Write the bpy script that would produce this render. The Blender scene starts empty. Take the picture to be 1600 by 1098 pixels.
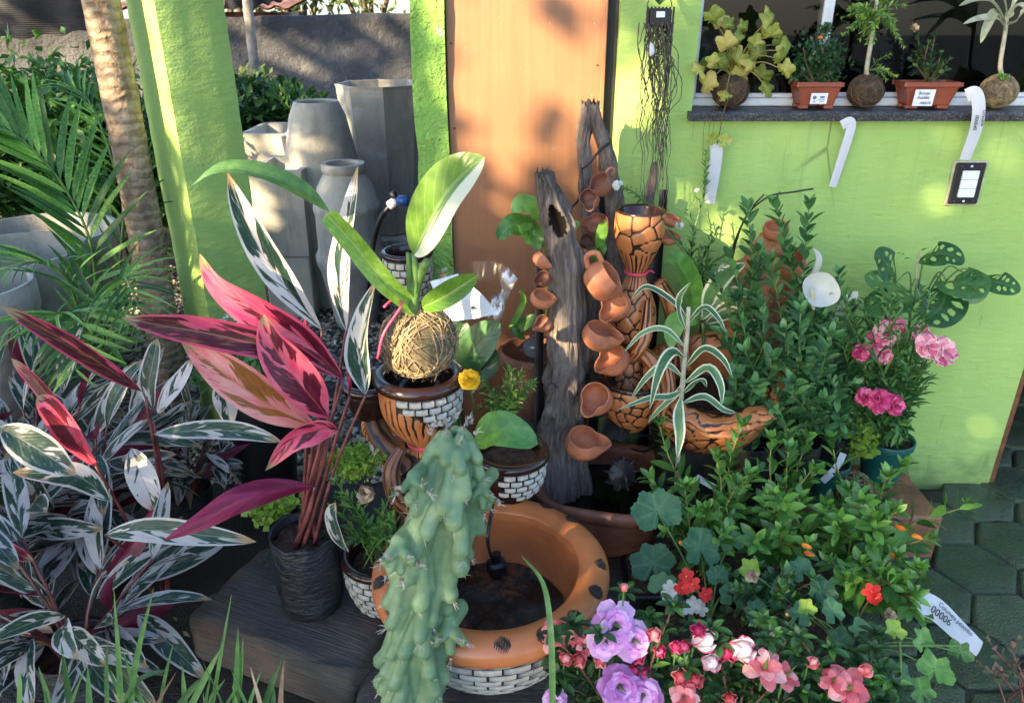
import bpy, math, random
from math import sin, cos, pi, tan, atan2, sqrt, exp
from mathutils import Vector, Matrix, noise

random.seed(7)
R = math.radians
SC = bpy.context.scene
COL = SC.collection
V = Vector

# ------------------------------------------------------------------ camera
CAM_H, FPX, PITCH = 1.6, 1200.0, R(24.4)
cam = bpy.data.cameras.new('camera'); camo = bpy.data.objects.new('camera', cam); COL.objects.link(camo)
camo.location = (0, 0, CAM_H); camo.rotation_euler = (R(90) - PITCH, 0, 0)
cam.sensor_width = 36; cam.lens = 36 * FPX / 1600; cam.clip_start = 0.05; cam.clip_end = 300
cam.dof.use_dof = True; cam.dof.focus_distance = 1.95; cam.dof.aperture_fstop = 9.0
SC.camera = camo
# ------------------------------------------------------------------ sky, sun, exposure
SUN_D = V((0.63, 0.66, -0.43)).normalized()          # the way the light travels
SUN_EL = math.asin(-SUN_D.z)
w = bpy.data.worlds.new('World'); SC.world = w; w.use_nodes = True
wn = w.node_tree; bg = wn.nodes['Background']
sky = wn.nodes.new('ShaderNodeTexSky'); sky.sky_type = 'NISHITA'; sky.sun_disc = False
sky.sun_elevation = SUN_EL; sky.sun_rotation = atan2(-SUN_D.x, -SUN_D.y)
sky.air_density = 1.0; sky.dust_density = 1.0; sky.ozone_density = 3.0
wn.links.new(sky.outputs[0], bg.inputs[0]); bg.inputs[1].default_value = 0.115
sl = bpy.data.lights.new('sun', 'SUN'); sl.energy = 5.0; sl.angle = R(0.6); sl.color = (1.0, 0.77, 0.46)
so = bpy.data.objects.new('sun', sl); COL.objects.link(so)
so.rotation_euler = SUN_D.to_track_quat('-Z', 'Y').to_euler(); so.location = (-6, -6, 6)
SC.view_settings.view_transform = 'Standard'; SC.view_settings.look = 'None'
SC.view_settings.exposure = 2.36; SC.view_settings.gamma = 1.0
SC.render.engine = 'CYCLES'
SC.cycles.use_denoising = True
SC.cycles.max_bounces = 5; SC.cycles.diffuse_bounces = 3; SC.cycles.glossy_bounces = 2
SC.cycles.transmission_bounces = 4; SC.cycles.transparent_max_bounces = 10
SC.cycles.sample_clamp_indirect = 6.0

# ------------------------------------------------------------------ pixel -> place helpers (1600 x 1098 photograph)
def ray(u, v):
    cx = (u - 800) / FPX; cy = (549 - v) / FPX
    return V((cx, cos(PITCH) + cy * sin(PITCH), -sin(PITCH) + cy * cos(PITCH)))
def P(u, v, Y):                       # point seen at (u,v) that lies at distance Y from the viewer's plane
    d = ray(u, v); return V((0, 0, CAM_H)) + d * (Y / d.y)
def G(u, v, z=0.0):                   # point seen at (u,v) that lies at height z
    d = ray(u, v); return V((0, 0, CAM_H)) + d * ((z - CAM_H) / d.z)
def dep(p): return p.y * cos(PITCH) + (CAM_H - p.z) * sin(PITCH)
def pxm(n, p): return n * dep(p) / FPX    # n photograph pixels at p, in metres
def rnd(a, b): return random.uniform(a, b)

# ------------------------------------------------------------------ materials
class NT:
    def __init__(s, m):
        s.m = m; m.use_nodes = True; s.t = m.node_tree
        s.b = s.t.nodes['Principled BSDF']; s.out = s.t.nodes['Material Output']
    def n(s, typ, **kw):
        o = s.t.nodes.new(typ)
        for k, x in kw.items(): setattr(o, k, x)
        return o
    def put(s, sock, val):
        if isinstance(val, bpy.types.NodeSocket): s.t.links.new(val, sock)
        elif isinstance(val, (tuple, list)) and len(val) == 3 and sock.type == 'RGBA': sock.default_value = (*val, 1)
        else: sock.default_value = val
    def coord(s, which='Object'):
        return s.n('ShaderNodeTexCoord').outputs[which]
    def map(s, vec, scale=(1, 1, 1), loc=(0, 0, 0), rot=(0, 0, 0)):
        o = s.n('ShaderNodeMapping'); s.put(o.inputs[0], vec)
        o.inputs['Scale'].default_value = scale; o.inputs['Location'].default_value = loc; o.inputs['Rotation'].default_value = rot
        return o.outputs[0]
    def noise(s, vec, scale=5, detail=4, rough=.55, dist=0):
        o = s.n('ShaderNodeTexNoise'); s.put(o.inputs['Vector'], vec)
        o.inputs['Scale'].default_value = scale; o.inputs['Detail'].default_value = detail
        o.inputs['Roughness'].default_value = rough; o.inputs['Distortion'].default_value = dist
        return o.outputs['Fac']
    def voro(s, vec, scale=5, feature='F1', out='Distance', rand=1):
        o = s.n('ShaderNodeTexVoronoi', feature=feature); s.put(o.inputs['Vector'], vec)
        o.inputs['Scale'].default_value = scale; o.inputs['Randomness'].default_value = rand
        return o.outputs[out]
    def wave(s, vec, scale=5, dist=2, detail=2, dirn='X', dscale=1):
        o = s.n('ShaderNodeTexWave', bands_direction=dirn); s.put(o.inputs['Vector'], vec)
        o.inputs['Scale'].default_value = scale; o.inputs['Distortion'].default_value = dist
        o.inputs['Detail'].default_value = detail; o.inputs['Detail Scale'].default_value = dscale
        return o.outputs['Fac']
    def ramp(s, fac, stops, interp='LINEAR'):
        o = s.n('ShaderNodeValToRGB'); s.put(o.inputs[0], fac); cr = o.color_ramp; cr.interpolation = interp
        while len(cr.elements) < len(stops): cr.elements.new(0.5)
        for e, (p, c) in zip(cr.elements, stops):
            e.position = p; e.color = (*c, 1) if isinstance(c, (tuple, list)) else (c, c, c, 1)
        return o.outputs[0]
    def mix(s, fac, a, b, blend='MIX'):
        o = s.n('ShaderNodeMix', data_type='RGBA', blend_type=blend); s.put(o.inputs[0], fac)
        s.put(o.inputs[6], a); s.put(o.inputs[7], b); return o.outputs[2]
    def math(s, op, a, b=0.0, c=0.0, clamp=False):
        o = s.n('ShaderNodeMath', operation=op, use_clamp=clamp); s.put(o.inputs[0], a); s.put(o.inputs[1], b)
        if len(o.inputs) > 2: s.put(o.inputs[2], c)
        return o.outputs[0]
    def smooth(s, x, a, b):
        o = s.n('ShaderNodeMapRange', interpolation_type='SMOOTHSTEP'); s.put(o.inputs[0], x)
        o.inputs[1].default_value = a; o.inputs[2].default_value = b; return o.outputs[0]
    def sep(s, vec):
        o = s.n('ShaderNodeSeparateXYZ'); s.put(o.inputs[0], vec); return o.outputs
    def bump(s, h, strength=.5, dist=.01):
        o = s.n('ShaderNodeBump'); s.put(o.inputs['Height'], h)
        o.inputs['Strength'].default_value = strength; o.inputs['Distance'].default_value = dist
        s.t.links.new(o.outputs[0], s.b.inputs['Normal']); return o.outputs[0]
    def rand(s): return s.n('ShaderNodeObjectInfo').outputs['Random']
    def col(s, c): s.put(s.b.inputs['Base Color'], c)
    def rough(s, r): s.put(s.b.inputs['Roughness'], r)
    def spec(s, r): s.put(s.b.inputs['Specular IOR Level'], r)

M = {}
def mat(name):
    def deco(fn):
        m = bpy.data.materials.new(name); n = NT(m); fn(n); M[name] = m; return fn
    return deco
def simple(name, c, rough=.6, var=.15, scale=20, bump=0.0, bscale=60, spec=.5, bdist=.003, metal=0):
    m = bpy.data.materials.new(name); n = NT(m); co = n.coord()
    f = n.noise(co, scale, 5)
    d = tuple(max(0, x * (1 - var * 2)) for x in c); l = tuple(min(1, x * (1 + var)) for x in c)
    n.col(n.ramp(f, [(.3, d), (.7, l)])); n.rough(rough); n.spec(spec); n.b.inputs['Metallic'].default_value = metal
    if bump: n.bump(n.noise(co, bscale, 6), bump, bdist)
    M[name] = m; return m

def leafmat(name, stops, rough=.42, trans=.3, tcol=None, vein=None, vstr=.25, under=None, spec=.4, edge=None, hvar=.10, nscale=3.0, base=None):
    """leaf: uv.x across (0..1), uv.y along; colour from uneven noise, a pale midrib, optional pale edge and other underside"""
    m = bpy.data.materials.new(name); n = NT(m)
    uv = n.coord('UV'); x, y, _ = n.sep(uv)
    ax = n.math('ABSOLUTE', n.math('SUBTRACT', x, .5))         # 0 midrib .5 edge
    co = n.coord('Object')
    rv = n.rand()
    f = n.math('ADD', n.noise(co, nscale * 12, 3), n.math('MULTIPLY', n.math('SUBTRACT', rv, .5), .7))
    c = n.ramp(f, stops)
    if vein:
        mid = n.math('SUBTRACT', 1.0, n.smooth(ax, .012, .05))
        sv = n.math('SINE', n.math('MULTIPLY', n.math('SUBTRACT', n.math('MULTIPLY', y, 9.0), n.math('MULTIPLY', ax, 5.0)), 2 * pi))
        sv = n.math('MULTIPLY', n.smooth(sv, .86, 1.0), .45)
        c = n.mix(n.math('MULTIPLY', n.math('MAXIMUM', mid, sv), vstr), c, vein)
    if edge:
        c = n.mix(n.smooth(n.math('ADD', ax, n.math('MULTIPLY', n.noise(uv, 5, 2), .12)), edge[1], edge[1] + .05), c, edge[0])
    if base:
        c = n.mix(n.math('MULTIPLY', n.math('SUBTRACT', 1.0, n.smooth(n.math('ADD', y, n.math('MULTIPLY', n.noise(n.map(uv, (14, 1, 1)), 1, 2), .25)), .15, .65)), .8), c, base)
    hs = n.n('ShaderNodeHueSaturation'); n.put(hs.inputs['Color'], c)
    n.put(hs.inputs['Value'], n.math('ADD', 1 - hvar, n.math('MULTIPLY', rv, 2 * hvar)))
    c = hs.outputs[0]
    if under:
        geo = n.n('ShaderNodeNewGeometry'); c = n.mix(geo.outputs['Backfacing'], c, under)
    n.col(c); n.rough(rough); n.spec(spec)
    sv2 = n.math('SINE', n.math('MULTIPLY', n.math('SUBTRACT', n.math('MULTIPLY', y, 9.0), n.math('MULTIPLY', ax, 5.0)), 2 * pi))
    n.bump(n.math('ADD', n.math('MULTIPLY', sv2, .25), n.smooth(ax, 0, .06)), .25, .002)
    tr = n.n('ShaderNodeBsdfTranslucent'); n.put(tr.inputs[0], tcol if tcol else c)
    if not tcol:
        hs2 = n.n('ShaderNodeHueSaturation'); n.put(hs2.inputs['Color'], c); hs2.inputs['Value'].default_value = 1.5; hs2.inputs['Saturation'].default_value = 1.1
        n.put(tr.inputs[0], hs2.outputs[0])
    mx = n.n('ShaderNodeMixShader'); mx.inputs[0].default_value = trans
    n.t.links.new(n.b.outputs[0], mx.inputs[1]); n.t.links.new(tr.outputs[0], mx.inputs[2])
    n.t.links.new(mx.outputs[0], n.out.inputs[0])
    M[name] = m; return m

# ------------------------------------------------------------------ mesh builder
class MB:
    def __init__(s): s.v = []; s.f = []; s.uv = []; s.mi = []
    def add(s, verts, faces, uvs=None, mi=0):
        o = len(s.v); s.v += [tuple(p) for p in verts]
        for k, f in enumerate(faces):
            s.f.append(tuple(i + o for i in f)); s.mi.append(mi)
            s.uv.append([uvs[i] for i in f] if uvs else [(0, 0)] * len(f))
        return s
    def box(s, c, size, M3=None, mi=0, bev=0.0):
        hx, hy, hz = size[0] / 2, size[1] / 2, size[2] / 2; c = V(c)
        if bev <= 0:
            vs = [V((x, y, z)) for x in (-hx, hx) for y in (-hy, hy) for z in (-hz, hz)]
            fs = [(0, 1, 3, 2), (4, 6, 7, 5), (0, 4, 5, 1), (2, 3, 7, 6), (0, 2, 6, 4), (1, 5, 7, 3)]
        else:
            vs = []; idx = {}
            for sx in (-1, 1):
                for sy in (-1, 1):
                    for sz in (-1, 1):
                        for ax in range(3):
                            p = [sx * hx, sy * hy, sz * hz]
                            for k in range(3):
                                if k != ax: p[k] -= (sx, sy, sz)[k] * bev
                            idx[(sx, sy, sz, ax)] = len(vs); vs.append(V(p))
            fs = []
            for ax in range(3):
                o1, o2 = [(1, 2), (2, 0), (0, 1)][ax]
                for sg in (-1, 1):
                    q = []
                    for a, b in ((-1, -1), (1, -1), (1, 1), (-1, 1)):
                        t = [0, 0, 0]; t[ax] = sg; t[o1] = a; t[o2] = b; q.append(idx[(*t, ax)])
                    fs.append(tuple(q if sg > 0 else q[::-1]))
            for ax in range(3):       # edges along ax
                o1, o2 = [(1, 2), (2, 0), (0, 1)][ax]
                for a in (-1, 1):
                    for b in (-1, 1):
                        t0 = [0, 0, 0]; t0[o1] = a; t0[o2] = b; t1 = list(t0); t0[ax] = -1; t1[ax] = 1
                        q = (idx[(*t0, o1)], idx[(*t1, o1)], idx[(*t1, o2)], idx[(*t0, o2)])
                        fs.append(q if a * b < 0 else q[::-1])
            for sx in (-1, 1):
                for sy in (-1, 1):
                    for sz in (-1, 1):
                        q = tuple(idx[(sx, sy, sz, k)] for k in range(3)); fs.append(q if sx * sy * sz > 0 else q[::-1])
        if M3 is not None: vs = [M3 @ p for p in vs]
        return s.add([p + c for p in vs], fs, mi=mi)
    def tube(s, pts, rad, n=8, cap=True, mi=0, flat=1.0, up=None):
        pts = [V(p) for p in pts]; m = len(pts)
        if not hasattr(rad, '__len__'): rad = [rad] * m
        vs = []; uvs = []; u = None
        for i, p in enumerate(pts):
            t = (pts[min(i + 1, m - 1)] - pts[max(i - 1, 0)]); t = t.normalized() if t.length > 1e-9 else V((0, 0, 1))
            if u is None:
                u = V(up) if up else (V((1, 0, 0)) if abs(t.x) < .9 else V((0, 1, 0)))
            u = (u - t * u.dot(t)); u = u.normalized() if u.length > 1e-6 else t.orthogonal().normalized()
            b = t.cross(u)
            for k in range(n):
                a = 2 * pi * k / n
                vs.append(p + u * cos(a) * rad[i] + b * sin(a) * rad[i] * flat); uvs.append((k / n, i / max(1, m - 1)))
        fs = [(i * n + k, i * n + (k + 1) % n, (i + 1) * n + (k + 1) % n, (i + 1) * n + k) for i in range(m - 1) for k in range(n)]
        if cap: fs += [tuple(range(n))[::-1], tuple((m - 1) * n + k for k in range(n))]
        return s.add(vs, fs, uvs, mi)
    def lathe(s, prof, n=32, c=(0, 0, 0), mi=0, wob=None, closed=False, M4=None):
        vs = []; uvs = []; m = len(prof); c = V(c)
        for i, (r, z) in enumerate(prof):
            for k in range(n):
                a = 2 * pi * k / n; p = V((r * cos(a), r * sin(a), z))
                if wob: p = wob(p, a, i / (m - 1))
                if M4 is not None: p = M4 @ p
                vs.append(c + p); uvs.append((k / n, i / (m - 1)))
        fs = [(i * n + k, i * n + (k + 1) % n, (i + 1) * n + (k + 1) % n, (i + 1) * n + k) for i in range(m - 1) for k in range(n)]
        if prof[0][0] > 1e-6 and closed: fs.append(tuple(range(n))[::-1])
        return s.add(vs, fs, uvs, mi)
    def mesh(s, name, mats, smooth=True, off=(0, 0, 0)):
        me = bpy.data.meshes.new(name); o = V(off)
        me.from_pydata([V(p) - o for p in s.v], [], s.f)
        for m in (mats if isinstance(mats, (list, tuple)) else [mats]): me.materials.append(M[m] if isinstance(m, str) else m)
        ul = me.uv_layers.new(name='UVMap')
        flat = [c for f in s.uv for q in f for c in q]
        if len(flat) == 2 * len(me.loops): ul.data.foreach_set('uv', flat)
        if len(me.polygons) == len(s.mi):
            me.polygons.foreach_set('material_index', s.mi)
        me.polygons.foreach_set('use_smooth', [smooth] * len(me.polygons))
        me.update(); return me
    def build(s, name, mats, parent=None, smooth=True, off=None, angle=None):
        """parts are modelled in world places and stored relative to their thing's base"""
        base = V((0, 0, 0))
        if parent is not None: base = ROOT.get(parent.name, V((0, 0, 0)))
        elif off is not None: base = V(off)
        me = s.mesh(name, mats, smooth, base)
        o = bpy.data.objects.new(name, me); COL.objects.link(o)
        if parent is not None: o.parent = parent; ROOT[o.name] = base
        else: o.location = base; ROOT[o.name] = base
        if angle is not None and smooth: me.set_sharp_from_angle(angle=R(angle))
        return o
ROOT = {}
def tag(o, label=None, cat=None, group=None, kind=None):
    if label: o['label'] = label
    if cat: o['category'] = cat
    if group: o['group'] = group
    if kind: o['kind'] = kind
    return o
def thing(name, label, cat, loc, group=None):
    o = bpy.data.objects.new(name, None); COL.objects.link(o); o.location = loc; o.empty_display_size = .05
    ROOT[o.name] = V(loc); return tag(o, label, cat, group)
def inst(name, me, parent, mw):
    """one more piece of shared mesh data under its thing, at world matrix mw"""
    o = bpy.data.objects.new(name, me); COL.objects.link(o); o.parent = parent
    b = ROOT.get(parent.name, V((0, 0, 0)))
    o.matrix_local = Matrix.Translation(-b) @ mw; return o
def frame(pos, fwd, up=(0, 0, 1), s=1.0, roll=0.0):
    y = V(fwd).normalized(); u = V(up); x = y.cross(u)
    if x.length < 1e-4: x = y.cross(V((0.3, 1, .2)))
    x.normalize(); z = x.cross(y)
    if roll:
        c, d = cos(roll), sin(roll); x, z = x * c + z * d, z * c - x * d
    sc = s if hasattr(s, '__len__') else (s, s, s)
    m = Matrix.Identity(4)
    for i in range(3): m[i][0] = x[i] * sc[0]; m[i][1] = y[i] * sc[1]; m[i][2] = z[i] * sc[2]; m[i][3] = pos[i]
    return m
def spline(pts, n):
    """Catmull-Rom through pts (Vectors or tuples), n samples"""
    pts = [V(p) for p in pts]; m = len(pts)
    if m == 2: return [pts[0].lerp(pts[1], i / (n - 1)) for i in range(n)]
    out = []
    for i in range(n):
        t = i / (n - 1) * (m - 1); k = min(int(t), m - 2); f = t - k
        p0 = pts[k - 1] if k > 0 else pts[0] * 2 - pts[1]; p1 = pts[k]; p2 = pts[k + 1]
        p3 = pts[k + 2] if k + 2 < m else pts[-1] * 2 - pts[-2]
        out.append(.5 * ((2 * p1) + (p2 - p0) * f + (2 * p0 - 5 * p1 + 4 * p2 - p3) * f * f + (3 * p1 - p0 - 3 * p2 + p3) * f ** 3))
    return out
def lin(xs, t):
    k = t * (len(xs) - 1); i = min(int(k), len(xs) - 2); return xs[i] + (xs[i + 1] - xs[i]) * (k - i)
def wlance(t, peak=.45, sharp=1.0):          # leaf outline, 0 at base and tip
    a = t / peak if t < peak else (1 - t) / (1 - peak)
    return max(0.0, sin(a * pi / 2)) ** sharp
def leaf_mesh(name, mats, L=1, W=.3, ns=8, nc=4, peak=.45, sharp=.9, fold=.25, bend=.6, wave=.0, twist=0.0, petiole=0.0, curl=0.0, wf=None, lobes=None):
    """leaf blade from the origin along +Y, upper side +Z, bending down by `bend` radians over its length"""
    mb = MB(); vs = []; uvs = []; fs = []
    y = z = 0.0; st = L / ns; ph = rnd(0, 6)
    for i in range(ns + 1):
        t = i / ns; hw = (wf(t) if wf else wlance(t, peak, sharp)) * W / 2
        hw = max(hw, W * .015)
        a = -bend * t
        for k in range(nc + 1):
            x = (k / nc - .5) * 2; xx = x * hw
            zz = abs(xx) * fold - curl * xx * xx / max(W, 1e-4) + wave * W * sin(t * 14 + ph + x) * abs(x)
            tw = twist * t
            px_, pz_ = xx * cos(tw) - zz * sin(tw), xx * sin(tw) + zz * cos(tw)
            vs.append((px_, y - sin(a) * pz_, z + cos(a) * pz_)); uvs.append((k / nc, t))
        y += cos(a) * st; z += sin(a) * st
    for i in range(ns):
        for k in range(nc):
            q = i * (nc + 1) + k; fs.append((q, q + 1, q + nc + 2, q + nc + 1))
    mb.add(vs, fs, uvs)
    return mb.mesh(name, mats)
def hero_leaf(pts, W, parent, mats, name='leaf', ns=16, nc=6, peak=.45, sharp=.8, nrm=(0, -1, .5), roll=0.0, roll2=None, fold=.2, wave=.0, wf=None, curl=0.0):
    """a single leaf blade along a path of places; nrm is the way its upper side faces; roll/roll2 turn it at base/tip"""
    p = spline(pts, ns + 1); mb = MB(); vs = []; uvs = []; fs = []; ph = rnd(0, 6)
    if roll2 is None: roll2 = roll
    for i in range(ns + 1):
        t = i / ns; tg = (p[min(i + 1, ns)] - p[max(i - 1, 0)]).normalized()
        nn = V(nrm); nn = (nn - tg * nn.dot(tg)); nn = nn.normalized() if nn.length > 1e-5 else tg.orthogonal().normalized()
        x = tg.cross(nn).normalized(); r = roll + (roll2 - roll) * t
        x, nn = x * cos(r) + nn * sin(r), nn * cos(r) - x * sin(r)
        hw = max((wf(t) if wf else wlance(t, peak, sharp)) * W / 2, W * .012)
        for k in range(nc + 1):
            a = (k / nc - .5) * 2
            zz = abs(a) * hw * fold - curl * hw * a * a + wave * W * sin(t * 15 + ph + a * 1.5) * abs(a)
            vs.append(p[i] + x * a * hw + nn * zz); uvs.append((k / nc, t))
    for i in range(ns):
        for k in range(nc):
            q = i * (nc + 1) + k; fs.append((q, q + 1, q + nc + 2, q + nc + 1))
    mb.add(vs, fs, uvs)
    return mb.build(name, mats, parent)
def fbm(p, o=4):
    return noise.fractal(p, 1.0, 2.0, o)

# handwriting is made first, while the scene is still empty
TXT = {}
def _letters(s, size, shear=.15):
    cu = bpy.data.curves.new('lettering', 'FONT'); cu.body = s; cu.size = size; cu.shear = shear; cu.align_x = 'CENTER'; cu.align_y = 'CENTER'; cu.offset = size * .012
    o = bpy.data.objects.new('lettering_curve', cu); COL.objects.link(o); dg = bpy.context.evaluated_depsgraph_get(); me = bpy.data.meshes.new_from_object(o.evaluated_get(dg))
    bpy.data.objects.remove(o); bpy.data.curves.remove(cu); me.materials.clear(); TXT[s] = me
for _s, _z in (('Bonsai', .0125), ('Azaléia', .0125), ('000078', .0105), ('000045', .014), ('Dracena', .013), ('Columeia peixinho', .0165), ('00006', .027)): _letters(_s, _z)
# ================================================================== materials of the setting
@mat('ground')
def _(n):
    co = n.coord(); f = n.noise(co, 3, 6); g = n.noise(co, 40, 6)
    c = n.ramp(f, [(.3, (.010, .009, .007)), (.55, (.022, .019, .014)), (.75, (.020, .027, .012))])
    n.col(n.mix(n.math('MULTIPLY', g, .45), c, (.045, .037, .027))); n.rough(n.ramp(f, [(.35, .35), (.6, .85)]))
    n.bump(n.math('ADD', g, n.noise(co, 150, 4)), .7, .012)
@mat('paver')
def _(n):
    co = n.coord(); f = n.noise(co, 5, 6, .6); g = n.noise(co, 60, 5)
    r = n.rand()
    c = n.ramp(n.math('ADD', f, n.math('MULTIPLY', n.math('SUBTRACT', r, .5), .3)), [(.25, (.024, .048, .022)), (.5, (.050, .080, .040)), (.75, (.085, .11, .068))])
    c = n.mix(n.smooth(n.noise(co, 22, 5), .55, .75), c, (.03, .03, .024))
    c = n.mix(n.smooth(n.noise(co, 130, 4), .6, .72), c, (.10, .10, .085)); c = n.mix(n.math('MULTIPLY', n.smooth(n.noise(n.map(co, (1, 1, 1), (3, 7, 0)), 3.3, 5), .5, .66), .8), c, (.020, .042, .014))
    n.col(c); n.rough(n.ramp(f, [(.3, .28), (.6, .8)])); n.bump(n.math('ADD', n.noise(co, 160, 5), n.math('MULTIPLY', f, 2.5)), .9, .008)
@mat('green_plaster')
def _(n):
    co = n.coord(); f = n.noise(co, 1.6, 5); g = n.noise(co, 9, 6)
    c = n.ramp(n.math('ADD', n.math('MULTIPLY', f, .6), n.math('MULTIPLY', g, .4)), [(.3, (.285, .43, .115)), (.55, (.325, .485, .135)), (.75, (.36, .52, .165))])
    z = n.sep(co)[2]
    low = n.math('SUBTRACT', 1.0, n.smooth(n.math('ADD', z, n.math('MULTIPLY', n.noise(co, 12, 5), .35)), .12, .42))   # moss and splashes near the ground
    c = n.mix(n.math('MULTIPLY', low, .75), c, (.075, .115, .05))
    st = n.smooth(n.noise(n.map(co, (14, 14, 2.2)), 1.5, 6, .65), .60, .72)
    c = n.mix(n.math('MULTIPLY', st, .5), c, (.14, .22, .07))
    drip = n.math('MULTIPLY', n.smooth(n.noise(n.map(co, (22, 1, .8)), 1.4, 5, .6), .55, .72), n.math('MULTIPLY', n.smooth(z, .95, 1.27), n.math('SUBTRACT', 1.0, n.smooth(z, 1.29, 1.31))))
    c = n.mix(n.math('MULTIPLY', drip, .45), c, (.13, .19, .08))
    crk = n.math('MULTIPLY', n.smooth(n.voro(n.map(co, (1, 1, .6), (2, 0, 1)), 2.6, 'DISTANCE_TO_EDGE'), .0, .010), 1.0); crk = n.math('MULTIPLY', n.math('SUBTRACT', 1.0, crk), n.smooth(n.noise(co, 2.0, 2), .55, .65)); c = n.mix(n.math('MULTIPLY', crk, .7), c, (.07, .10, .04))
    sp = n.smooth(n.noise(co, 55, 3), .70, .76); c = n.mix(n.math('MULTIPLY', sp, .5), c, (.10, .13, .06))
    c = n.mix(n.math('MULTIPLY', n.smooth(n.noise(n.map(co, (3, 3, 1.2), (4, 2, 1)), 1.2, 4), .58, .75), .30), c, (.42, .62, .2))
    n.col(c); n.rough(.75); n.spec(.25)
    h = n.math('ADD', n.math('MULTIPLY', n.noise(n.map(co, (5, 5, 14)), 4, 5), 1.0), n.math('MULTIPLY', n.noise(co, 120, 4), .3))
    n.bump(h, .55, .008)
@mat('rough_plaster')
def _(n):
    co = n.coord(); f = n.noise(co, 14, 6, .65)
    c = n.ramp(n.noise(co, 5, 5), [(.3, (.19, .38, .07)), (.7, (.30, .53, .10))])
    c = n.mix(n.smooth(n.noise(n.map(co, (1, 1, .7), (3, 1, 8)), 9, 5), .63, .68), c, (.33, .34, .30))
    c = n.mix(n.smooth(n.noise(co, 30, 5), .62, .7), c, (.10, .14, .05))
    n.col(c); n.rough(.85); n.bump(n.math('ADD', n.math('MULTIPLY', f, 3), n.noise(co, 90, 4)), .9, .014)
@mat('door_paint')
def _(n):
    co = n.coord(); st = n.noise(n.map(co, (40, 40, 1.2)), 1.5, 6, .6); f = n.noise(co, 2.5, 4)
    c = n.ramp(n.math('ADD', n.math('MULTIPLY', st, .5), n.math('MULTIPLY', f, .5)), [(.3, (.225, .10, .05)), (.5, (.27, .125, .062)), (.72, (.32, .155, .08))])
    c = n.mix(n.math('MULTIPLY', n.smooth(n.noise(n.map(co, (1, 1, .5)), 60, 5), .7, .74), .55), c, (.55, .36, .22))
    n.col(c); n.rough(.42); n.spec(.4); n.bump(n.math('ADD', n.noise(co, 3, 3), n.math('MULTIPLY', st, .2)), .25, .012)
@mat('concrete_wall')
def _(n):
    co = n.coord(); f = n.noise(n.map(co, (1, 1, .35)), 1.4, 6, .6); g = n.noise(co, 14, 7, .7)
    c = n.ramp(f, [(.28, (.06, .063, .072)), (.5, (.13, .135, .15)), (.72, (.22, .22, .225))])
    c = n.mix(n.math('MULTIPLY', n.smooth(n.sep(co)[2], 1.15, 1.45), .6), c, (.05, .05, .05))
    n.col(n.mix(n.math('MULTIPLY', g, .5), c, (.06, .06, .065))); n.rough(.95); n.bump(g, 1.0, .05)
@mat('cement')
def _(n):
    co = n.coord(); f = n.noise(n.map(co, (1, 1, .5)), 3, 6, .6); r = n.rand()
    c = n.ramp(n.math('ADD', f, n.math('MULTIPLY', n.math('SUBTRACT', r, .5), .25)), [(.25, (.25, .238, .205)), (.5, (.385, .368, .32)), (.75, (.50, .478, .415))])
    c = n.mix(n.math('MULTIPLY', n.smooth(n.noise(n.map(co, (5, 5, .7)), 2.2, 6, .65), .5, .72), .55), c, (.13, .135, .115))
    c = n.mix(n.math('MULTIPLY', n.smooth(n.noise(co, 90, 3), .68, .74), .7), c, (.08, .08, .07))
    c = n.mix(n.math('MULTIPLY', n.smooth(n.noise(n.map(co, (1, 1, 2), (5, 5, 5)), 4, 5), .55, .7), .4), c, (.55, .54, .50))
    n.col(c); n.rough(.85); n.bump(n.math('ADD', n.noise(co, 60, 5), n.math('MULTIPLY', n.noise(co, 8, 3), 1.5)), .5, .006)
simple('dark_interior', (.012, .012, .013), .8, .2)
simple('interior_item', (.05, .05, .055), .6, .3)
simple('aluminium', (.62, .64, .66), .38, .06, 30)
simple('black_gap', (.008, .007, .007), .6, .1)
simple('jamb_wood', (.16, .06, .025), .6, .3, 30, .4)
@mat('granite')
def _(n):
    co = n.coord(); f = n.noise(co, 180, 3)
    n.col(n.ramp(f, [(.4, (.018, .018, .02)), (.6, (.07, .07, .075)), (.75, (.2, .2, .2))])); n.rough(.45); n.bump(n.noise(co, 40, 5), .5, .01)
@mat('glass_pane')
def _(n):
    n.t.nodes.remove(n.b)
    g = n.n('ShaderNodeBsdfGlossy'); g.inputs['Color'].default_value = (.9, .95, 1, 1); g.inputs['Roughness'].default_value = .02
    t = n.n('ShaderNodeBsdfTransparent'); t.inputs[0].default_value = (.55, .57, .58, 1)
    fr = n.n('ShaderNodeFresnel'); fr.inputs[0].default_value = 1.45
    mx = n.n('ShaderNodeMixShader'); n.t.links.new(fr.outputs[0], mx.inputs[0])
    n.t.links.new(t.outputs[0], mx.inputs[1]); n.t.links.new(g.outputs[0], mx.inputs[2]); n.t.links.new(mx.outputs[0], n.out.inputs[0])
@mat('shade_net')
def _(n):
    co = n.coord(); n.col(n.ramp(n.noise(n.map(co, (1, 1, 8)), 3, 4), [(.3, (.010, .010, .013)), (.7, (.026, .026, .032))])); n.rough(.8)
    n.bump(n.wave(co, 30, 3, 2, 'Z'), .4, .01)
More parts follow.
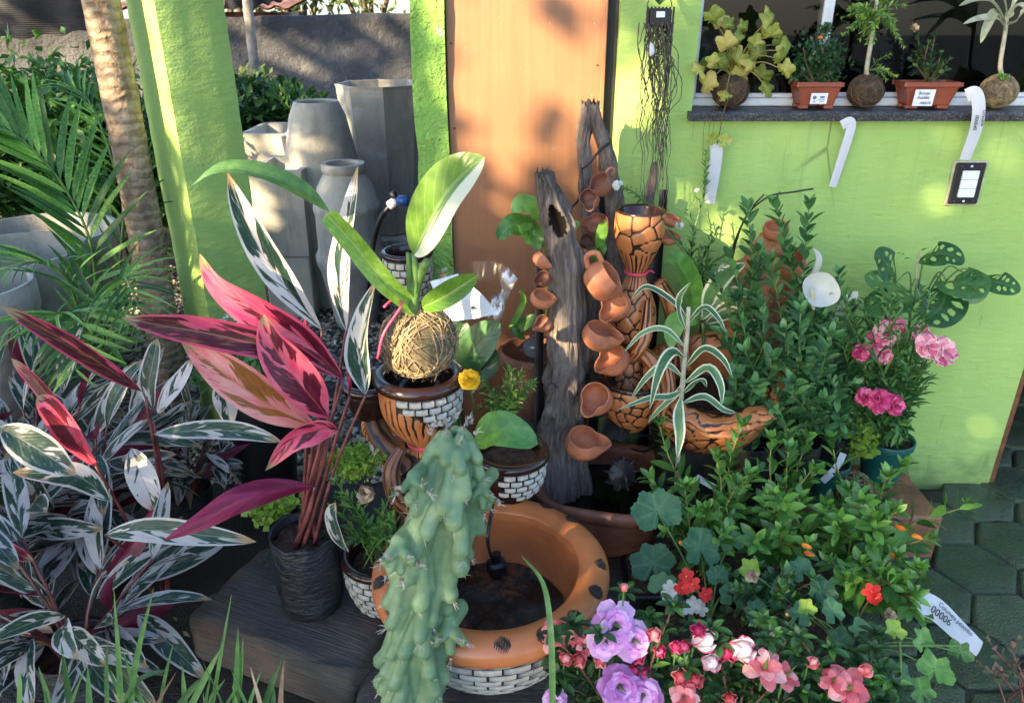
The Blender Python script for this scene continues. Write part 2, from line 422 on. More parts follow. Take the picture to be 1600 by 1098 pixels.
@mat('palm_bark')
def _(n):
    co = n.coord(); z = n.wave(co, 9.0, 4.5, 4, 'Z', 2.5); f = n.noise(n.map(co, (6, 6, 3)), 3, 6, .65)
    c = n.ramp(f, [(.3, (.10, .07, .045)), (.5, (.27, .20, .135)), (.72, (.42, .33, .24))])
    c = n.mix(n.math('MULTIPLY', n.smooth(z, .75, 1.0), .40), c, (.06, .04, .028))
    c = n.mix(n.math('MULTIPLY', n.smooth(n.noise(co, 9, 5), .58, .7), .5), c, (.42, .37, .29))
    n.col(c); n.rough(.9); n.bump(n.math('ADD', n.math('MULTIPLY', z, -.6), f), .8, .012)
simple('post_wood', (.30, .27, .24), .9, .3, 12, .5)
simple('bark', (.09, .065, .045), .9, .35, 15, .8, 40, bdist=.01)

# ================================================================== ground
mb = MB(); mb.add([(-40, -40, 0), (40, -40, 0), (40, 40, 0), (-40, 40, 0)], [(0, 1, 2, 3)])
ground = tag(mb.build('ground', 'ground', smooth=False), kind='structure')
# paved passage by the wall: single hexagonal concrete pavers, mossy and wet
paving = bpy.data.objects.new('paving', None); COL.objects.link(paving); paving['kind'] = 'structure'; ROOT['paving'] = V((0, 0, 0))
def paver_mesh(i):
    r = .1275; mb = MB(); rs = random.Random(i)
    pr = [(r, -.05), (r, .022), (r - .006, .030), (r - .012, .032)]
    jit = [1 + rs.uniform(-.02, .02) for _ in range(6)]
    vs = [(q * jit[k] * cos(pi / 3 * k), q * jit[k] * sin(pi / 3 * k), z) for q, z in pr for k in range(6)]
    fs = [(i_ * 6 + k, i_ * 6 + (k + 1) % 6, i_ * 6 + 6 + (k + 1) % 6, i_ * 6 + 6 + k) for i_ in range(3) for k in range(6)] + [tuple(18 + k for k in range(6))]
    return mb.add(vs, fs).mesh('paver', 'paver', smooth=False)
PM = [paver_mesh(i) for i in range(4)]
for i in range(-1, 10):
    for j in range(-2, 10):
        x = .62 + i * .198; y = .95 + j * .2286 + (i % 2) * .1143
        if y > 3.3 or (x < 1.6 and y > 2.16) : continue
        if x < .7 and y > 1.9: continue
        m = Matrix.Translation((x + rnd(-.004, .004), y + rnd(-.004, .004), rnd(-.004, .003))) @ Matrix.Rotation(R(rnd(-1.5, 1.5)), 4, 'Z') @ Matrix.Rotation(R(rnd(-1, 1)), 4, 'X')
        inst('paver', PM[(i * 3 + j) % 4], paving, m)

# soil and moss packed between the pavers, almost level with them
mb = MB(); nq = 70; vs = []
for i in range(nq + 1):
    for j in range(nq + 1):
        x, y = .30 + 2.4 * i / nq, .35 + 1.93 * j / nq; vs.append((x, y, .019 + .016 * fbm(V((x * 9, y * 9, 0)), 4)))
mb.add(vs, [(i * (nq + 1) + j, (i + 1) * (nq + 1) + j, (i + 1) * (nq + 1) + j + 1, i * (nq + 1) + j + 1) for i in range(nq) for j in range(nq)]); tag(mb.build('joint_soil', 'ground'), kind='structure')
# ================================================================== green building: wall, pier, door, window
WY = 2.32
bld = thing('green_building', 'lime green plastered building with brown door and dark window', 'building', (.6, WY, 0))
def slab(mb, x0, x1, y0, y1, z0, z1, bev=0.0, mi=0):
    return mb.box(((x0 + x1) / 2, (y0 + y1) / 2, (z0 + z1) / 2), (x1 - x0, y1 - y0, z1 - z0), None, mi, bev)
def holed_wall(xs, zs, holes, y0, y1, nx=.0):
    """front sheet with openings, their reveals, and a back sheet"""
    mb = MB()
    for i in range(len(xs) - 1):
        for j in range(len(zs) - 1):
            if (i, j) in holes: continue
            x0, x1, z0, z1 = xs[i], xs[i + 1], zs[j], zs[j + 1]
            mb.add([(x0, y0, z0), (x1, y0, z0), (x1, y0, z1), (x0, y0, z1)], [(0, 1, 2, 3)])
            mb.add([(x0, y1, z0), (x1, y1, z0), (x1, y1, z1), (x0, y1, z1)], [(3, 2, 1, 0)])
            def open_(a, b): return a < 0 or b < 0 or a >= len(xs) - 1 or b >= len(zs) - 1 or (a, b) in holes
            if open_(i - 1, j): mb.add([(x0, y0, z0), (x0, y1, z0), (x0, y1, z1), (x0, y0, z1)], [(3, 2, 1, 0)])
            if open_(i + 1, j): mb.add([(x1, y0, z0), (x1, y1, z0), (x1, y1, z1), (x1, y0, z1)], [(0, 1, 2, 3)])
            if open_(i, j - 1): mb.add([(x0, y0, z0), (x1, y0, z0), (x1, y1, z0), (x0, y1, z0)], [(3, 2, 1, 0)])
            if open_(i, j + 1): mb.add([(x0, y0, z1), (x1, y0, z1), (x1, y1, z1), (x0, y1, z1)], [(0, 1, 2, 3)])
    return mb
WX0, WX1, WZ0, WZ1 = .522, 1.60, 1.293, 2.25
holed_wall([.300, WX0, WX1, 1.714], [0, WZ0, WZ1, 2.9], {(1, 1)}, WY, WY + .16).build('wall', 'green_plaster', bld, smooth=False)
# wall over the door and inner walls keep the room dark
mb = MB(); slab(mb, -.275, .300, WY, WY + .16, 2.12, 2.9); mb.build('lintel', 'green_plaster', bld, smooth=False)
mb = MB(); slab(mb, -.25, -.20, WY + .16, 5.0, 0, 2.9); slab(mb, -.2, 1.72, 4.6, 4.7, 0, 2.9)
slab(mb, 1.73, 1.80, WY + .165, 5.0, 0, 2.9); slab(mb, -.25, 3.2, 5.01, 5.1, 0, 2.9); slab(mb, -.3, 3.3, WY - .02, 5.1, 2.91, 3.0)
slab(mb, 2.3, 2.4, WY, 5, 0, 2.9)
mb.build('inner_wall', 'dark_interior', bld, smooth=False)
mb = MB(); slab(mb, 1.714, 1.738, WY + .004, WY + .16, 0, 2.1, .004); mb.build('door_jamb', 'jamb_wood', bld, smooth=False)
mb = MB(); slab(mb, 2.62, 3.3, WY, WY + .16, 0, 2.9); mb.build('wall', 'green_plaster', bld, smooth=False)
# pier left of the door: knobbly hand-thrown plaster, real relief
mb = MB(); nx, nz = 26, 150; vs = []
prof = []          # around the pier: left side, rounded corner, front, right side
for k in range(nx + 1):
    t = k / nx
    if t < .3: prof.append((-.272, WY + .14 * (1 - t / .3) - .0))
    else: prof.append((-.272 + (t - .3) / .7 * .092, WY - .012))
for j in range(nz + 1):
    z = j / nz * 2.3
    for k, (x, y) in enumerate(prof):
        q = V((x * 3, y * 3, z)); d = fbm(q * 9, 4) * .008 + fbm(q * 3 + V((5, 0, 0)), 3) * .006
        if k == int(nx * .3): d -= .006
        wob = .008 * sin(z * 3.1) + .006 * fbm(V((z * 4, 1, 2)), 2)
        vs.append((x + (d if k < nx * .3 else wob * (1 if k < nx * .9 else .4)) - .004, y - (d if k >= nx * .3 else 0), z))
fs = [(j * (nx + 1) + k, j * (nx + 1) + k + 1, (j + 1) * (nx + 1) + k + 1, (j + 1) * (nx + 1) + k) for j in range(nz) for k in range(nx)]
mb.add(vs, fs); mb.build('pier', 'rough_plaster', bld)
# door: painted sheet with screws along the stiles, a lipped free edge
mb = MB(); slab(mb, -.186, .266, WY + .012, WY + .045, .02, 2.1, .003); door = mb.build('door', 'door_paint', bld, smooth=False)
mb = MB(); slab(mb, .254, .266, WY + .002, WY + .0115, .02, 2.1, .002); mb.build('edge_strip', 'door_paint', door, smooth=False)
mb = MB(); slab(mb, .2675, .2995, WY + .03, WY + .16, 0, 2.12); slab(mb, -.2, -.187, WY + .03, WY + .16, 0, 2.12); mb.build('door_frame', 'black_gap', bld, smooth=False)
sm = MB().lathe([(.0035, 0), (.0032, .0012), (.0018, .0022), (0, .0025)], 8).mesh('screw', 'jamb_wood')
for x, zz in ((-.172, [.1 + .235 * k for k in range(9)]), (.243, [.12 + .33 * k for k in range(6)])):
    for z in zz: inst('screw', sm, door, Matrix.Translation((x + rnd(-.003, .003), WY + .0118, z + rnd(-.02, .02))) @ Matrix.Rotation(R(90), 4, 'X'))
# window: black granite sill, aluminium frame, two panes, dim room behind
mb = MB(); nxs = 60; vs = []
for i in range(nxs + 1):
    x = WX0 - .012 + (WX1 + .03 - WX0) * i / nxs; e = .004 * fbm(V((x * 30, 0, 0)), 3)
    vs += [(x, WY - .030 + e, WZ0 - .004), (x, WY - .033 + e, WZ0 + .014), (x, WY - .026, WZ0 + .022 + e * .5), (x, WY + .16, WZ0 + .024)]
mb.add(vs, [(i * 4 + k, i * 4 + 4 + k, i * 4 + 5 + k, i * 4 + 1 + k) for i in range(nxs) for k in range(3)] + [(i * 4 + 3, i * 4 + 7, i * 4 + 4, i * 4) for i in range(nxs)] + [(3, 0, 1, 2)])
mb.build('sill', 'granite', bld, smooth=False)
zs = WZ0 + .0245
mb = MB(); slab(mb, WX0 + .002, WX1 - .002, WY + .085, WY + .135, zs, zs + .022, .003); slab(mb, WX0 + .002, WX0 + .026, WY + .084, WY + .136, zs + .0225, WZ1, .003)
slab(mb, WX1 - .028, WX1 - .002, WY + .084, WY + .136, zs + .0225, WZ1, .003)
wf_ = mb.build('window_frame', 'aluminium', bld, smooth=False)
for a, b in ((WX0 + .027, .93), (.90, 1.575)):
    yy = WY + .10 if a < .6 else WY + .122
    if a < .6: a0, b0 = a, .925
    else: a0, b0 = .895, b
    mb = MB(); slab(mb, b0 - .030 if a < .6 else a0, b0 if a < .6 else a0 + .03, yy - .010, yy + .010, zs + .023, WZ1 - .005, .002)
    slab(mb, a0, b0 - .0305, yy - .009, yy + .009, zs + .023, zs + .036, .002) if a < .6 else slab(mb, a0 + .0305, b0, yy - .009, yy + .009, zs + .023, zs + .036, .002)
    sash = mb.build('sash', 'aluminium', bld, smooth=False)
    mb = MB(); mb.add([(a0, yy, zs + .023), (b0, yy, zs + .023), (b0, yy, WZ1), (a0, yy, WZ1)], [(0, 1, 2, 3)]); mb.build('pane', 'glass_pane', sash, smooth=False)
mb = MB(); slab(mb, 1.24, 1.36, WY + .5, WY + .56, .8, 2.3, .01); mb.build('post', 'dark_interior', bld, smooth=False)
mb = MB(); slab(mb, .62, 1.05, 3.6, 4.0, 0, 1.15, .01); slab(mb, .7, .95, 3.7, 3.9, 1.152, 1.5, .01); mb.build('cupboard', 'interior_item', bld, smooth=False)

# ================================================================== square column standing turned 45 degrees
cx_, cy_ = -1.105, 2.6; s_ = .236
colm = thing('green_column', 'lime green square plastered column beside the palm trunk', 'column', (cx_, cy_ + s_ * .707, 0))
mb = MB(); nn_ = 6; nz = 90; vs = []; ring = []
cor = [V((0, -s_ * .7071)), V((s_ * .7071, 0)), V((0, s_ * .7071)), V((-s_ * .7071, 0))]
for e in range(4):
    for k in range(nn_): ring.append((cor[e].lerp(cor[(e + 1) % 4], k / nn_), k))
for j in range(nz + 1):
    z = j / nz * 2.9
    for q, k in ring:
        d = q.normalized() * (fbm(V((q.x * 6, q.y * 6, z * 2.2)), 3) * .004 - (.006 + .003 * fbm(V((q.x * 40, 3, z * 16)), 2) if k == 0 else 0))
        vs.append((cx_ + q.x + d.x, cy_ + s_ * .7071 + q.y + d.y, z))
nr = len(ring)
mb.add(vs, [(j * nr + k, j * nr + (k + 1) % nr, (j + 1) * nr + (k + 1) % nr, (j + 1) * nr + k) for j in range(nz) for k in range(nr)])
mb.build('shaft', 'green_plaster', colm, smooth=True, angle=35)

# ================================================================== palm trunk in front of the column
pb = P(262, 640, 2.62); pb.z = 0
palm = thing('palm_tree', 'ringed brown palm trunk leaning beside the green column', 'palm', pb)
mb = MB(); t0 = P(246, 500, 2.62); t1 = P(157, 0, 2.62); pts = []; rad = []
dirn = (t1 - t0)
for i in range(120):
    z = i / 119 * 3.2; p = t0 + dirn * ((z - t0.z) / dirn.z); ringp = (z * 15 + .5 * sin(z * 3)) % 1
    pts.append(p + V((.01 * sin(z * 2.1), .008 * sin(z * 1.3), 0))); rad.append(.060 - .003 * z + .0022 * max(0, 1 - abs(ringp - .5) * 5) + .002 * fbm(V((z * 9, 0, 0)), 2))
mb.tube(pts, rad, 28); mb.build('trunk', 'palm_bark', palm)
palm_top = pts[-1]
# ================================================================== yard wall, shade net, posts
wl0, wr0 = P(-150, 66, 5.6), P(900, 14, 7.6)
wl0 = wl0 + (wl0 - wr0) * .9; wl0.z = 1.38
ywall = thing('yard_wall', 'rough grey rendered boundary wall at the back of the yard', 'wall', ((wl0.x + wr0.x) / 2, 6.6, 0))
mb = MB(); nx, nz = 220, 26; vs = []
nrm = V((wr0.y - wl0.y, -(wr0.x - wl0.x), 0)).normalized()
for k in (0, 1):
    for i in range(nx + 1):
        q = wl0.lerp(wr0, i / nx); q.z += .012 * fbm(V((q.x * 3, 0, 0)), 3)
        for j in range(nz + 1):
            p = V((q.x, q.y, q.z * j / nz)); d = (fbm(V((p.x * 5, p.z * 5, 1)), 4) * .022 if k == 0 else -.15)
            vs.append(p + nrm * d)
n1 = nz + 1; h = (nx + 1) * n1
fs = [(i * n1 + j, (i + 1) * n1 + j, (i + 1) * n1 + j + 1, i * n1 + j + 1) for i in range(nx) for j in range(nz)]
fs += [(i * n1 + nz, (i + 1) * n1 + nz, h + (i + 1) * n1 + nz, h + i * n1 + nz) for i in range(nx)]
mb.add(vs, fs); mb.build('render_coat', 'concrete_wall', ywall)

def net(name, label, quad, sag, n=24, folds=.02):
    a, b, c, d = [V(q) for q in quad]; t = thing(name, label, 'shade net', (a + b + c + d) * .25)
    mb = MB(); vs = []
    for i in range(n + 1):
        for j in range(9):
            s, r = i / n, j / 8; p = a.lerp(b, s).lerp(d.lerp(c, s), r)
            p.z -= sag * sin(pi * s) * (1 - r); p.y += folds * sin(s * 20 + 3 * r); p.z += folds * .6 * sin(s * 31) * (1 - r)
            vs.append(p)
    mb.add(vs, [(i * 9 + j, i * 9 + 9 + j, i * 9 + 10 + j, i * 9 + j + 1) for i in range(n) for j in range(8)])
    mb.build('net_cloth', 'shade_net', t); return t
net('shade_net', 'dark shade netting sagging over the wall at the left', [P(-120, 64, 5.0), P(160, 46, 5.2), P(205, -60, 5.2), P(-120, -60, 5.0)], .02)
net('shade_net', 'narrow strip of shade netting strung above the thin wooden post', [P(350, 16, 6.3), P(440, 2, 6.4), P(440, -40, 6.4), P(350, -40, 6.3)], .01)
def post(u, v0, v1, Y, r, label):
    b = P(u[1], v1, Y); t = thing('wooden_post', label, 'post', (b.x, b.y, 0)); a = P(u[0], v0, Y); mb = MB()
    ps = [V((b.x, b.y, 0)), b, a, a + (a - b) * .6]; ps = spline(ps, 14)
    mb.tube(ps, [r * (1 + .1 * fbm(p * 9, 2)) for p in ps], 10); mb.build('pole', 'post_wood', t)
post((386, 402), 0, 140, 5.9, .035, 'thin grey wooden post in front of the yard wall')
# tin roof seen over the wall
mb = MB(); a = P(345, 38, 9); n = 40; vs = []
for i in range(n + 1):
    for j in (0, 1): vs.append((a.x - 1.2 + 2.0 * i / n, 9 + j * 1.2, 1.56 + .13 * j + .02 * sin(i * 1.6)))
for i in range(n + 1):
    for j in (0, 1): vs.append((a.x - 1.2 + 2.0 * i / n, 9 + j * 1.2, 1.54 + .13 * j + .02 * sin(i * 1.6)))
k2 = 2 * (n + 1)
mb.add(vs, [(i * 2, i * 2 + 2, i * 2 + 3, i * 2 + 1) for i in range(n)] + [(k2 + i * 2, k2 + i * 2 + 1, k2 + i * 2 + 3, k2 + i * 2 + 2) for i in range(n)])
simple('tin', (.22, .10, .07), .6, .3, 8)
slab(mb, a.x - 1.0, a.x + .6, 9.3, 10, 0, 1.5)
tag(mb.build('lean_to', 'tin', None, off=(a.x, 9.5, 0)), 'low rust-red lean-to roof beyond the yard wall', 'shed')

# ================================================================== leaf clouds
def cloud(mb, places, size, up=.4, el=2.0, mi=0, bias=None, fold=.2):
    """many small pointed leaves, one at each place"""
    for p in places:
        d = V((rnd(-1, 1), rnd(-1, 1), rnd(-1, 1) + up))
        if bias is not None: d += bias
        if d.length < .1: continue
        d.normalize(); nrm_ = V((rnd(-.8, .8), rnd(-.8, .8), 1)); s = size * rnd(.6, 1.3)
        x = d.cross(nrm_); x = x.normalized() if x.length > 1e-3 else d.orthogonal().normalized(); nn = x.cross(d)
        p = V(p); w_ = s / el
        mb.add([p, p + d * s * .5 + x * w_ * .5 + nn * w_ * fold, p + d * s, p + d * s * .5 - x * w_ * .5 + nn * w_ * fold, p + d * s * .5],
               [(0, 1, 4), (4, 1, 2), (0, 4, 3), (4, 2, 3)], [(.5, 0), (1, .5), (.5, 1), (0, .5), (.5, .5)], mi)
    return mb
def blob(c, r, n, shell=.55, clump=0, lump=.35):
    """places in an uneven ellipsoid, gathered in clumps"""
    c = V(c); out = []
    cl = []
    for _ in range(clump or 1):
        d = V((random.gauss(0, 1), random.gauss(0, 1), random.gauss(0, 1))).normalized(); cl.append(d * rnd(shell, 1))
    for i in range(n):
        if clump:
            q = cl[i % clump] + V((random.gauss(0, 1), random.gauss(0, 1), random.gauss(0, 1))) * lump * .5
        else:
            d = V((random.gauss(0, 1), random.gauss(0, 1), random.gauss(0, 1))).normalized()
            q = d * rnd(shell, 1) * (1 + lump * noise.noise(d * 2.3 + c))
        out.append(c + V((q.x * r[0], q.y * r[1], q.z * r[2])))
    return out
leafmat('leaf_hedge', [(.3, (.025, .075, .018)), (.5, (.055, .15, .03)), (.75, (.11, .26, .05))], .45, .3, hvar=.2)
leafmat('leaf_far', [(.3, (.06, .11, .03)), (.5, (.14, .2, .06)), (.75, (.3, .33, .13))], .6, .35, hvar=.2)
leafmat('leaf_shade', [(.3, (.03, .07, .02)), (.7, (.06, .12, .03))], .5, .2)
def shrub_cloud(name, label, c, r, n, size, mt, cat='shrub', clump=40, trunk=None, group=None, lump=.45, el=2.0, up=.4):
    base = V((c[0], c[1], 0)); t = thing(name, label, cat, base, group)
    mb = MB(); cloud(mb, blob(c, r, n, .35, clump, lump), size, up, el)
    f = mb.build('crown' if trunk else 'foliage', mt, t); f['kind'] = 'stuff'
    mb = MB(); k = trunk[1] if trunk else 6
    for i in range(k):
        a = 2 * pi * i / k; top = V(c) + V((cos(a) * r[0] * .6, sin(a) * r[1] * .6, r[2] * rnd(0, .5)))
        rr = trunk[0] if trunk else .015
        ps = spline([base + V((cos(a), sin(a), 0)) * rr * .5, base.lerp(V(c), .6) + V((cos(a), sin(a), 0)) * r[0] * .15, top], 10)
        mb.tube(ps, [rr * (1 - .8 * j / 9) for j in range(10)], 8)
    mb.build('trunk' if trunk else 'stem', 'bark', t); return t
# green hedge shrubs against the yard wall, left
for i, (u, v, Y, rx, rz, lab) in enumerate([
    (-20, 250, 4.4, .55, .42, 'dense green hedge shrub at the far left behind the palm fronds'),
    (85, 235, 4.7, .55, .50, 'tallest dense hedge shrub left of the palm trunk'),
    (175, 255, 4.5, .45, .42, 'dense hedge shrub showing right beside the palm trunk'),
    (400, 185, 5.4, .30, .22, 'small bright shrub growing behind the cement troughs, left one'),
    (458, 180, 5.5, .32, .20, 'small bright shrub growing behind the cement troughs, beside the tall vase')]):
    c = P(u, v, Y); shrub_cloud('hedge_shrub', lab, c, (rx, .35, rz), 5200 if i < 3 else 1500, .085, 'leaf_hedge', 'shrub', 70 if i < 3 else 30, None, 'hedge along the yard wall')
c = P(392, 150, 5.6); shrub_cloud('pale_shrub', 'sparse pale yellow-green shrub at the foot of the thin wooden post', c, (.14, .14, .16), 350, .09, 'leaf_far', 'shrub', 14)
# trees beyond the wall, bright and loose
for i, (u, Y, z, r, lab) in enumerate([(380, 12, 2.3, 1.1, 'loose sunlit tree beyond the yard wall, above the thin post'),
                                       (470, 13.5, 2.4, 1.2, 'loose sunlit tree beyond the yard wall, above the tall vase'),
                                       (575, 12.5, 2.2, 1.2, 'loose sunlit tree beyond the yard wall, next to the green pier'),
                                       (60, 11, 2.8, 1.2, 'loose tree beyond the shade netting at the far left')]):
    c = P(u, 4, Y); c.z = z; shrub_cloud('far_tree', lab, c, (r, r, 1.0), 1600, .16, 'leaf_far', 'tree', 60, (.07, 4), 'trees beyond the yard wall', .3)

# ================================================================== cement pots and troughs in the yard
def pot_lathe(name, label, c, prof, mt='cement', n=48, rot=0, group=None, wob=None, cat='planter'):
    t = thing(name, label, cat, c, group); mb = MB(); mb.lathe(prof, n, c, wob=wob)
    return t, mb
gp = 'cement planters in the yard'
# barrel vase, tall, smooth
c = G(525, 470, 0); h = 1.12; r = pxm(58, V((c.x, c.y, .6)))
prof = [(0, 0), (r * .62, 0), (r * .72, .1), (r * .98, .45), (r * 1.02, .62), (r * .92, .85), (r * .72, 1.05), (r * .58, h), (r * .55, h + .008), (r * .5, h), (r * .62, 1.0), (r * .7, .7), (0, .68)]
sp = [(lin([p[0] for p in prof], i / 60), lin([p[1] for p in prof], i / 60)) for i in range(61)]
t, mb = pot_lathe('cement_vase', 'tall smooth barrel-shaped cement vase behind the ribbed urn', c, prof, group=gp); mb.build('body', 'cement', t, angle=50)
# ribbed urn in front
c = G(558, 500, 0); r = pxm(54, V((c.x, c.y, .5))); k = r / .21
prof = [(0, 0), (.13 * k, 0), (.135 * k, .03), (.16 * k, .16), (.19 * k, .30), (.205 * k, .33), (.212 * k, .36), (.212 * k, .385), (.198 * k, .405), (.192 * k, .42), (.19 * k, .60), (.196 * k, .615), (.2 * k, .635), (.196 * k, .655), (.183 * k, .67), (.165 * k, .74), (.125 * k, .80), (.118 * k, .81), (.128 * k, .825), (.13 * k, .845), (.124 * k, .86), (.1 * k, .86), (.1 * k, .8), (.16 * k, .7), (0, .68)]
t, mb = pot_lathe('cement_urn', 'rounded grey cement urn with raised bands and a narrow lip', c, prof, group=gp); mb.build('body', 'cement', t, angle=60)
# tall faceted planter behind
c = P(600, 220, 4.75); base = V((c.x, c.y, 0)); htop = P(600, 130, 4.75).z; r = .265
prof = [(0, .3), (r * .70, .3), (r * .74, .31), (r * .97, htop - .02), (r * 1.0, htop), (r * .93, htop), (r * .88, htop - .1), (0, htop - .1)]
t = thing('cement_planter', 'tall faceted cement planter standing behind the vases', 'planter', base, gp)
mb = MB(); mb.lathe([(rr, z) for rr, z in prof], 8, base, M4=Matrix.Rotation(R(12), 4, 'Z')); mb.build('body', 'cement', t, smooth=False)
mb = MB(); mb.box((base.x, base.y, .15), (.62, .5, .298), None, 0, .01); mb.build('plinth', 'cement', t, smooth=False)
# square troughs with tapering sides
def trough(u0, u1, v, Y, z1, tap, label, depth=.4, z0=0.0, rot=0):
    a = P(u0, v, Y); b = P(u1, v, Y); w_ = b.x - a.x; cx = (a.x + b.x) / 2; cyy = Y + depth / 2
    t = thing('cement_trough', label, 'planter', (cx, cyy, 0), gp); mb = MB(); th = .03; M3 = Matrix.Rotation(R(rot), 3, 'Z')
    lv = [(tap, z0), (1.0, z1), (1 - 2 * th / w_, z1), (.9 - 2 * th / w_, z1 - .08)]
    vs = []
    for s, z in lv:
        for sx, sy in ((-1, -1), (1, -1), (1, 1), (-1, 1)):
            vs.append(M3 @ V((sx * w_ / 2 * s, sy * depth / 2 * s, 0)) + V((cx, cyy, z)))
    fs = [(i * 4 + k, i * 4 + (k + 1) % 4, i * 4 + 4 + (k + 1) % 4, i * 4 + 4 + k) for i in range(3) for k in range(4)] + [(12, 13, 14, 15)]
    mb.add(vs, fs); mb.build('body', 'cement', t, smooth=False)
    if z0 > .02:
        mb = MB(); mb.box((cx, cyy, z0 / 2 - .002), (w_ * tap * .96, depth * tap * .96, z0 - .004), M3, 0, .006); mb.build('plinth', 'cement', t, smooth=False)
trough(372, 462, 210, 4.6, P(400, 210, 4.6).z, .86, 'wide cement trough at the back beside the green column', .5, .3)
trough(432, 486, 214, 4.45, P(450, 214, 4.45).z, .7, 'narrow cement trough with a pale side, between trough and vase', .4, .45, 8)
trough(385, 470, 268, 3.95, P(420, 268, 3.95).z, .92, 'low square cement trough standing nearest the green column', .45, .36)
# round grey tubs at the left
def tub(u, v, rx, Y, z1, label, ribs=0):
    q = P(u, v, Y); c = V((q.x, q.y, 0)); r = pxm(rx, q); h = q.z
    prof = [(0, 0), (r * .62, 0), (r * .70, h * .2), (r * .86, h * .6), (r * .96, h * .84), (r * .99, h * .86), (r * 1.0, h * .97), (r * .985, h), (r * .93, h), (r * .91, h * .93), (r * .8, h * .55), (0, h * .5)]
    t, mb = pot_lathe('round_tub', label, c, prof, group=gp, n=56); mb.build('body', 'cement', t, angle=40)
tub(55, 360, 118, 3.35, 0, 'big round grey cement tub at the far left, the rear one')
tub(8, 392, 112, 2.80, 0, 'big round grey cement tub at the far left, the front one')
tub(-60, 445, 100, 2.45, 0, 'round grey tub cut off by the left picture edge')

# ================================================================== gravel
simple('pebble', (.30, .26, .21), .8, .45, 30)
@mat('pebble')
def _(n):
    co = n.coord(); n.col(n.ramp(n.voro(co, 34, out='Color'), [(.2, (.10, .085, .065)), (.5, (.26, .22, .17)), (.8, (.45, .40, .33))])); n.rough(.8)
mb = MB()
def pebble(mb, p, s):
    a = rnd(0, 6); q = [(1, 0, 0), (.2, .8, .1), (-.9, .1, 0), (-.1, -.9, 0), (.1, .1, .7), (0, 0, -.3)]
    vs = [V(p) + V((cos(a) * x - sin(a) * y, sin(a) * x + cos(a) * y, z * rnd(.7, 1))) * s * rnd(.8, 1.2) for x, y, z in q]
    mb.add(vs, [(0, 1, 4), (1, 2, 4), (2, 3, 4), (3, 0, 4)])
for _ in range(15000):
    x, y = rnd(-2.6, -.28), rnd(2.35, 4.9)
    if random.random() > 1.25 - y * .14: continue
    pebble(mb, (x, y, rnd(.0, .008)), rnd(.008, .02))
g = mb.build('gravel', 'pebble', smooth=False, off=(-1.4, 3.4, 0)); tag(g, kind='stuff')

# ================================================================== hose with couplings
simple('black_plastic', (.012, .012, .013), .4, .1)
simple('white_plastic', (.75, .76, .78), .4, .05)
simple('blue_plastic', (.02, .08, .30), .35, .1)
hz = 3.2
hp = [P(556, 640, 2.9), P(566, 560, 3.0), P(570, 480, 3.1), P(580, 400, hz), P(593, 345, hz), P(612, 318, hz)]
t = thing('garden_hose', 'black hose with white and blue couplings behind the kokedama', 'hose', (hp[0].x, hp[0].y, 0))
mb = MB(); mb.tube(spline([V((hp[0].x, hp[0].y, .012))] + hp, 40), .011, 10); mb.build('hose', 'black_plastic', t)
a, b = P(608, 322, hz), P(620, 313, hz); mb = MB(); mb.tube([a, b], [.02, .02], 12); mb.build('coupling', 'white_plastic', t)
mb = MB(); mb.tube([b, P(638, 314, hz)], [.021, .024], 12); mb.build('coupling', 'blue_plastic', t)
mb = MB(); mb.tube([b, P(612, 300, hz)], [.014, .016], 10); mb.build('valve', 'black_plastic', t)
# the stub pipe that carries it stands behind
mb = MB(); q = P(645, 314, hz + .03); mb.tube([V((q.x, q.y, 0)), q], .018, 10); mb.build('standpipe', 'black_plastic', t)

# ================================================================== unseen tree behind at left, added for shade; crown gaps place the sun patches
sx = SUN_D.cross(V((0, 0, 1))).normalized(); sz = sx.cross(SUN_D)
tc = V((.05, WY, 1.22)) - SUN_D * 6.5
GAPS = []
def gap(u, v, Y, ra, rb):
    """gap shaped in the crown so that sun reaches this place"""
    q = P(u, v, Y) - tc; GAPS.append((q.dot(sx), q.dot(sz), ra + .06, rb + .06))
for g_ in ((820, 70, WY, .22, .22), (790, 255, WY, .13, .10), (900, 130, WY, .06, .05), (1040, 50, WY, .02, .20), (1075, 315, WY, .05, .06), (1385, 275, WY, .02, .025), (1545, 275, WY, .05, .04),
           (700, 310, 1.58, .09, .10), (630, 505, 1.6, .05, .03), (548, 400, 1.63, .04, .14), (420, 410, 1.56, .07, .12), (570, 540, 1.57, .02, .07), (400, 500, 1.48, .13, .07), (455, 570, 1.47, .08, .08), (330, 560, 1.41, .10, .04),
           (560, 350, 1.54, .06, .08), (262, 200, 2.62, .10, .60), (485, 300, 4.2, .05, .30), (1000, 350, 2.04, .03, .03), (765, 710, 1.2, .02, .04), (1460, 790, 1.7, .05, .03), (1160, 690, 1.76, .04, .03),
           (1240, 715, 1.74, .04, .03), (1160, 1015, 1.16, .05, .02), (960, 975, 1.18, .05, .02), (1545, 140, 2.33, .02, .02), (60, 280, 2.4, .05, .05), (120, 560, 2.0, .06, .03), (60, 700, 1.5, .06, .04), (930, 440, 1.92, .04, .03), (40, 200, 4.6, .35, .15), (420, 230, 4.5, .05, .2)): gap(*g_)
def lit(a, b):
    for ca, cb, ra, rb in GAPS:
        if ((a - ca) / ra) ** 2 + ((b - cb) / rb) ** 2 < 1: return True
    return False
places = []
k = 0
while len(places) < 17000:
    a, b = rnd(-4.6, 1.9), rnd(-2.0, 1.3); k += 1
    if lit(a + rnd(-.02, .02), b + rnd(-.02, .02)) and noise.noise(V((a * 6, b * 8, 3))) < .42: continue
    if a < -2.2 and random.random() < .72: continue
    places.append(tc + sx * a + sz * b - SUN_D * rnd(-.3, .5))
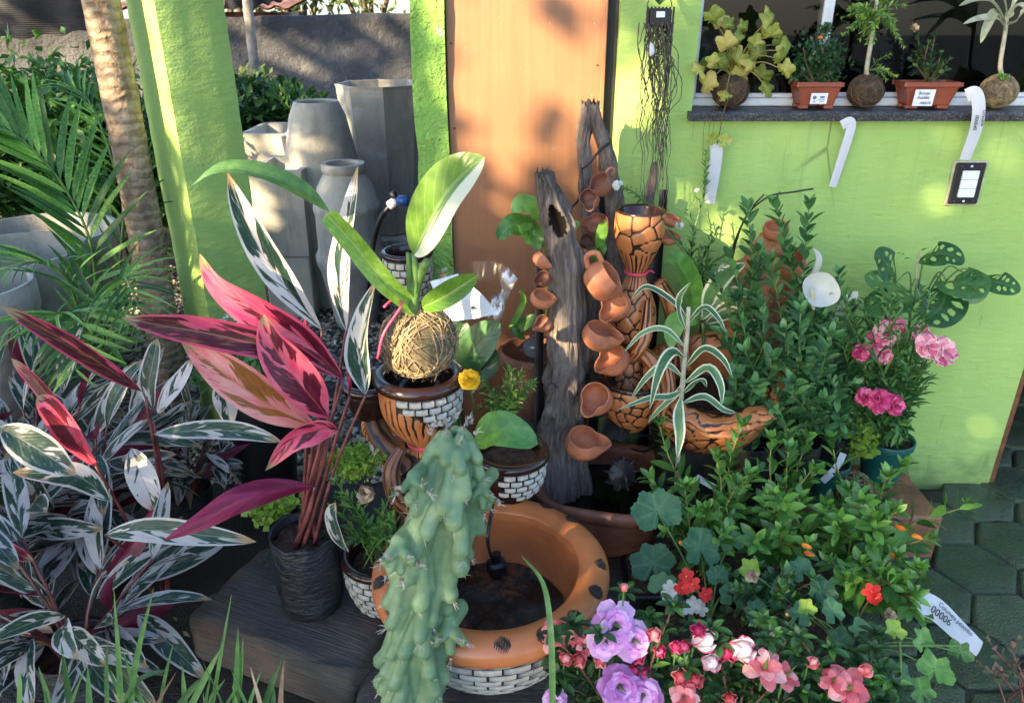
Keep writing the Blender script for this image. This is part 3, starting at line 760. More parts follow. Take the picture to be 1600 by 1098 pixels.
t = thing('unseen_shade_tree', 'broad leafy unseen tree beside the viewer, added to shade the yard', 'tree', (tc.x, tc.y, 0))
mb = MB(); cloud(mb, places, .17, .1, 1.5); f = mb.build('crown', 'leaf_shade', t); f['kind'] = 'stuff'
mb = MB()
for i in range(7):
    a = -2.4 + i * .7; ps = spline([V((tc.x, tc.y, 0)), tc + sx * a * .25 + sz * -1.9, tc + sx * a * .8 + sz * (.7 - abs(a) * .4)], 12); mb.tube(ps, [.11 * (1 - .85 * j / 11) for j in range(12)], 8)
mb.build('trunk', 'bark', t)
# ================================================================== clay, glaze, timber
simple('terracotta', (.49, .165, .075), .62, .2, 18, .35, 90, bdist=.002)
simple('terracotta_dark', (.27, .105, .06), .55, .3, 14, .3, 70, bdist=.002)
simple('orange_glaze', (.53, .178, .062), .33, .14, 9, .15, 50, bdist=.002)
simple('dark_glaze', (.028, .012, .010), .16, .2, 10, .1, 30, bdist=.002)
simple('brick_white', (.47, .445, .39), .5, .12, 60, .4, 160, bdist=.001)
simple('mortar', (.022, .018, .015), .7, .3, 40)
simple('twine', (.28, .20, .11), .9, .35, 60)
simple('dark_metal', (.035, .034, .032), .55, .3, 30, .3, 90)
simple('wet_soil', (.020, .011, .007), .35, .4, 60, .9, 90, bdist=.01)
simple('potting_soil', (.075, .038, .022), .9, .45, 70, 1.0, 120, bdist=.012)
def inked(name, c, dark, rough=.35, var=.15, soft=(.35, .65)):
    """fired clay whose carved lines (uv.x) are rubbed with dark stain"""
    m = bpy.data.materials.new(name); n = NT(m); co = n.coord(); f = n.noise(co, 12, 5)
    c1 = n.ramp(f, [(.3, tuple(x * (1 - var * 1.6) for x in c)), (.7, tuple(x * (1 + var) for x in c))])
    k = n.smooth(n.sep(n.coord('UV'))[0], soft[0], soft[1]); n.col(n.mix(k, c1, dark))
    n.rough(n.math('ADD', rough, n.math('MULTIPLY', n.noise(co, 30, 3), .15))); n.bump(n.noise(co, 70, 4), .2, .002); M[name] = m
inked('carved_orange', (.46, .165, .055), (.018, .010, .008), .34)
inked('carved_bark', (.20, .075, .03), (.020, .011, .009), .4)
@mat('plastic_bag_black')
def _(n):
    co = n.coord(); n.col(n.ramp(n.noise(co, 8, 4), [(.3, (.012, .013, .016)), (.7, (.035, .037, .042))])); n.rough(.30)
    n.bump(n.math('ADD', n.noise(n.map(co, (1, 1, 3.5)), 16, 5, .6, 1.0), n.math('MULTIPLY', n.noise(n.map(co, (1, 1, .4)), 30, 3), .5)), .9, .014)
@mat('water')
def _(n):
    n.col((.004, .004, .004)); n.rough(.03); n.spec(.6); n.bump(n.noise(n.coord(), 25, 2), .06, .004)
@mat('driftwood')
def _(n):
    co = n.coord(); st = n.noise(n.map(co, (30, 30, 5.0)), 2.2, 8, .72, 1.6); f = n.noise(n.map(co, (1, 1, .45)), 11, 7, .7)
    c = n.ramp(n.math('ADD', n.math('MULTIPLY', st, .6), n.math('MULTIPLY', f, .4)), [(.28, (.025, .017, .014)), (.42, (.13, .10, .083)), (.56, (.25, .21, .185)), (.72, (.42, .38, .345))])
    kd = n.smooth(n.sep(n.coord('UV'))[0], .4, .8); c = n.mix(kd, c, (.010, .007, .006))
    n.col(c); n.rough(.9); n.spec(.2); n.bump(n.math('ADD', st, n.math('MULTIPLY', f, .6)), 1.0, .014)
@mat('sleeper')
def _(n):
    co = n.coord('UV'); st = n.noise(n.map(co, (3, 60, 1)), 1.6, 8, .65, .4); f = n.noise(co, 3, 5)
    c = n.ramp(n.math('ADD', n.math('MULTIPLY', st, .55), n.math('MULTIPLY', f, .45)), [(.3, (.025, .022, .020)), (.5, (.075, .066, .058)), (.75, (.17, .15, .13))])
    c = n.mix(n.math('MULTIPLY', n.smooth(n.noise(co, 2.3, 5), .52, .68), .6), c, (.22, .13, .08))
    n.col(c); n.rough(.75); n.bump(st, .8, .01)

def platform(name, label, o, ax, w_, L, z0, z1, cat='timber', group='old timbers under the pots'):
    """weathered sawn timber: o = near-left corner, ax = direction along its length (xy), w_ = width going back"""
    ax = V((ax[0], ax[1], 0)).normalized(); bx = V((-ax.y, ax.x, 0)); o = V((o[0], o[1], 0))
    t = thing(name, label, cat, o + ax * L / 2 + bx * w_ / 2, group); mb = MB(); nl = max(10, int(L / .02)); vs = []; uvs = []
    hh = (z1 - z0); rb = .022; ring = []
    def arc(cx, cz, a0, a1):
        for k in range(4): a = a0 + (a1 - a0) * k / 3; ring.append((cx + rb * cos(a), cz + rb * sin(a)))
    arc(rb, z0 + rb, 1.5 * pi, pi); [ring.append((0, z0 + rb + (hh - 2 * rb) * k / 5)) for k in range(1, 5)]
    arc(rb, z1 - rb, pi, pi / 2); [ring.append((rb + (w_ - 2 * rb) * k / 12, z1)) for k in range(1, 12)]
    arc(w_ - rb, z1 - rb, pi / 2, 0); arc(w_ - rb, z0 + rb, 0, -pi / 2)
    nr = len(ring)
    for i in range(nl + 1):
        s = i / nl * L; end = min(s, L - s); sh = .012 * max(0, 1 - end / .03) ** 2
        for k, (b, z) in enumerate(ring):
            bb = b + (w_ / 2 - b) * sh * 4; zz = z - (sh if z > (z0 + z1) / 2 else 0)
            d = fbm(V((s * 2.5 + o.x * 7, b * 16, z * 16)), 4) * .006 - .010 * max(0, 1 - abs(fbm(V((s * 1.2, b * 9 + 3, 4)), 2)) * 14) * (z > z1 - .01)
            vs.append(o + ax * s + bx * (bb + (d if b < .01 else 0)) + V((0, 0, zz + (d if z > z1 - .03 else 0)))); uvs.append((s * 2.0 + o.x, (b + z) * 2.0))
    mb.add(vs, [(i * nr + k, i * nr + (k + 1) % nr, (i + 1) * nr + (k + 1) % nr, (i + 1) * nr + k) for i in range(nl) for k in range(nr)] + [tuple(range(nr))[::-1], tuple(nl * nr + k for k in range(nr))], uvs)
    mb.build('timber', 'sleeper', t); return t
A_Z = .16
platform('timber_block', 'thick dark timber block carrying the black nursery bag', (-.845, 1.525), (.28, -.115), .32, .50, .002, A_Z)
B_Z = .10
platform('timber_block', 'low dark timber under the big brick-patterned basin', (-.375, 1.10), (1, -.02), .36, .86, .002, B_Z)
platform('timber_block', 'low dark timber under the terracotta water basin', (-.27, 1.60), (1, .02), .42, .76, .002, B_Z - .01)

# ================================================================== pieces
def brick_mesh(rf, z0, z1, a, d=.006):
    """one curved brick on a turned body, centred on angle -90 deg (towards -Y)"""
    mb = MB(); vs = []; n = 3; e = .0022
    for j, (zz, rr) in enumerate(((z0, 0), (z0 + e * .3, d * .7), (z0 + e, d), (z1 - e, d), (z1 - e * .3, d * .7), (z1, 0))):
        for k in range(n + 1):
            an = -pi / 2 - a / 2 + a * k / n; r = rf(zz) + rr
            ed = (0.012 if k in (0, n) and 0 < j < 5 else 0)
            r2 = r - (d * .45 if k in (0, n) else 0); vs.append((r2 * cos(an), r2 * sin(an), zz))
    fs = [(j * (n + 1) + k, j * (n + 1) + k + 1, (j + 1) * (n + 1) + k + 1, (j + 1) * (n + 1) + k) for j in range(5) for k in range(n)]
    for s_ in (0, n):
        q = [j * (n + 1) + s_ for j in range(6)]; fs.append(tuple(q if s_ == n else q[::-1]))
    return mb.add(vs, fs).mesh('brick', 'brick_white')
def bricks(parent, c, rf, z0, z1, rows, per, mask=None, gap=.004, d=.005):
    h = (z1 - z0) / rows
    for j in range(rows):
        za, zb = z0 + j * h + gap / 2, z0 + (j + 1) * h - gap / 2; rm = rf((za + zb) / 2)
        me = brick_mesh(rf, za, zb, 2 * pi / per - gap / rm, d)
        for k in range(per):
            an = 2 * pi * (k + .5 * (j % 2) + rnd(-.03, .03)) / per
            if mask and not mask((an + pi) % (2 * pi) - pi, (za + zb) / 2): continue
            inst('brick', me, parent, Matrix.Translation(c) @ Matrix.Rotation(an, 4, 'Z'))
def prof_fn(prof):
    def f(z):
        for (r0, z0), (r1, z1) in zip(prof, prof[1:]):
            if min(z0, z1) <= z <= max(z0, z1) and abs(z1 - z0) > 1e-9: return r0 + (r1 - r0) * (z - z0) / (z1 - z0)
        return prof[0][0] if z < prof[0][1] else prof[-1][0]
    return f
def smooth_prof(prof, n=40):
    s = spline([V((r, z, 0)) for r, z in prof], n); return [(max(0, p.x), p.y) for p in s]
def ring_prof(R_, z, r, n=16, a0=0, a1=2 * pi):
    return [(R_ + r * cos(a0 + (a1 - a0) * i / n), z + r * sin(a0 + (a1 - a0) * i / n)) for i in range(n + 1)]

# ================================================================== big basin with brick sides: lower bowl of the first fountain
bc = G(766, 878, .365); bc.z = B_Z; BR = .262; HB = .265
f1 = thing('cascade_fountain', 'big orange-rimmed fountain basin with white brick relief sides', 'fountain', bc)
BS = 1.09
outer = [(r * BS, z) for r, z in smooth_prof([(.13, 0), (.165, .03), (.205, .09), (.226, .15), (.232, .205)], 24)]
mb = MB(); mb.lathe([(0, 0)] + outer, 72, bc); basin = mb.build('basin', 'mortar', f1)
rim = [(.232, .203)] + ring_prof(.228, HB - .028, .037, 22, -1.2, pi * .85) + smooth_prof([(.196, .252), (.195, .235), (.200, .20), (.193, .14), (.165, .08), (.11, .05), (0, .045)], 22)
rim = [(r * BS, z) for r, z in rim]
mb = MB(); mb.lathe(rim, 96, bc, wob=lambda p, a, t: p * (1 + .006 * sin(3 * a + 1) + .003 * sin(7 * a))); mb.build('rim', 'orange_glaze', basin)
bricks(basin, bc, prof_fn(outer), .022, .203, 8, 24, gap=.005, d=.0045)
mk = MB()
for k in range(-4, 5):
    half = sqrt(max(.02, 1 - (k / 4.6) ** 2)); pts = []
    for i in range(9):
        b = R(60) + R(29) * half * (i / 4 - 1); da = (k * .0040 + .0010 * sin(i * 1.3 + k)) / .27; rr = (.228 + .0375 * cos(b)) * BS; an = -pi / 2 + da
        pts.append((rr * cos(an), rr * sin(an), HB - .028 + .0375 * sin(b)))
    mk.tube(pts, [.0003 + .0019 * sin(pi * (i + .5) / 9) for i in range(9)], 6)
mkm = mk.mesh('rim_mark', 'mortar')
for k in range(18): inst('rim_mark', mkm, basin, Matrix.Translation(bc) @ Matrix.Rotation(2 * pi * k / 18 + .12 + rnd(-.02, .02), 4, 'Z'))
mb = MB(); vs = []; n = 48
for i in range(13):
    for k in range(n):
        a = 2 * pi * k / n; r = .19 * i / 12; vs.append(bc + V((r * cos(a), r * sin(a), .098 + .012 * fbm(V((r * cos(a) * 14, r * sin(a) * 14, 2)), 4) + (.012 * (i / 12) ** 4))))
mb.add(vs, [(i * n + k, i * n + (k + 1) % n, i * n + n + (k + 1) % n, i * n + n + k) for i in range(12) for k in range(n)]); 
@mat('wet_debris')
def _(n):
    co = n.coord(); f = n.noise(co, 45, 7, .7); g = n.noise(co, 7, 4)
    n.col(n.mix(n.smooth(n.math('ADD', n.math('MULTIPLY', f, .5), n.math('MULTIPLY', g, .5)), .5, .62), (.008, .006, .005), (.13, .045, .014))); n.rough(n.ramp(g, [(.4, .15), (.6, .8)])); n.bump(f, .8, .006)
mb.build('sediment', 'wet_debris', f1)
# submerged pump: black box with cable
t = thing('basin_pump', 'small black pump with a cable inside the brick-sided basin', 'pump', G(775, 893, .21))
q = G(776, 885, .235); mb = MB(); mb.box(q, (.05, .045, .04), Matrix.Rotation(R(20), 3, 'Z'), 0, .008); mb.lathe([(.012, .02), (.012, .045), (0, .046)], 12, q); mb.build('body', 'black_plastic', t, angle=40)
mb = MB(); mb.tube(spline([q + V((-.01, 0, .02)), P(762, 845, 1.50), P(768, 800, 1.55), P(772, 770, 1.56)], 20), .0045, 8); mb.build('cable', 'black_plastic', t)

# ---- upper gourd with the kokedama: dark lip, brick panel, carved orange flank
uc = P(655, 590, 1.66); uk = dep(uc) / FPX
def carve_strokes(a, t, z): return 0
gz = lambda v: P(655, v, 1.66).z - uc.z
waist = gz(690)
pr = smooth_prof([(.098, -.012), (.100, gz(615)), (.094, gz(640)), (.070, gz(665)), (.036, gz(690)), (.034, gz(705)), (.058, gz(735)), (.085, gz(770)), (.098, gz(815)), (.09, gz(860))], 60)
n = 180; vs = []; uvs = []; m = len(pr); rs = random.Random(4)
def panel(a, z):           # brick panel on the right half of the upper cup
    return -2.0 < a < .6 and z > gz(618) - (a + 1.2) * .0 - .05 * max(0, (a + 1.35)) * 0 - .062 * min(1, max(0, (a + 1.75)) / .9) and z < -.008
for i, (r, z) in enumerate(pr):
    for k in range(n):
        a = 2 * pi * k / n; an = (a + pi) % (2 * pi) - pi; crk = 0.0
        if panel(an, z): crk = 1.0
        elif z < gz(705): crk = .85 + .9 * fbm(V((cos(a) * 9, sin(a) * 9, z * 6)), 3)
        else:
            w_ = sin(an * 30 + 2.2 * fbm(V((cos(a) * 3, sin(a) * 3, z * 14)), 3)) ; ln = fbm(V((cos(a) * 11, sin(a) * 11, z * 5)), 2)
            crk = max(0, (w_ - .45) * 2) * (1 if ln > -.18 else .1)
        rr = r - .003 * min(1, max(0, crk)) + (.008 * fbm(V((cos(a) * 5, sin(a) * 5, z * 6)), 3) if z < gz(700) else 0)
        vs.append(uc + V((rr * cos(a), rr * sin(a), z))); uvs.append((min(1, max(0, crk)), i / (m - 1)))
fs = [(i * n + k, i * n + (k + 1) % n, (i + 1) * n + (k + 1) % n, (i + 1) * n + k)[::-1] for i in range(m - 1) for k in range(n)]
mb = MB(); mb.add(vs, fs, uvs); ug = mb.build('upper_gourd', 'carved_orange', f1)
mb = MB(); mb.lathe(ring_prof(.0955, .002, .0165, 18, -2.2, pi * .9) + [(.075, -.02), (.06, -.06), (0, -.065)], 56, uc); mb.build('lip', 'dark_glaze', ug)
bricks(ug, uc, prof_fn(pr), gz(652), -.014, 5, 20, mask=lambda a, z: panel((a - pi / 2 + pi) % (2 * pi) - pi, z - .004) and panel((a - pi / 2 + pi) % (2 * pi) - pi - .12, z - .004), gap=.004, d=.005)
# pink ribbon tied round the waist
simple('pink_ribbon', (.75, .06, .14), .5, .1)
mb = MB(); mb.lathe([(.0385, waist - .003), (.0400, waist), (.0385, waist + .004), (.036, waist + .003), (.036, waist - .002)], 28, uc, closed=False); mb.tube(spline([uc + V((.03, -.03, waist)), uc + V((.045, -.045, waist + .005)), uc + V((.062, -.04, waist - .012))], 8), .0035, 6, flat=.4)
mb.build('ribbon', 'pink_ribbon', f1)
# stone-like root foot of the gourd down to the basin edge
ft = [V((uc.x, uc.y, uc.z + gz(840))), V((uc.x - .01, uc.y + .01, .30)), V((uc.x - .01, uc.y + .02, .105))]
def gnarl(mb, pts, rad, n=22, ns=40, amp=.18, fr=26, seed=0):
    ps = spline(pts, ns); vs = []; uvs = []; u = None
    for i, p in enumerate(ps):
        tg = (ps[min(i + 1, ns - 1)] - ps[max(i - 1, 0)]).normalized()
        u = (u if u is not None else V((1, .2, 0))); u = (u - tg * u.dot(tg)).normalized(); b = tg.cross(u); r = lin(rad, i / (ns - 1))
        for k in range(n):
            a = 2 * pi * k / n; g = fbm(V((cos(a) * 2.2 + seed, sin(a) * 2.2, i * .06)), 4); gr = sin(a * 7 + 3 * fbm(V((i * .08, seed, a * .2)), 2))
            rr = r * (1 + amp * g + amp * .3 * gr); vs.append(p + (u * cos(a) + b * sin(a)) * rr); uvs.append((min(1, max(0, .4 - .8 * gr * .6 - g * .5)), i / ns))
    mb.add(vs, [(i * n + k, i * n + (k + 1) % n, (i + 1) * n + (k + 1) % n, (i + 1) * n + k) for i in range(ns - 1) for k in range(n)] + [tuple(range(n))[::-1], tuple((ns - 1) * n + k for k in range(n))], uvs); return mb
mb = MB(); gnarl(mb, ft, [.09, .1, .12], 40, 30); mb.build('foot', 'carved_bark', f1)
# root-like arms reaching to the side bowls
sc_ = P(797, 706, 1.60)
for pts, rd in (([P(650, 770, 1.66), P(700, 765, 1.62), P(740, 770, 1.6), sc_ + V((-.02, 0, -.07))], [.045, .035, .03, .035]),
                ([P(640, 735, 1.64), P(618, 715, 1.66), P(600, 690, 1.72), P(585, 660, 1.78)], [.04, .03, .028, .03]),
                ([P(628, 700, 1.60), P(612, 735, 1.57), P(622, 775, 1.56), P(655, 800, 1.58)], [.012, .02, .022, .03])):
    mb = MB(); gnarl(mb, pts, rd, 20, 30, seed=rnd(0, 9)); mb.build('root_arm', 'carved_bark', f1)
def dark_bowl(parent, c, r, h, name='side_bowl', mask=None, rows=5, per=18, lipr=.014, body='dark_glaze', soil='potting_soil'):
    pr = smooth_prof([(r * .30, -h), (r * .62, -h * .92), (r * .88, -h * .62), (r * .98, -h * .28), (r * .95, -.006)], 24)
    mb = MB(); mb.lathe([(0, -h)] + pr, 48, c); b = mb.build(name, body, parent)
    mb = MB(); mb.lathe(ring_prof(r * .95, .0, lipr, 16, -2.2, pi * .9) + [(r * .8, -.012), (r * .7, -.03)], 48, c); mb.build('lip', 'dark_glaze', b)
    if soil: mb = MB(); mb.lathe([(0, -.016), (r * .4, -.012), (r * .83, -.02)], 32, c); mb.build('soil', soil, b)
    bricks(b, c, prof_fn(pr), -h * .78, -.012, rows, per, mask=mask, gap=.0042, d=.005)
    return b
dark_bowl(f1, sc_, .088, .125, mask=lambda a, z: -.25 < a < 1.5 and z > -.105 + .03 * abs(a - .7))
dark_bowl(f1, P(578, 600, 1.80), .066, .10, mask=lambda a, z: False, soil=None)
# scalloped orange lower bowl at the left
lc = P(632, 660, 1.88); lr = .105
pr = smooth_prof([(.05, -.16), (.078, -.13), (.096, -.07), (.10, -.022)], 20)
mb = MB(); mb.lathe([(0, -.16)] + pr, 48, lc); lb = mb.build('lower_bowl', 'mortar', f1)
bricks(lb, lc, prof_fn(pr), -.14, -.024, 7, 22, gap=.004, d=.005)
vs = []; uvs = []; n = 160; rp = [(.1, -.022)] + ring_prof(.098, -.004, .022, 20, -1.3, pi * .9) + [(.075, -.03), (0, -.035)]
for i, (r, z) in enumerate(rp):
    for k in range(n):
        a = 2 * pi * k / n; crk = max(0, sin(a * 34 + 1.5 * sin(a * 5))) * (1.0 if 6 <= i <= 6 + 8 * abs(sin(a * 4)) else 0); vs.append(lc + V((r * cos(a), r * sin(a), z))); uvs.append((min(1, crk * 1.1), i / len(rp)))
mb = MB(); mb.add(vs, [(i * n + k, i * n + (k + 1) % n, (i + 1) * n + (k + 1) % n, (i + 1) * n + k) for i in range(len(rp) - 1) for k in range(n)], uvs); mb.build('rim', 'carved_orange', lb)
mb = MB(); gnarl(mb, [lc + V((0, 0, -.155)), lc + V((.01, .01, -.3)), V((lc.x, lc.y, .005))], [.06, .05, .07], 24, 20); mb.build('foot', 'carved_bark', f1)

# ---- small dark-lipped brick pots
def brick_pot(label, c, r, h, rows, per, ground_z, soil=True, name='brick_relief_pot', waist=None):
    t = thing(name, label, 'pot', (c.x, c.y, ground_z), 'dark-lipped pots with white brick relief'); hh = h
    pr = smooth_prof([(r * .66, -hh), (r * .80, -hh * .8), (r * .97, -hh * .4), (r * .95, -.006)], 24)
    mb = MB(); mb.lathe([(0, -hh)] + pr, 48, c); b = mb.build('body', 'mortar', t)
    mb = MB(); mb.lathe(ring_prof(r * .95, .002, r * .13, 16, -2.2, pi * .9) + [(r * .78, -.02), (r * .74, -.05)], 48, c); mb.build('lip', 'dark_glaze', t)
    if soil: mb = MB(); mb.lathe([(0, -.014), (r * .4, -.01), (r * .82, -.022)], 32, c); mb.build('soil', 'potting_soil', t)
    bricks(b, c, prof_fn(pr), -hh * .96, -.010, rows, per, gap=.004, d=.0045)
    if waist:
        mb = MB(); mb.lathe(smooth_prof([(r * .62, -hh + .002), (r * .4, -hh - .08), (r * .45, -hh - .25), (r * .95, ground_z - c.z + .03), (r * .95, ground_z - c.z)], 30), 36, c); mb.build('stem', 'carved_bark', t)
    return t
pc = P(597, 868, 1.575); brick_pot('brick-relief pot with dark shiny lip holding small leafy plants on the timber', V((pc.x, pc.y, pc.z)), .098, pc.z - A_Z - .002, 7, 17, A_Z)
LEAFPOT = pc
c = P(636, 396, 2.24); brick_pot('brick-relief pot with dark lip on a tall stem behind the kokedama', c, .074, .15, 6, 16, 0, False, waist=True)

# ================================================================== second fountain: crackled orange gourds and basin
def crackle_body(prof, c, cells, seed, n=150, sub=70, wcr=.010, depth=.004, strokes=None):
    """turned body whose skin is cut into plates by dark grooves"""
    rs = random.Random(seed); pr = smooth_prof(prof, sub); m = len(pr); tot = [0]
    for (r0, z0), (r1, z1) in zip(pr, pr[1:]): tot.append(tot[-1] + sqrt((r1 - r0) ** 2 + (z1 - z0) ** 2))
    f = prof_fn(pr); pts = []
    for _ in range(cells):
        s = rs.uniform(0, tot[-1]); i = min(range(m), key=lambda q: abs(tot[q] - s)); a = rs.uniform(0, 2 * pi); pts.append(V((pr[i][0] * cos(a), pr[i][0] * sin(a), pr[i][1])))
    for _ in range(2):          # even the plates out
        new = []
        for p in pts:
            q = V(p)
            for o in pts:
                d = p - o
                if 1e-6 < d.length < .05: q += d.normalized() * (.05 - d.length) * .25
            rr = f(q.z); l = sqrt(q.x ** 2 + q.y ** 2) or 1; q.x *= rr / l; q.y *= rr / l; q.z = min(max(q.z, min(z for _, z in pr)), max(z for _, z in pr)); new.append(q)
        pts = new
    vs = []; uvs = []
    for i, (r, z) in enumerate(pr):
        for k in range(n):
            a = 2 * pi * k / n; p = V((r * cos(a), r * sin(a), z)); pw = p + V((fbm(p * 30, 2), fbm(p * 30 + V((9, 0, 0)), 2), fbm(p * 30 + V((0, 9, 0)), 2))) * .006
            d = sorted((pw - q).length for q in pts)[:2]; g = max(0, 1 - (d[1] - d[0]) / wcr)
            if strokes and strokes(z): g = max(0, sin(a * 20 + 2.5 * fbm(V((cos(a) * 3, sin(a) * 3, z * 12)), 3)) - .15) * 1.4 * (strokes(z))
            rr = 1 - depth * min(1, g * 1.3) / max(r, .02) if r > .001 else 1
            vs.append(V(c) + V((p.x * rr, p.y * rr, z))); uvs.append((min(1, g * 1.25), i / m))
    mb = MB(); mb.add(vs, [(i * n + k, i * n + (k + 1) % n, (i + 1) * n + (k + 1) % n, (i + 1) * n + k)[::-1] for i in range(m - 1) for k in range(n)], uvs); return mb
FY = 2.06
gc = P(1001, 330, FY); gk = dep(gc) / FPX
f2 = thing('cascade_fountain', 'orange crackle-patterned fountain with goblet top and wide basin near the wall', 'fountain', (gc.x, gc.y, .36))
zz = lambda v: P(1001, v, FY).z - gc.z
prof = [(38 * gk, 0), (40 * gk, zz(350)), (38 * gk, zz(372)), (27 * gk, zz(400)), (17 * gk, zz(420)), (16 * gk, zz(432)), (26 * gk, zz(455)), (36 * gk, zz(480)), (37 * gk, zz(510)), (26 * gk, zz(540)), (17 * gk, zz(556)), (22 * gk, zz(575)), (34 * gk, zz(605)), (36 * gk, zz(660))]
go = crackle_body(prof, gc, 150, 3, 140, 110, .008, .004, strokes=lambda z: 1.0 if zz(446) < z < zz(392) else 0).build('gourd', 'carved_orange', f2)
mb = MB(); mb.lathe([(38 * gk, -.002), (38.3 * gk, .004), (36 * gk, .006), (33.5 * gk, .0), (30 * gk, -.04), (0, -.06)], 48, gc); mb.build('mouth', 'dark_glaze', go)
wz = zz(424); mb = MB(); mb.lathe([(19 * gk, wz - .004), (20 * gk, wz), (19 * gk, wz + .004), (16 * gk, wz)], 24, gc); mb.tube(spline([gc + V((.02, -.02, wz)), gc + V((.035, -.03, wz + .012)), gc + V((.045, -.028, wz + .004))], 8), .0035, 6, flat=.4); mb.build('ribbon', 'pink_ribbon', f2)
# small crackle bowl, left
b1 = P(990, 592, 1.98); k1 = dep(b1) / FPX
cb = crackle_body([(50 * k1, 0), (53 * k1, -.03), (50 * k1, -.07), (40 * k1, -.11), (26 * k1, -.14)], b1, 70, 8, 120, 36, .008, .004).build('small_bowl', 'carved_orange', f2)
mb = MB(); mb.lathe(ring_prof(49 * k1, 0, .008, 14, -2.2, pi * .9) + [(40 * k1, -.03), (20 * k1, -.06), (0, -.06)], 48, b1); mb.build('lip', 'dark_glaze', cb)
# wide basin
b2 = P(1114, 594, 1.98); k2_ = dep(b2) / FPX; Rb = 97 * k2_
cb = crackle_body([(Rb * .95, -.022), (Rb * 1.0, -.06), (Rb * .93, -.12), (Rb * .72, -.175), (Rb * .6, -.19)], b2, 120, 5, 170, 40, .009, .005).build('wide_basin', 'carved_orange', f2)
vs = []; uvs = []; n = 150; rp = [(Rb * .95, -.024)] + ring_prof(Rb * .955, -.004, .026, 22, -1.3, pi * .9) + smooth_prof([(Rb * .80, -.025), (Rb * .82, -.08), (Rb * .7, -.13), (0, -.14)], 14)
for i, (r, z) in enumerate(rp):
    for k in range(n):
        a = 2 * pi * k / n; g = sin(i * 1.25 + 3.0 * fbm(V((cos(a) * 2.4, sin(a) * 2.4, i * .05)), 3) * 2); on = 1 if i < 22 else 0
        rr = r + (.006 * g + .012 * fbm(V((cos(a) * 3, sin(a) * 3, i * .3)), 3)) * on; vs.append(b2 + V((rr * cos(a), rr * sin(a), z + .010 * on * sin(a * 5 + 1)))); uvs.append((max(0, -g - .1) * .95 * on, i / len(rp)))
mb = MB(); mb.add(vs, [(i * n + k, i * n + (k + 1) % n, (i + 1) * n + (k + 1) % n, (i + 1) * n + k) for i in range(len(rp) - 1) for k in range(n)], uvs); mb.build('bark_rim', 'carved_orange', cb)
mb = MB(); mb.lathe([(0, -.105), (Rb * .4, -.104), (Rb * .74, -.1)], 32, b2); sed_ = mb.build('sediment', 'wet_debris', f2)
for o_ in (cb, sed_):
    q_ = b2 - ROOT[f2.name]; o_.matrix_local = Matrix.Translation(q_) @ Matrix.Rotation(R(17), 4, 'X') @ Matrix.Translation(-q_)      # the basin leans towards the path
for pts, rd in (([P(1012, 470, 2.0), P(1008, 520, 1.95), P(1000, 545, 1.93), P(985, 562, 1.95)], [.012, .017, .016, .012]),
                ([P(1002, 548, 1.96), P(1025, 572, 1.93), P(1035, 600, 1.92), P(1040, 650, 1.9)], [.02, .022, .026, .03]),
                ([P(1030, 440, 2.08), P(1050, 480, 2.1), P(1062, 530, 2.1), P(1065, 580, 2.05)], [.018, .024, .028, .03]),
                ([P(1040, 560, 1.9), P(1046, 610, 1.86), P(1030, 648, 1.85), P(1060, 668, 1.83)], [.014, .016, .018, .014])):
    mb = MB(); gnarl(mb, pts, rd, 18, 26, .22, seed=rnd(0, 9)); mb.build('root_arm', 'carved_orange', f2)
blk = thing('support_block', 'dark block hidden under the crackled fountain basin', 'block', (b2.x - .05, b2.y + .02, 0)); zb_ = b2.z - .192
mb = MB(); mb.box((b2.x, b2.y + .06, zb_ / 2 + .002), (.26, .22, zb_), None, 0, .012); mb.build('block', 'mortar', blk, smooth=False)

# ================================================================== driftwood fountain with clay cups
def log_mesh(path, Y, n=72, ns=130, seed=0, hole=None, amp=1.0, base_z=None):
    """path: (u, v, half-width px); bark-less weathered wood with deep grooves along the grain"""
    ps3 = spline([V((u, v, hw)) for u, v, hw in path], ns); mb = MB(); vs = []; uvs = []
    for i, q in enumerate(ps3):
        p = P(q.x, q.y, Y); r = pxm(q.z, p); tt = i / (ns - 1)
        for k in range(n):
            a = 2 * pi * k / n; c_, s_ = cos(a), sin(a)
            L_ = p.z * 5.0 + .5 * sin(p.z * 11)
            g = fbm(V((c_ * 3.5 + seed, s_ * 3.5, L_ * 1.3)), 5); ridge = 1 - abs(fbm(V((c_ * 7 + seed, s_ * 7, L_ * 1.0 + 5)), 3)) * 2.2
            knob = fbm(V((c_ * 1.3 + seed, s_ * 1.3, L_ * 1.1 + 9)), 2)
            rr = r * (1 + amp * (.22 * g - .26 * max(0, ridge - .35) + .30 * knob)); dark = max(0, ridge - .55) * 1.2
            if hole:
                hu, hv, hr, hz_ = hole; da = (a - hu + pi) % (2 * pi) - pi; e = (da / hr) ** 2 + ((q.y - hv) / hz_) ** 2
                if e < 1: rr *= 1 - .6 * (1 - e) ** .5; dark = 1
                elif e < 1.9: rr *= 1 + .10 * (1.9 - e)
            top = 0
            if i > ns - 6: top = .03 * fbm(V((c_ * 4, s_ * 4, seed)), 3)
            vs.append(p + V((c_ * rr, s_ * rr, top + .004 * g))); uvs.append((min(1, dark), tt))
    fs = [(i * n + k, i * n + (k + 1) % n, (i + 1) * n + (k + 1) % n, (i + 1) * n + k) for i in range(ns - 1) for k in range(n)] + [tuple((ns - 1) * n + k for k in range(n))]
    return mb.add(vs, fs, uvs)
tb = G(948, 744, .30); tb.z = B_Z - .008
f3 = thing('driftwood_fountain', 'weathered driftwood fountain with clay cups standing in a terracotta basin', 'fountain', tb)
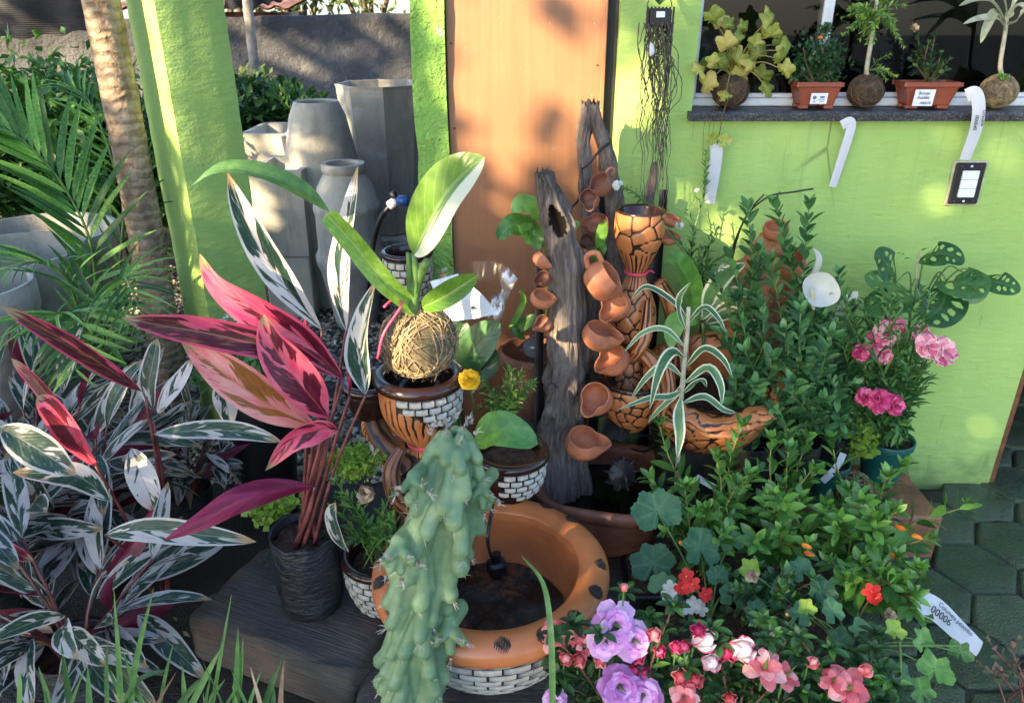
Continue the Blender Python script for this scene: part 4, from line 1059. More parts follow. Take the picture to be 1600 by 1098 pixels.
log_mesh([(868, 800, 40), (872, 760, 44), (870, 700, 37), (878, 640, 33), (884, 580, 32), (887, 520, 31), (887, 460, 31), (884, 410, 31), (872, 350, 27), (860, 310, 22), (853, 285, 17), (850, 272, 13)], 1.99, seed=2, hole=(-1.6, 342, .5, 26)).build('log', 'driftwood', f3)
log_mesh([(935, 640, 24), (932, 520, 24), (928, 420, 20), (922, 340, 15), (915, 280, 10), (912, 220, 11), (918, 185, 13), (921, 163, 13)], 2.17, 40, 80, seed=5).build('forked_log', 'driftwood', f3)
log_mesh([(958, 640, 22), (962, 520, 22), (962, 420, 18), (961, 340, 14), (955, 280, 14), (945, 225, 13), (932, 190, 12), (926, 163, 10)], 2.165, 40, 80, seed=7).build('forked_log', 'driftwood', f3)
mb = MB(); mb.tube(spline([P(908, 265, 2.12), P(920, 255, 2.11), P(938, 235, 2.12), P(952, 224, 2.14)], 14), .004, 6); mb.tube(spline([P(908, 262, 2.12), P(910, 290, 2.10), P(905, 310, 2.1), P(892, 325, 2.08)], 14), .004, 6); mb.build('binding_wire', 'black_plastic', f3)
# basin
rt = pxm(112, P(948, 744, 1.95)); h = G(948, 744, .30).z - tb.z
prof = smooth_prof([(rt * .55, 0), (rt * .78, .05), (rt * .93, .12), (rt * .985, h - .035)], 16) + [(rt * .99, h - .033), (rt * 1.03, h - .028), (rt * 1.05, h - .008), (rt * 1.03, h + .006), (rt * .97, h + .008), (rt * .88, h - .004), (rt * .87, h - .02), (rt * .92, h - .05), (rt * .8, .06), (0, .05)]
mb = MB(); mb.lathe([(0, 0)] + prof, 80, tb, wob=lambda p, a, t: V((p.x * (1 + .03 * sin(a * 3 + 2) + .02 * sin(a * 2)), p.y * (1 + .02 * sin(a * 4)), p.z + .012 * sin(a * 3 + .6) * (t > .55)))); mb.build('basin', 'terracotta_dark', f3)
mb = MB(); mb.lathe([(0, h - .075), (rt * .5, h - .075), (rt * .86, h - .075)], 48, tb); mb.build('water', 'water', f3)
# water wheel with paddles, and its bracket
wc = P(972, 740, 1.90); ax_ = V((.35, -.8, .35)).normalized(); M4 = Matrix.Translation(wc) @ ax_.to_track_quat('Z', 'Y').to_matrix().to_4x4(); rw = pxm(23, wc)
mb = MB(); mb.lathe([(0, .012), (rw * .3, .012), (rw * .32, .008), (rw * .92, .006), (rw, .002), (rw, -.006), (rw * .9, -.01), (0, -.012)], 28, (0, 0, 0), M4=M4); ww = mb.build('water_wheel', 'dark_metal', f3)
for k in range(9):
    a = 2 * pi * k / 9; mb = MB(); mb.box((0, 0, 0), (.02, .005, .03), None, 0, .001); me = mb.mesh('paddle', 'dark_metal', False)
    inst('paddle', me, ww, M4 @ Matrix.Rotation(a, 4, 'Z') @ Matrix.Translation((rw * .98, 0, -.004)))
mb = MB(); mb.tube([M4 @ V((0, 0, .012)), M4 @ V((0, -.012, .02)), M4 @ V((0, -.028, .02))], .0055, 8); mb.build('spout_pin', 'dark_metal', f3)
mb = MB(); q = P(962, 675, 1.97); mb.box(q, (.075, .05, .006), Matrix.Rotation(R(-35), 3, 'Z') @ Matrix.Rotation(R(24), 3, 'X'), 0, .001); mb.box(q + V((-.02, .03, .02)), (.008, .06, .03), Matrix.Rotation(R(-35), 3, 'Z'), 0, .001); mb.box(q + V((.03, .0, .016)), (.008, .06, .025), Matrix.Rotation(R(-35), 3, 'Z'), 0, .001); mb.build('bracket', 'dark_metal', f3, smooth=False)
mb = MB(); mb.tube(spline([P(985, 688, 1.93), P(1010, 680, 1.98), P(1022, 692, 2.02), P(1008, 705, 2.0), P(985, 700, 1.95)], 24), .0035, 6); mb.build('cable', 'black_plastic', f3)
# cups
def cup_part(u, v, Y, r, axis, spout, h=1.15, name='cup', mt='terracotta', spl=.55, pinch=.3, handle=False, narrow=.8):
    """thin-walled clay cup: axis = way its mouth points, spout = way its lip is drawn out"""
    c = P(u, v, Y); rr = pxm(r, c); z = V(axis).normalized(); s = V(spout); s = (s - z * s.dot(z)).normalized(); y = z.cross(s)
    M4 = Matrix.Identity(4)
    for i in range(3): M4[i][0] = s[i]; M4[i][1] = y[i]; M4[i][2] = z[i]; M4[i][3] = c[i]
    hh = h * rr
    out = smooth_prof([(.42, -.5), (.72, -.42), (.98, -.1), (1.0, .15), (narrow + .1, .42), (narrow + .08, .5)], 18)
    inn = smooth_prof([(narrow, .5), (narrow + .02, .4), (.88, .12), (.86, -.1), (.6, -.34), (0, -.38)], 14)
    pr = [(0, -.5)] + out + inn
    def wob(p, a, t):
        lip = max(0, (p.z / hh + .05) / .55) if p.z > -.05 * hh else 0
        c0 = max(0, cos(a)) ** 6; sd = exp(-((abs(a if a < pi else a - 2 * pi) - .75) / .3) ** 2)
        k_ = 1 + lip * (spl * c0 - pinch * sd * .6) + .02 * sin(a * 3 + u)
        return V((p.x * k_, p.y * k_, p.z - lip * c0 * hh * .16 + .02 * rr * sin(2 * a + v)))
    mb = MB(); mb.lathe([(a * rr, b * hh) for a, b in pr], 40, (0, 0, 0), wob=wob, M4=M4); o = mb.build(name, mt, f3)
    if handle:
        mb = MB(); hp_ = [M4 @ V((-narrow * rr, 0, .48 * hh)), M4 @ V((-rr * 1.35, 0, .55 * hh)), M4 @ V((-rr * 1.5, 0, .2 * hh)), M4 @ V((-rr * .98, 0, -.05 * hh))]
        mb.tube(spline(hp_, 14), rr * .14, 8); mb.build('handle', mt, o)
    return o
F_ = V((0, -1, 0))
cup_part(940, 440, 1.93, 32, (.75, -.15, .65), (.7, 0, -.7), 1.35, 'jug', handle=True, spl=.2)
cup_part(962, 477, 1.95, 24, (-.35, -.75, .35), (-.6, -.2, -.7), 1.2)
cup_part(937, 527, 1.92, 29, (.25, -.15, .95), (1, -.2, -.1), 1.15, spl=.45)
cup_part(960, 564, 1.93, 25, (-.45, -.45, .7), (-.8, -.2, -.5), 1.3)
cup_part(932, 624, 1.90, 26, (-.25, -.65, .65), (-.5, -.6, -.6), 1.4)
cup_part(912, 695, 1.88, 30, (.1, -.25, .95), (1, -.1, 0), 1.15, spl=.6)
cup_part(845, 408, 1.95, 15, (.6, .2, .6), (1, 0, -.4), 1.2, 'jug', mt='terracotta')
cup_part(850, 436, 1.97, 13, (-.3, -.5, .6), (-.7, 0, -.6), 1.2, mt='terracotta_dark')
cup_part(846, 468, 1.94, 18, (.25, -.35, .9), (1, 0, 0), 1.2, mt='terracotta')
cup_part(850, 506, 1.97, 14, (-.4, -.5, .6), (-.7, 0, -.7), 1.2, mt='terracotta_dark')
cup_part(941, 290, 2.08, 19, (-.5, -.35, .6), (-.8, -.2, -.5), 1.35, 'jug', handle=True, spl=.25, mt='terracotta_dark')
cup_part(921, 312, 2.07, 16, (-.25, -.75, .4), (.1, -.5, -.8), 1.5, mt='terracotta_dark')
cup_part(932, 352, 2.08, 20, (.0, -.45, .85), (-1, 0, -.2), 1.0, mt='terracotta_dark')
cup_part(917, 378, 2.07, 12, (-.1, -.6, .6), (.3, -.6, -.6), 1.5, mt='terracotta_dark')
# cups on the far side stick (right, behind the goblet)
cup_part(1047, 345, 2.2, 13, (.3, -.2, .9), (1, 0, 0), 1.2); cup_part(1044, 372, 2.2, 14, (.2, -.4, .9), (1, 0, 0), 1.1)
mb = MB(); q = P(1032, 360, 2.24); mb.tube([V((q.x, q.y, .02)), q + V((0, 0, .12))], [.022, .012], 10); mb.build('stake', 'driftwood', f3)
mb = MB(); q = P(842, 440, 2.0); mb.tube([V((q.x + .01, q.y, .2)), q + V((0, 0, .08))], [.02, .010], 10); mb.build('stake', 'driftwood', f3)
st = P(1014, 330, 2.25); t = thing('thin_stump', 'thin grey weathered stick standing behind the goblet', 'stick', (st.x, st.y, 0))
mb = log_mesh([(1012, 700, 12), (1012, 480, 11), (1013, 330, 9), (1020, 285, 8), (1022, 258, 5)], 2.25, 24, 50, seed=11); mb.build('stick', 'driftwood', t)

# ================================================================== terracotta pot with pump housing (left of the log)
pp = P(833, 545, 2.13); kp = dep(pp) / FPX; r = 54 * kp; hb = pp.z
t = thing('terracotta_pot', 'plain terracotta pot holding a round dark pump, left of the driftwood', 'pot', (pp.x, pp.y, hb - .2))
mb = MB(); prof = [(0, -.2), (r * .8, -.2), (r * .94, -.06), (r * .96, -.045), (r * 1.02, -.04), (r * 1.03, -.008), (r, 0), (r * .9, 0), (r * .88, -.03), (r * .82, -.12), (0, -.12)]
mb.lathe(prof, 56, pp); mb.build('body', 'terracotta_dark', t, angle=50)
tt = thing('pot_stand', 'dark timber stump under the plain terracotta pump pot', 'stump', (pp.x, pp.y, 0))
mb = MB(); mb.tube([V((pp.x, pp.y, .002)), V((pp.x, pp.y, hb - .202))], [.13, .10], 20); mb.build('stump', 'bark', tt)
pc2 = P(833, 543, 2.06); M4 = Matrix.Translation(pc2) @ V((-.15, -.9, .35)).to_track_quat('Z', 'Y').to_matrix().to_4x4(); rw = 16 * kp
simple('pump_grey', (.10, .10, .10), .6, .2, 30)
t = thing('round_pump', 'round grey pump housing with crossed arms in the terracotta pot', 'pump', pc2 - V((0, 0, .03)))
mb = MB(); mb.lathe([(0, .006), (rw * .2, .006), (rw * .9, .004), (rw, 0), (rw, -.018), (0, -.02)], 28, (0, 0, 0), M4=M4); mb.build('housing', 'pump_grey', t, angle=40)
for k in range(4):
    mb = MB(); a = pi / 2 * k + .3; mb.tube([M4 @ V((cos(a) * rw * .9, sin(a) * rw * .9, -.008)), M4 @ V((cos(a) * rw * 1.3, sin(a) * rw * 1.3, -.008))], .004, 6); mb.build('arm', 'pump_grey', t)
mb = MB(); mb.tube([M4 @ V((-.006, 0, .008)), M4 @ V((.006, 0, .012))], .003, 8); mb.build('switch', 'white_plastic', t)
mb = MB(); mb.tube([pc2 + V((0, .02, -.02)), V((pc2.x, pc2.y + .04, hb - .118))], .006, 6); mb.build('stand_rod', 'pump_grey', t)

# ================================================================== terracotta cascade by the wall (behind the leafy stems)
q0 = P(1185, 560, 2.16); t = thing('clay_cascade', 'rough clay cascade with round cups rising behind the leafy stems', 'fountain', (q0.x, q0.y, .40))
mb = MB(); gnarl(mb, [V((q0.x - .01, q0.y, .40)), P(1180, 460, 2.16), P(1192, 410, 2.16), P(1206, 370, 2.16)], [.09, .085, .055, .035], 36, 50, .14); mb.build('trunk', 'terracotta', t)
for u, v, Y, r in ((1212, 360, 2.13, 20), (1236, 412, 2.12, 24), (1160, 442, 2.12, 22), (1222, 452, 2.1, 26)):
    c = P(u, v, Y); rr = pxm(r, c); M4 = Matrix.Translation(c) @ V((rnd(-.3, .3), -.3, .9)).to_track_quat('Z', 'Y').to_matrix().to_4x4()
    mb = MB(); mb.lathe([(a * rr, b * rr) for a, b in [(0, -.8)] + smooth_prof([(.3, -.8), (.8, -.5), (1, 0), (.9, .45), (.85, .5)], 12) + smooth_prof([(.75, .48), (.85, 0), (.5, -.5), (0, -.55)], 8)], 30, (0, 0, 0), M4=M4); mb.build('cup', 'terracotta', t)
tt = thing('brick_stack', 'stack of clay blocks under the rough clay cascade by the wall', 'blocks', (q0.x, q0.y, 0))
for k in range(4): mb = MB(); mb.box((q0.x + rnd(-.005, .005), q0.y, .05 + k * .1), (.19, .19, .098), None, 0, .004); mb.build('block', 'terracotta', tt, smooth=False)

# ================================================================== black nursery bags, green pots
def bag(label, c, r, h, grp='black nursery bags', soil=True):
    t = thing('nursery_bag', label, 'plant bag', c, grp); mb = MB(); n, m = 48, 26; vs = []
    for i in range(m + 1):
        z = i / m * h
        for k in range(n):
            a = 2 * pi * k / n; q = V((cos(a) * 2, sin(a) * 2, z * 14 + c[0] * 9)); rr = r * (.86 + .14 * min(1, i / 4)) * (1 + .05 * fbm(q, 3) + .03 * fbm(V((0, 0, z * 30 + 2 * sin(a))), 2)) * (1 + .05 * (i / m) ** 3)
            vs.append(V(c) + V((rr * cos(a), rr * sin(a), z + (.012 * fbm(V((cos(a) * 2, sin(a) * 2, 7)), 2) if i > m - 3 else 0))))
    for i, (s_, z) in enumerate(((.97, h - .01), (.95, h - .03))):
        for k in range(n): a = 2 * pi * k / n; vs.append(V(c) + V((r * s_ * cos(a), r * s_ * sin(a), z)))
    mb.add(vs, [(i * n + k, i * n + (k + 1) % n, (i + 1) * n + (k + 1) % n, (i + 1) * n + k) for i in range(m + 2) for k in range(n)] + [tuple(range(n))[::-1]]); mb.build('bag', 'plastic_bag_black', t)
    mb = MB(); vs = []
    for i in range(9):
        for k in range(n): a = 2 * pi * k / n; rr = r * .96 * i / 8; vs.append(V(c) + V((rr * cos(a), rr * sin(a), h - .03 + .016 * fbm(V((rr * cos(a) * 30, rr * sin(a) * 30, 3)), 4))))
    mb.add(vs, [(i * n + k, i * n + (k + 1) % n, (i + 1) * n + (k + 1) % n, (i + 1) * n + k) for i in range(8) for k in range(n)]); mb.build('soil', 'potting_soil', t)
    return t
BAG = G(490, 942, A_Z); BAG.z = A_Z + .001
bag('black nursery bag of soil standing on the thick timber block', BAG, .082, .235)
@mat('green_pot')
def _(n): co = n.coord(); n.col(n.ramp(n.noise(co, 8, 4), [(.3, (.004, .075, .065)), (.7, (.008, .125, .105))])); n.rough(.38); n.bump(n.noise(co, 40, 3), .15, .003)
def plastic_pot(label, c, r, h, mt='green_pot', grp='plastic nursery pots', name='plastic_pot'):
    t = thing(name, label, 'pot', c, grp); mb = MB()
    mb.lathe([(0, 0), (r * .68, 0), (r * .93, h * .84), (r * .94, h * .85), (r * 1.0, h * .86), (r * 1.02, h * .985), (r, h), (r * .95, h), (r * .93, h * .9), (r * .88, h * .7)], 44, c); mb.build('body', mt, t, angle=45)
    mb = MB(); mb.lathe([(0, h * .86), (r * .5, h * .87), (r * .93, h * .84)], 28, c); mb.build('soil', 'potting_soil', t); return t
CP = P(1374, 738, 2.12); CP.z -= .02; plastic_pot('teal green plastic pot under the pink carnations', V((CP.x, CP.y, CP.z)), .082, .155)
mb = MB(); tt = thing('flat_stone', 'reddish flat slab under the teal pots by the wall', 'slab', (CP.x - .1, CP.y, 0)); mb.box((CP.x - .10, CP.y - .06, (CP.z - .002) / 2), (.42, .30, CP.z - .003), None, 0, .008); mb.build('slab', 'terracotta_dark', tt, smooth=False)
CP2 = P(1290, 742, 2.02); plastic_pot('teal green plastic pot half hidden by leaves, the smaller left one', V((CP2.x, CP2.y, CP.z)), .065, .13)
# ================================================================== leaf and petal materials
leafmat('leaf_glossy', [(.25, (.04, .12, .025)), (.5, (.075, .21, .04)), (.8, (.16, .34, .065))], .28, .22, vein=(.16, .30, .10), spec=.55, hvar=.18)
leafmat('leaf_fresh', [(.25, (.06, .17, .03)), (.5, (.11, .27, .045)), (.8, (.20, .38, .08))], .33, .3, vein=(.3, .45, .15), spec=.5, hvar=.15)
leafmat('leaf_shrub', [(.25, (.035, .11, .038)), (.5, (.065, .18, .06)), (.8, (.13, .28, .09))], .38, .25, vein=(.12, .24, .11), hvar=.2)
leafmat('leaf_dark', [(.25, (.014, .045, .016)), (.5, (.026, .08, .027)), (.8, (.05, .13, .04))], .3, .15, vein=(.06, .13, .05), spec=.5, hvar=.2)
leafmat('leaf_palm', [(.25, (.035, .11, .025)), (.5, (.08, .2, .04)), (.8, (.19, .36, .07))], .4, .35, hvar=.25)
leafmat('leaf_blade', [(.25, (.06, .14, .045)), (.5, (.10, .22, .07)), (.8, (.17, .31, .09))], .4, .35, hvar=.12)
leafmat('leaf_phil', [(.2, (.10, .22, .03)), (.5, (.17, .32, .05)), (.8, (.33, .48, .12))], .25, .4, vein=(.5, .62, .3), vstr=.3, spec=.5, hvar=.05)
leafmat('leaf_drac', [(.25, (.05, .13, .05)), (.5, (.09, .2, .08)), (.8, (.14, .27, .12))], .35, .3, edge=((.68, .70, .52), .36), hvar=.1)
leafmat('leaf_pale', [(.25, (.35, .38, .22)), (.5, (.52, .52, .36)), (.8, (.66, .64, .5))], .5, .3, hvar=.1)
leafmat('leaf_vine', [(.2, (.16, .22, .03)), (.45, (.28, .33, .05)), (.65, (.42, .42, .09)), (.85, (.50, .40, .14))], .5, .35, vein=(.5, .5, .2), hvar=.2)
leafmat('leaf_geran', [(.25, (.035, .115, .05)), (.5, (.06, .17, .075)), (.8, (.11, .24, .10))], .55, .25, vein=(.2, .33, .18), vstr=.22, hvar=.12)
leafmat('leaf_moss', [(.25, (.14, .25, .03)), (.5, (.24, .37, .05)), (.8, (.36, .5, .1))], .6, .35, hvar=.15)
leafmat('leaf_herb', [(.25, (.035, .105, .02)), (.5, (.07, .18, .035)), (.8, (.14, .27, .06))], .5, .3, hvar=.2)
leafmat('leaf_rosy', [(.25, (.06, .10, .06)), (.5, (.10, .15, .09)), (.8, (.22, .12, .11))], .4, .25, hvar=.2)
leafmat('petal_lilac', [(.25, (.62, .26, .60)), (.5, (.74, .40, .72)), (.8, (.84, .60, .80))], .6, .4, hvar=.08, base=(.58, .12, .48))
leafmat('petal_coral', [(.25, (.74, .15, .18)), (.5, (.82, .28, .29)), (.8, (.88, .48, .47))], .55, .4, hvar=.12, base=(.66, .06, .08))
leafmat('petal_white', [(.25, (.72, .55, .60)), (.5, (.82, .76, .76)), (.8, (.86, .84, .84))], .6, .4, hvar=.05, edge=((.78, .16, .3), .40))
leafmat('petal_red', [(.25, (.62, .015, .015)), (.5, (.76, .03, .025)), (.8, (.82, .07, .05))], .55, .35, hvar=.1)
leafmat('petal_pink', [(.25, (.66, .10, .22)), (.5, (.78, .26, .36)), (.8, (.88, .58, .62))], .55, .35, hvar=.15, edge=((.85, .70, .72), .42))
leafmat('petal_magenta', [(.25, (.50, .03, .14)), (.5, (.64, .06, .20)), (.8, (.74, .2, .34))], .55, .35, hvar=.15)
leafmat('petal_pure', [(.25, (.58, .59, .55)), (.5, (.64, .64, .61)), (.8, (.68, .68, .66))], .5, .35, hvar=.04)
leafmat('petal_yellow', [(.25, (.72, .40, .01)), (.5, (.80, .52, .015)), (.8, (.86, .64, .05))], .6, .35, hvar=.1)
leafmat('petal_orange', [(.25, (.75, .16, .02)), (.8, (.85, .28, .04))], .5, .3)
simple('stem_green', (.10, .20, .05), .5, .25, 30)
simple('stem_brown', (.13, .075, .035), .7, .3, 30)
simple('stem_red', (.20, .055, .05), .45, .35, 25)
simple('stem_pale', (.45, .42, .30), .6, .2, 30)
simple('stem_yellow', (.30, .26, .06), .5, .2, 30)
def variegated(name, seed, white, greens, under, thr=.47):
    m = bpy.data.materials.new(name); n = NT(m); uv = n.coord('UV'); x, y, _ = n.sep(uv); rv = n.rand()
    sx_ = n.math('SUBTRACT', x, .5); ax = n.math('ABSOLUTE', sx_); side = n.math('SIGN', sx_)
    cmb = n.n('ShaderNodeCombineXYZ'); n.put(cmb.inputs[0], n.math('SUBTRACT', n.math('MULTIPLY', y, 3.4), n.math('MULTIPLY', ax, 1.6)))
    n.put(cmb.inputs[1], n.math('ADD', n.math('MULTIPLY', side, .9), n.math('MULTIPLY', ax, 1.6))); n.put(cmb.inputs[2], n.math('ADD', n.math('MULTIPLY', rv, 40.0), seed))
    cm2 = n.n('ShaderNodeCombineXYZ'); n.put(cm2.inputs[0], n.math('SUBTRACT', n.math('MULTIPLY', y, 30.0), n.math('MULTIPLY', ax, 17.0))); n.put(cm2.inputs[1], n.math('MULTIPLY', ax, 2.0)); n.put(cm2.inputs[2], n.math('ADD', side, n.math('MULTIPLY', rv, 9.0)))
    f = n.math('ADD', n.noise(cmb.outputs[0], 1.15, 2, .5), n.math('MULTIPLY', n.math('SUBTRACT', n.noise(cm2.outputs[0], 1.0, 2), .5), .22)); g = n.noise(cmb.outputs[0], 4.5, 3, .5)
    k = n.smooth(n.math('ADD', f, n.math('MULTIPLY', n.math('SUBTRACT', rv, .5), .12)), thr, thr + .03)
    k = n.math('MULTIPLY', k, n.math('SUBTRACT', 1.0, n.smooth(n.math('ADD', ax, n.math('MULTIPLY', n.noise(uv, 6, 2), .10)), .43, .47)))
    gc_ = n.ramp(g, [(.3, greens[0]), (.55, greens[1]), (.75, greens[2])]); wc_ = n.ramp(n.noise(cmb.outputs[0], 2, 3), [(.3, white[0]), (.7, white[1])])
    c = n.mix(k, wc_, gc_)
    mid = n.math('SUBTRACT', 1.0, n.smooth(ax, .01, .035)); c = n.mix(n.math('MULTIPLY', mid, .6), c, white[2])
    tip = n.smooth(n.math('ADD', y, n.math('MULTIPLY', n.noise(n.map(uv, (3, 2, 1)), 3, 3), .25)), 1.00, 1.06)
    c = n.mix(tip, c, (.34, .24, .13))
    geo = n.n('ShaderNodeNewGeometry'); c = n.mix(geo.outputs['Backfacing'], c, n.ramp(f, [(.4, under[0]), (.55, under[1])]))
    n.col(c); n.rough(.38); n.spec(.45)
    sv2 = n.math('SINE', n.math('MULTIPLY', n.math('SUBTRACT', n.math('MULTIPLY', y, 14.0), n.math('MULTIPLY', ax, 9.0)), 2 * pi)); n.bump(n.math('ADD', n.math('MULTIPLY', sv2, .2), n.smooth(ax, 0, .05)), .3, .002)
    tr = n.n('ShaderNodeBsdfTranslucent'); n.put(tr.inputs[0], c); mx = n.n('ShaderNodeMixShader'); mx.inputs[0].default_value = .36
    n.t.links.new(n.b.outputs[0], mx.inputs[1]); n.t.links.new(tr.outputs[0], mx.inputs[2]); n.t.links.new(mx.outputs[0], n.out.inputs[0]); M[name] = m
GR3 = ((.016, .045, .030), (.03, .075, .05), (.15, .22, .16))
variegated('strom', 0.0, ((.48, .47, .44), (.62, .60, .58), (.26, .33, .24)), GR3, ((.13, .010, .03), (.24, .02, .06)), .42)
variegated('strom_white', 7.3, ((.66, .58, .54), (.74, .70, .66), (.5, .42, .38)), GR3, ((.45, .05, .10), (.55, .35, .3)), .55)
variegated('strom_red', 3.1, ((.78, .035, .13), (.82, .20, .26), (.7, .12, .12)), ((.085, .008, .020), (.15, .015, .035), (.30, .03, .05)), ((.30, .012, .06), (.50, .03, .13)), .45)
variegated('strom_maroon', 5.7, ((.50, .03, .12), (.62, .12, .16), (.42, .2, .08)), ((.055, .010, .018), (.10, .02, .03), (.22, .14, .03)), ((.16, .008, .04), (.28, .02, .08)), .38)
variegated('strom_amber', 9.9, ((.80, .16, .17), (.82, .36, .30), (.6, .2, .06)), ((.24, .085, .018), (.34, .12, .03), (.42, .20, .05)), ((.35, .02, .06), (.5, .05, .1)))

def stem_tube(t, pts, r0, r1, mt, ns=14, name='stem', n=7):
    mb = MB(); ps = spline(pts, ns); mb.tube(ps, [r0 + (r1 - r0) * i / (ns - 1) for i in range(ns)], n); return mb.build(name, mt, t)
def leafy(t, pts, LM, size, gap, r0=.004, r1=.002, mt='stem_green', whorl=2, ang=1.0, s0=.15, up=.25, jitter=.25, taper=.55, top=True, turn=1.571, tipsize=.7, ns=16):
    """a stem with leaves at every node; LM = leaf meshes (unit length along +Y)"""
    stem_tube(t, pts, r0, r1, mt, ns); ps = spline(pts, 60); d = [0]
    for a, b in zip(ps, ps[1:]): d.append(d[-1] + (b - a).length)
    L = d[-1]; s = L * s0; ph = rnd(0, 6); k = 0
    while s < L:
        i = min(range(60), key=lambda q: abs(d[q] - s)); tg = (ps[min(i + 1, 59)] - ps[max(i - 1, 0)]).normalized(); u = tg.orthogonal().normalized(); b = tg.cross(u)
        f = s / L
        for w_ in range(whorl):
            a = ph + 2 * pi * w_ / whorl + rnd(-jitter, jitter); rad = u * cos(a) + b * sin(a)
            an = ang * (1 - .45 * f) + rnd(-jitter, jitter) * .7; dr = (tg * cos(an) + rad * sin(an) + V((0, 0, up * .3 - .1))).normalized()
            sz = size * (1 - (1 - taper) * max(0, f - .5) * 2) * rnd(.55, 1.2)
            if random.random() < .1: continue
            inst('leaf', random.choice(LM), t, frame(ps[i] + rad * r0, dr, tg + V((0, 0, up)) - rad * .1, sz, rnd(-.2, .2)))
        ph += turn + rnd(-.2, .2); s += gap * rnd(.8, 1.2) * (1 - .35 * f); k += 1
    if top:
        tg = (ps[-1] - ps[-4]).normalized(); u = tg.orthogonal().normalized(); b = tg.cross(u)
        for q in range(4):
            a = ph + q * 1.6; rad = u * cos(a) + b * sin(a); an = .35 + .25 * (q % 2)
            inst('leaf', random.choice(LM), t, frame(ps[-1], tg * cos(an) + rad * sin(an), rad * -1 + tg * .3, size * tipsize * rnd(.6, .9)))
def LMs(name, mt, k=4, W=.36, **kw):
    out = []
    for i in range(k):
        kk = dict(ns=6, nc=4, fold=.25, bend=.5, wave=.0); kk.update(kw); kk['bend'] += rnd(-.25, .3); kk['fold'] += rnd(-.08, .1); out.append(leaf_mesh(name, mt, 1, W * rnd(.88, 1.12), **kk))
    return out
LM_glossy = LMs('leaf', 'leaf_glossy', 4, .42, bend=.45, peak=.5, sharp=.8, fold=.18) + LMs('leaf', 'leaf_fresh', 1, .46, bend=.3, peak=.5, sharp=.7, fold=.15)
LM_fresh = LMs('leaf', 'leaf_fresh', 3, .36, bend=.35, peak=.5) + LMs('leaf', 'leaf_glossy', 1, .36)
LM_shrub = LMs('leaf', 'leaf_shrub', 4, .44, bend=.4, peak=.5, sharp=.75, fold=.18)
LM_carn = LMs('leaf', 'leaf_shrub', 2, .22, bend=.7, peak=.4) + LMs('leaf', 'leaf_herb', 2, .22, bend=.6)
LM_azal = LMs('leaf', 'leaf_dark', 3, .46, bend=.4, peak=.55, sharp=.75) + LMs('leaf', 'leaf_glossy', 1, .44, bend=.4)
LM_herb = LMs('leaf', 'leaf_herb', 4, .30, bend=.6)
LM_rosy = LMs('leaf', 'leaf_rosy', 3, .55, bend=.4, peak=.5, sharp=.7)

# ================================================================== prayer-plant (red and white leaves) in the black bag
soil = BAG + V((0, 0, .205))
rp_ = thing('variegated_plant', 'tall plant with big pink, maroon and white striped leaves in the black bag', 'plant', soil)
CAMN = V((0, -.75, .65))
def stem_to(t, base_off, pts, r=.0055, mt='stem_red'): stem_tube(t, [soil + V(base_off) - V((0, 0, .01))] + pts, r, r * .6, mt, 18)
HL = [ # path (u,v,Y) from base to tip, width px, material, roll, fold
 ([(503, 515, 1.60), (452, 455, 1.58), (410, 395, 1.56), (375, 325, 1.55), (356, 271, 1.55)], 50, 'strom_white', .15, -.35, .25),
 ([(541, 516, 1.62), (532, 455, 1.62), (534, 400, 1.63), (548, 325, 1.64), (560, 257, 1.65)], 40, 'strom_white', -.1, .35, .25),
 ([(571, 617, 1.56), (563, 565, 1.57), (570, 505, 1.58), (590, 434, 1.60)], 44, 'strom', -.2, .5, .7),
 ([(537, 592, 1.56), (478, 535, 1.52), (410, 492, 1.48), (345, 445, 1.46), (312, 397, 1.46)], 60, 'strom_red', .25, .7, .35),
 ([(530, 588, 1.56), (440, 548, 1.48), (330, 522, 1.42), (250, 508, 1.38), (190, 497, 1.36)], 52, 'strom_maroon', .1, .35, .3),
 ([(496, 668, 1.54), (430, 638, 1.46), (372, 600, 1.42), (322, 562, 1.40), (285, 535, 1.39)], 70, 'strom_amber', -.1, -.2, .15),
 ([(513, 652, 1.54), (482, 615, 1.48), (448, 572, 1.46), (424, 532, 1.46), (411, 490, 1.47)], 72, 'strom_red', -.2, .1, .3),
 ([(528, 672, 1.52), (492, 672, 1.47), (452, 690, 1.44), (414, 736, 1.43)], 44, 'strom_red', .5, .9, .4),
 ([(492, 760, 1.52), (432, 764, 1.45), (370, 782, 1.40), (312, 815, 1.37), (256, 844, 1.35)], 46, 'strom_maroon', pi + .3, pi + .2, .2)]
for i, (pts, W, mt, ro, ro2, fo) in enumerate(HL):
    pp_ = [P(*q) for q in pts]; hero_leaf(pp_, pxm(W * .9, pp_[1]), rp_, mt, roll=ro, roll2=ro2, fold=fo + .18, nrm=CAMN, wave=.03, ns=22, sharp=.85, peak=.42)
    b = pp_[0]; m_ = soil.lerp(b, .5) + V((rnd(-.01, .01), rnd(-.02, .02), .01)); stem_to(rp_, (rnd(-.03, .03), rnd(-.03, .03), 0), [m_, b], .005 if i < 4 else .006)
for u, v, Y in ((480, 560, 1.6), (546, 620, 1.6)):
    q = P(u, v, Y); stem_to(rp_, (rnd(-.02, .02), rnd(-.02, .02), 0), [soil.lerp(q, .5), q], .006); hero_leaf([q, P(u + 4, v - 30, Y), P(u - 4, v - 75, Y)], .022, rp_, 'strom_maroon', roll=1.0, fold=.8, nrm=CAMN)
hero_leaf([P(500, 540, 1.62), P(484, 575, 1.60), P(470, 600, 1.6)], .03, rp_, 'leaf_pale', nrm=CAMN, fold=.4)

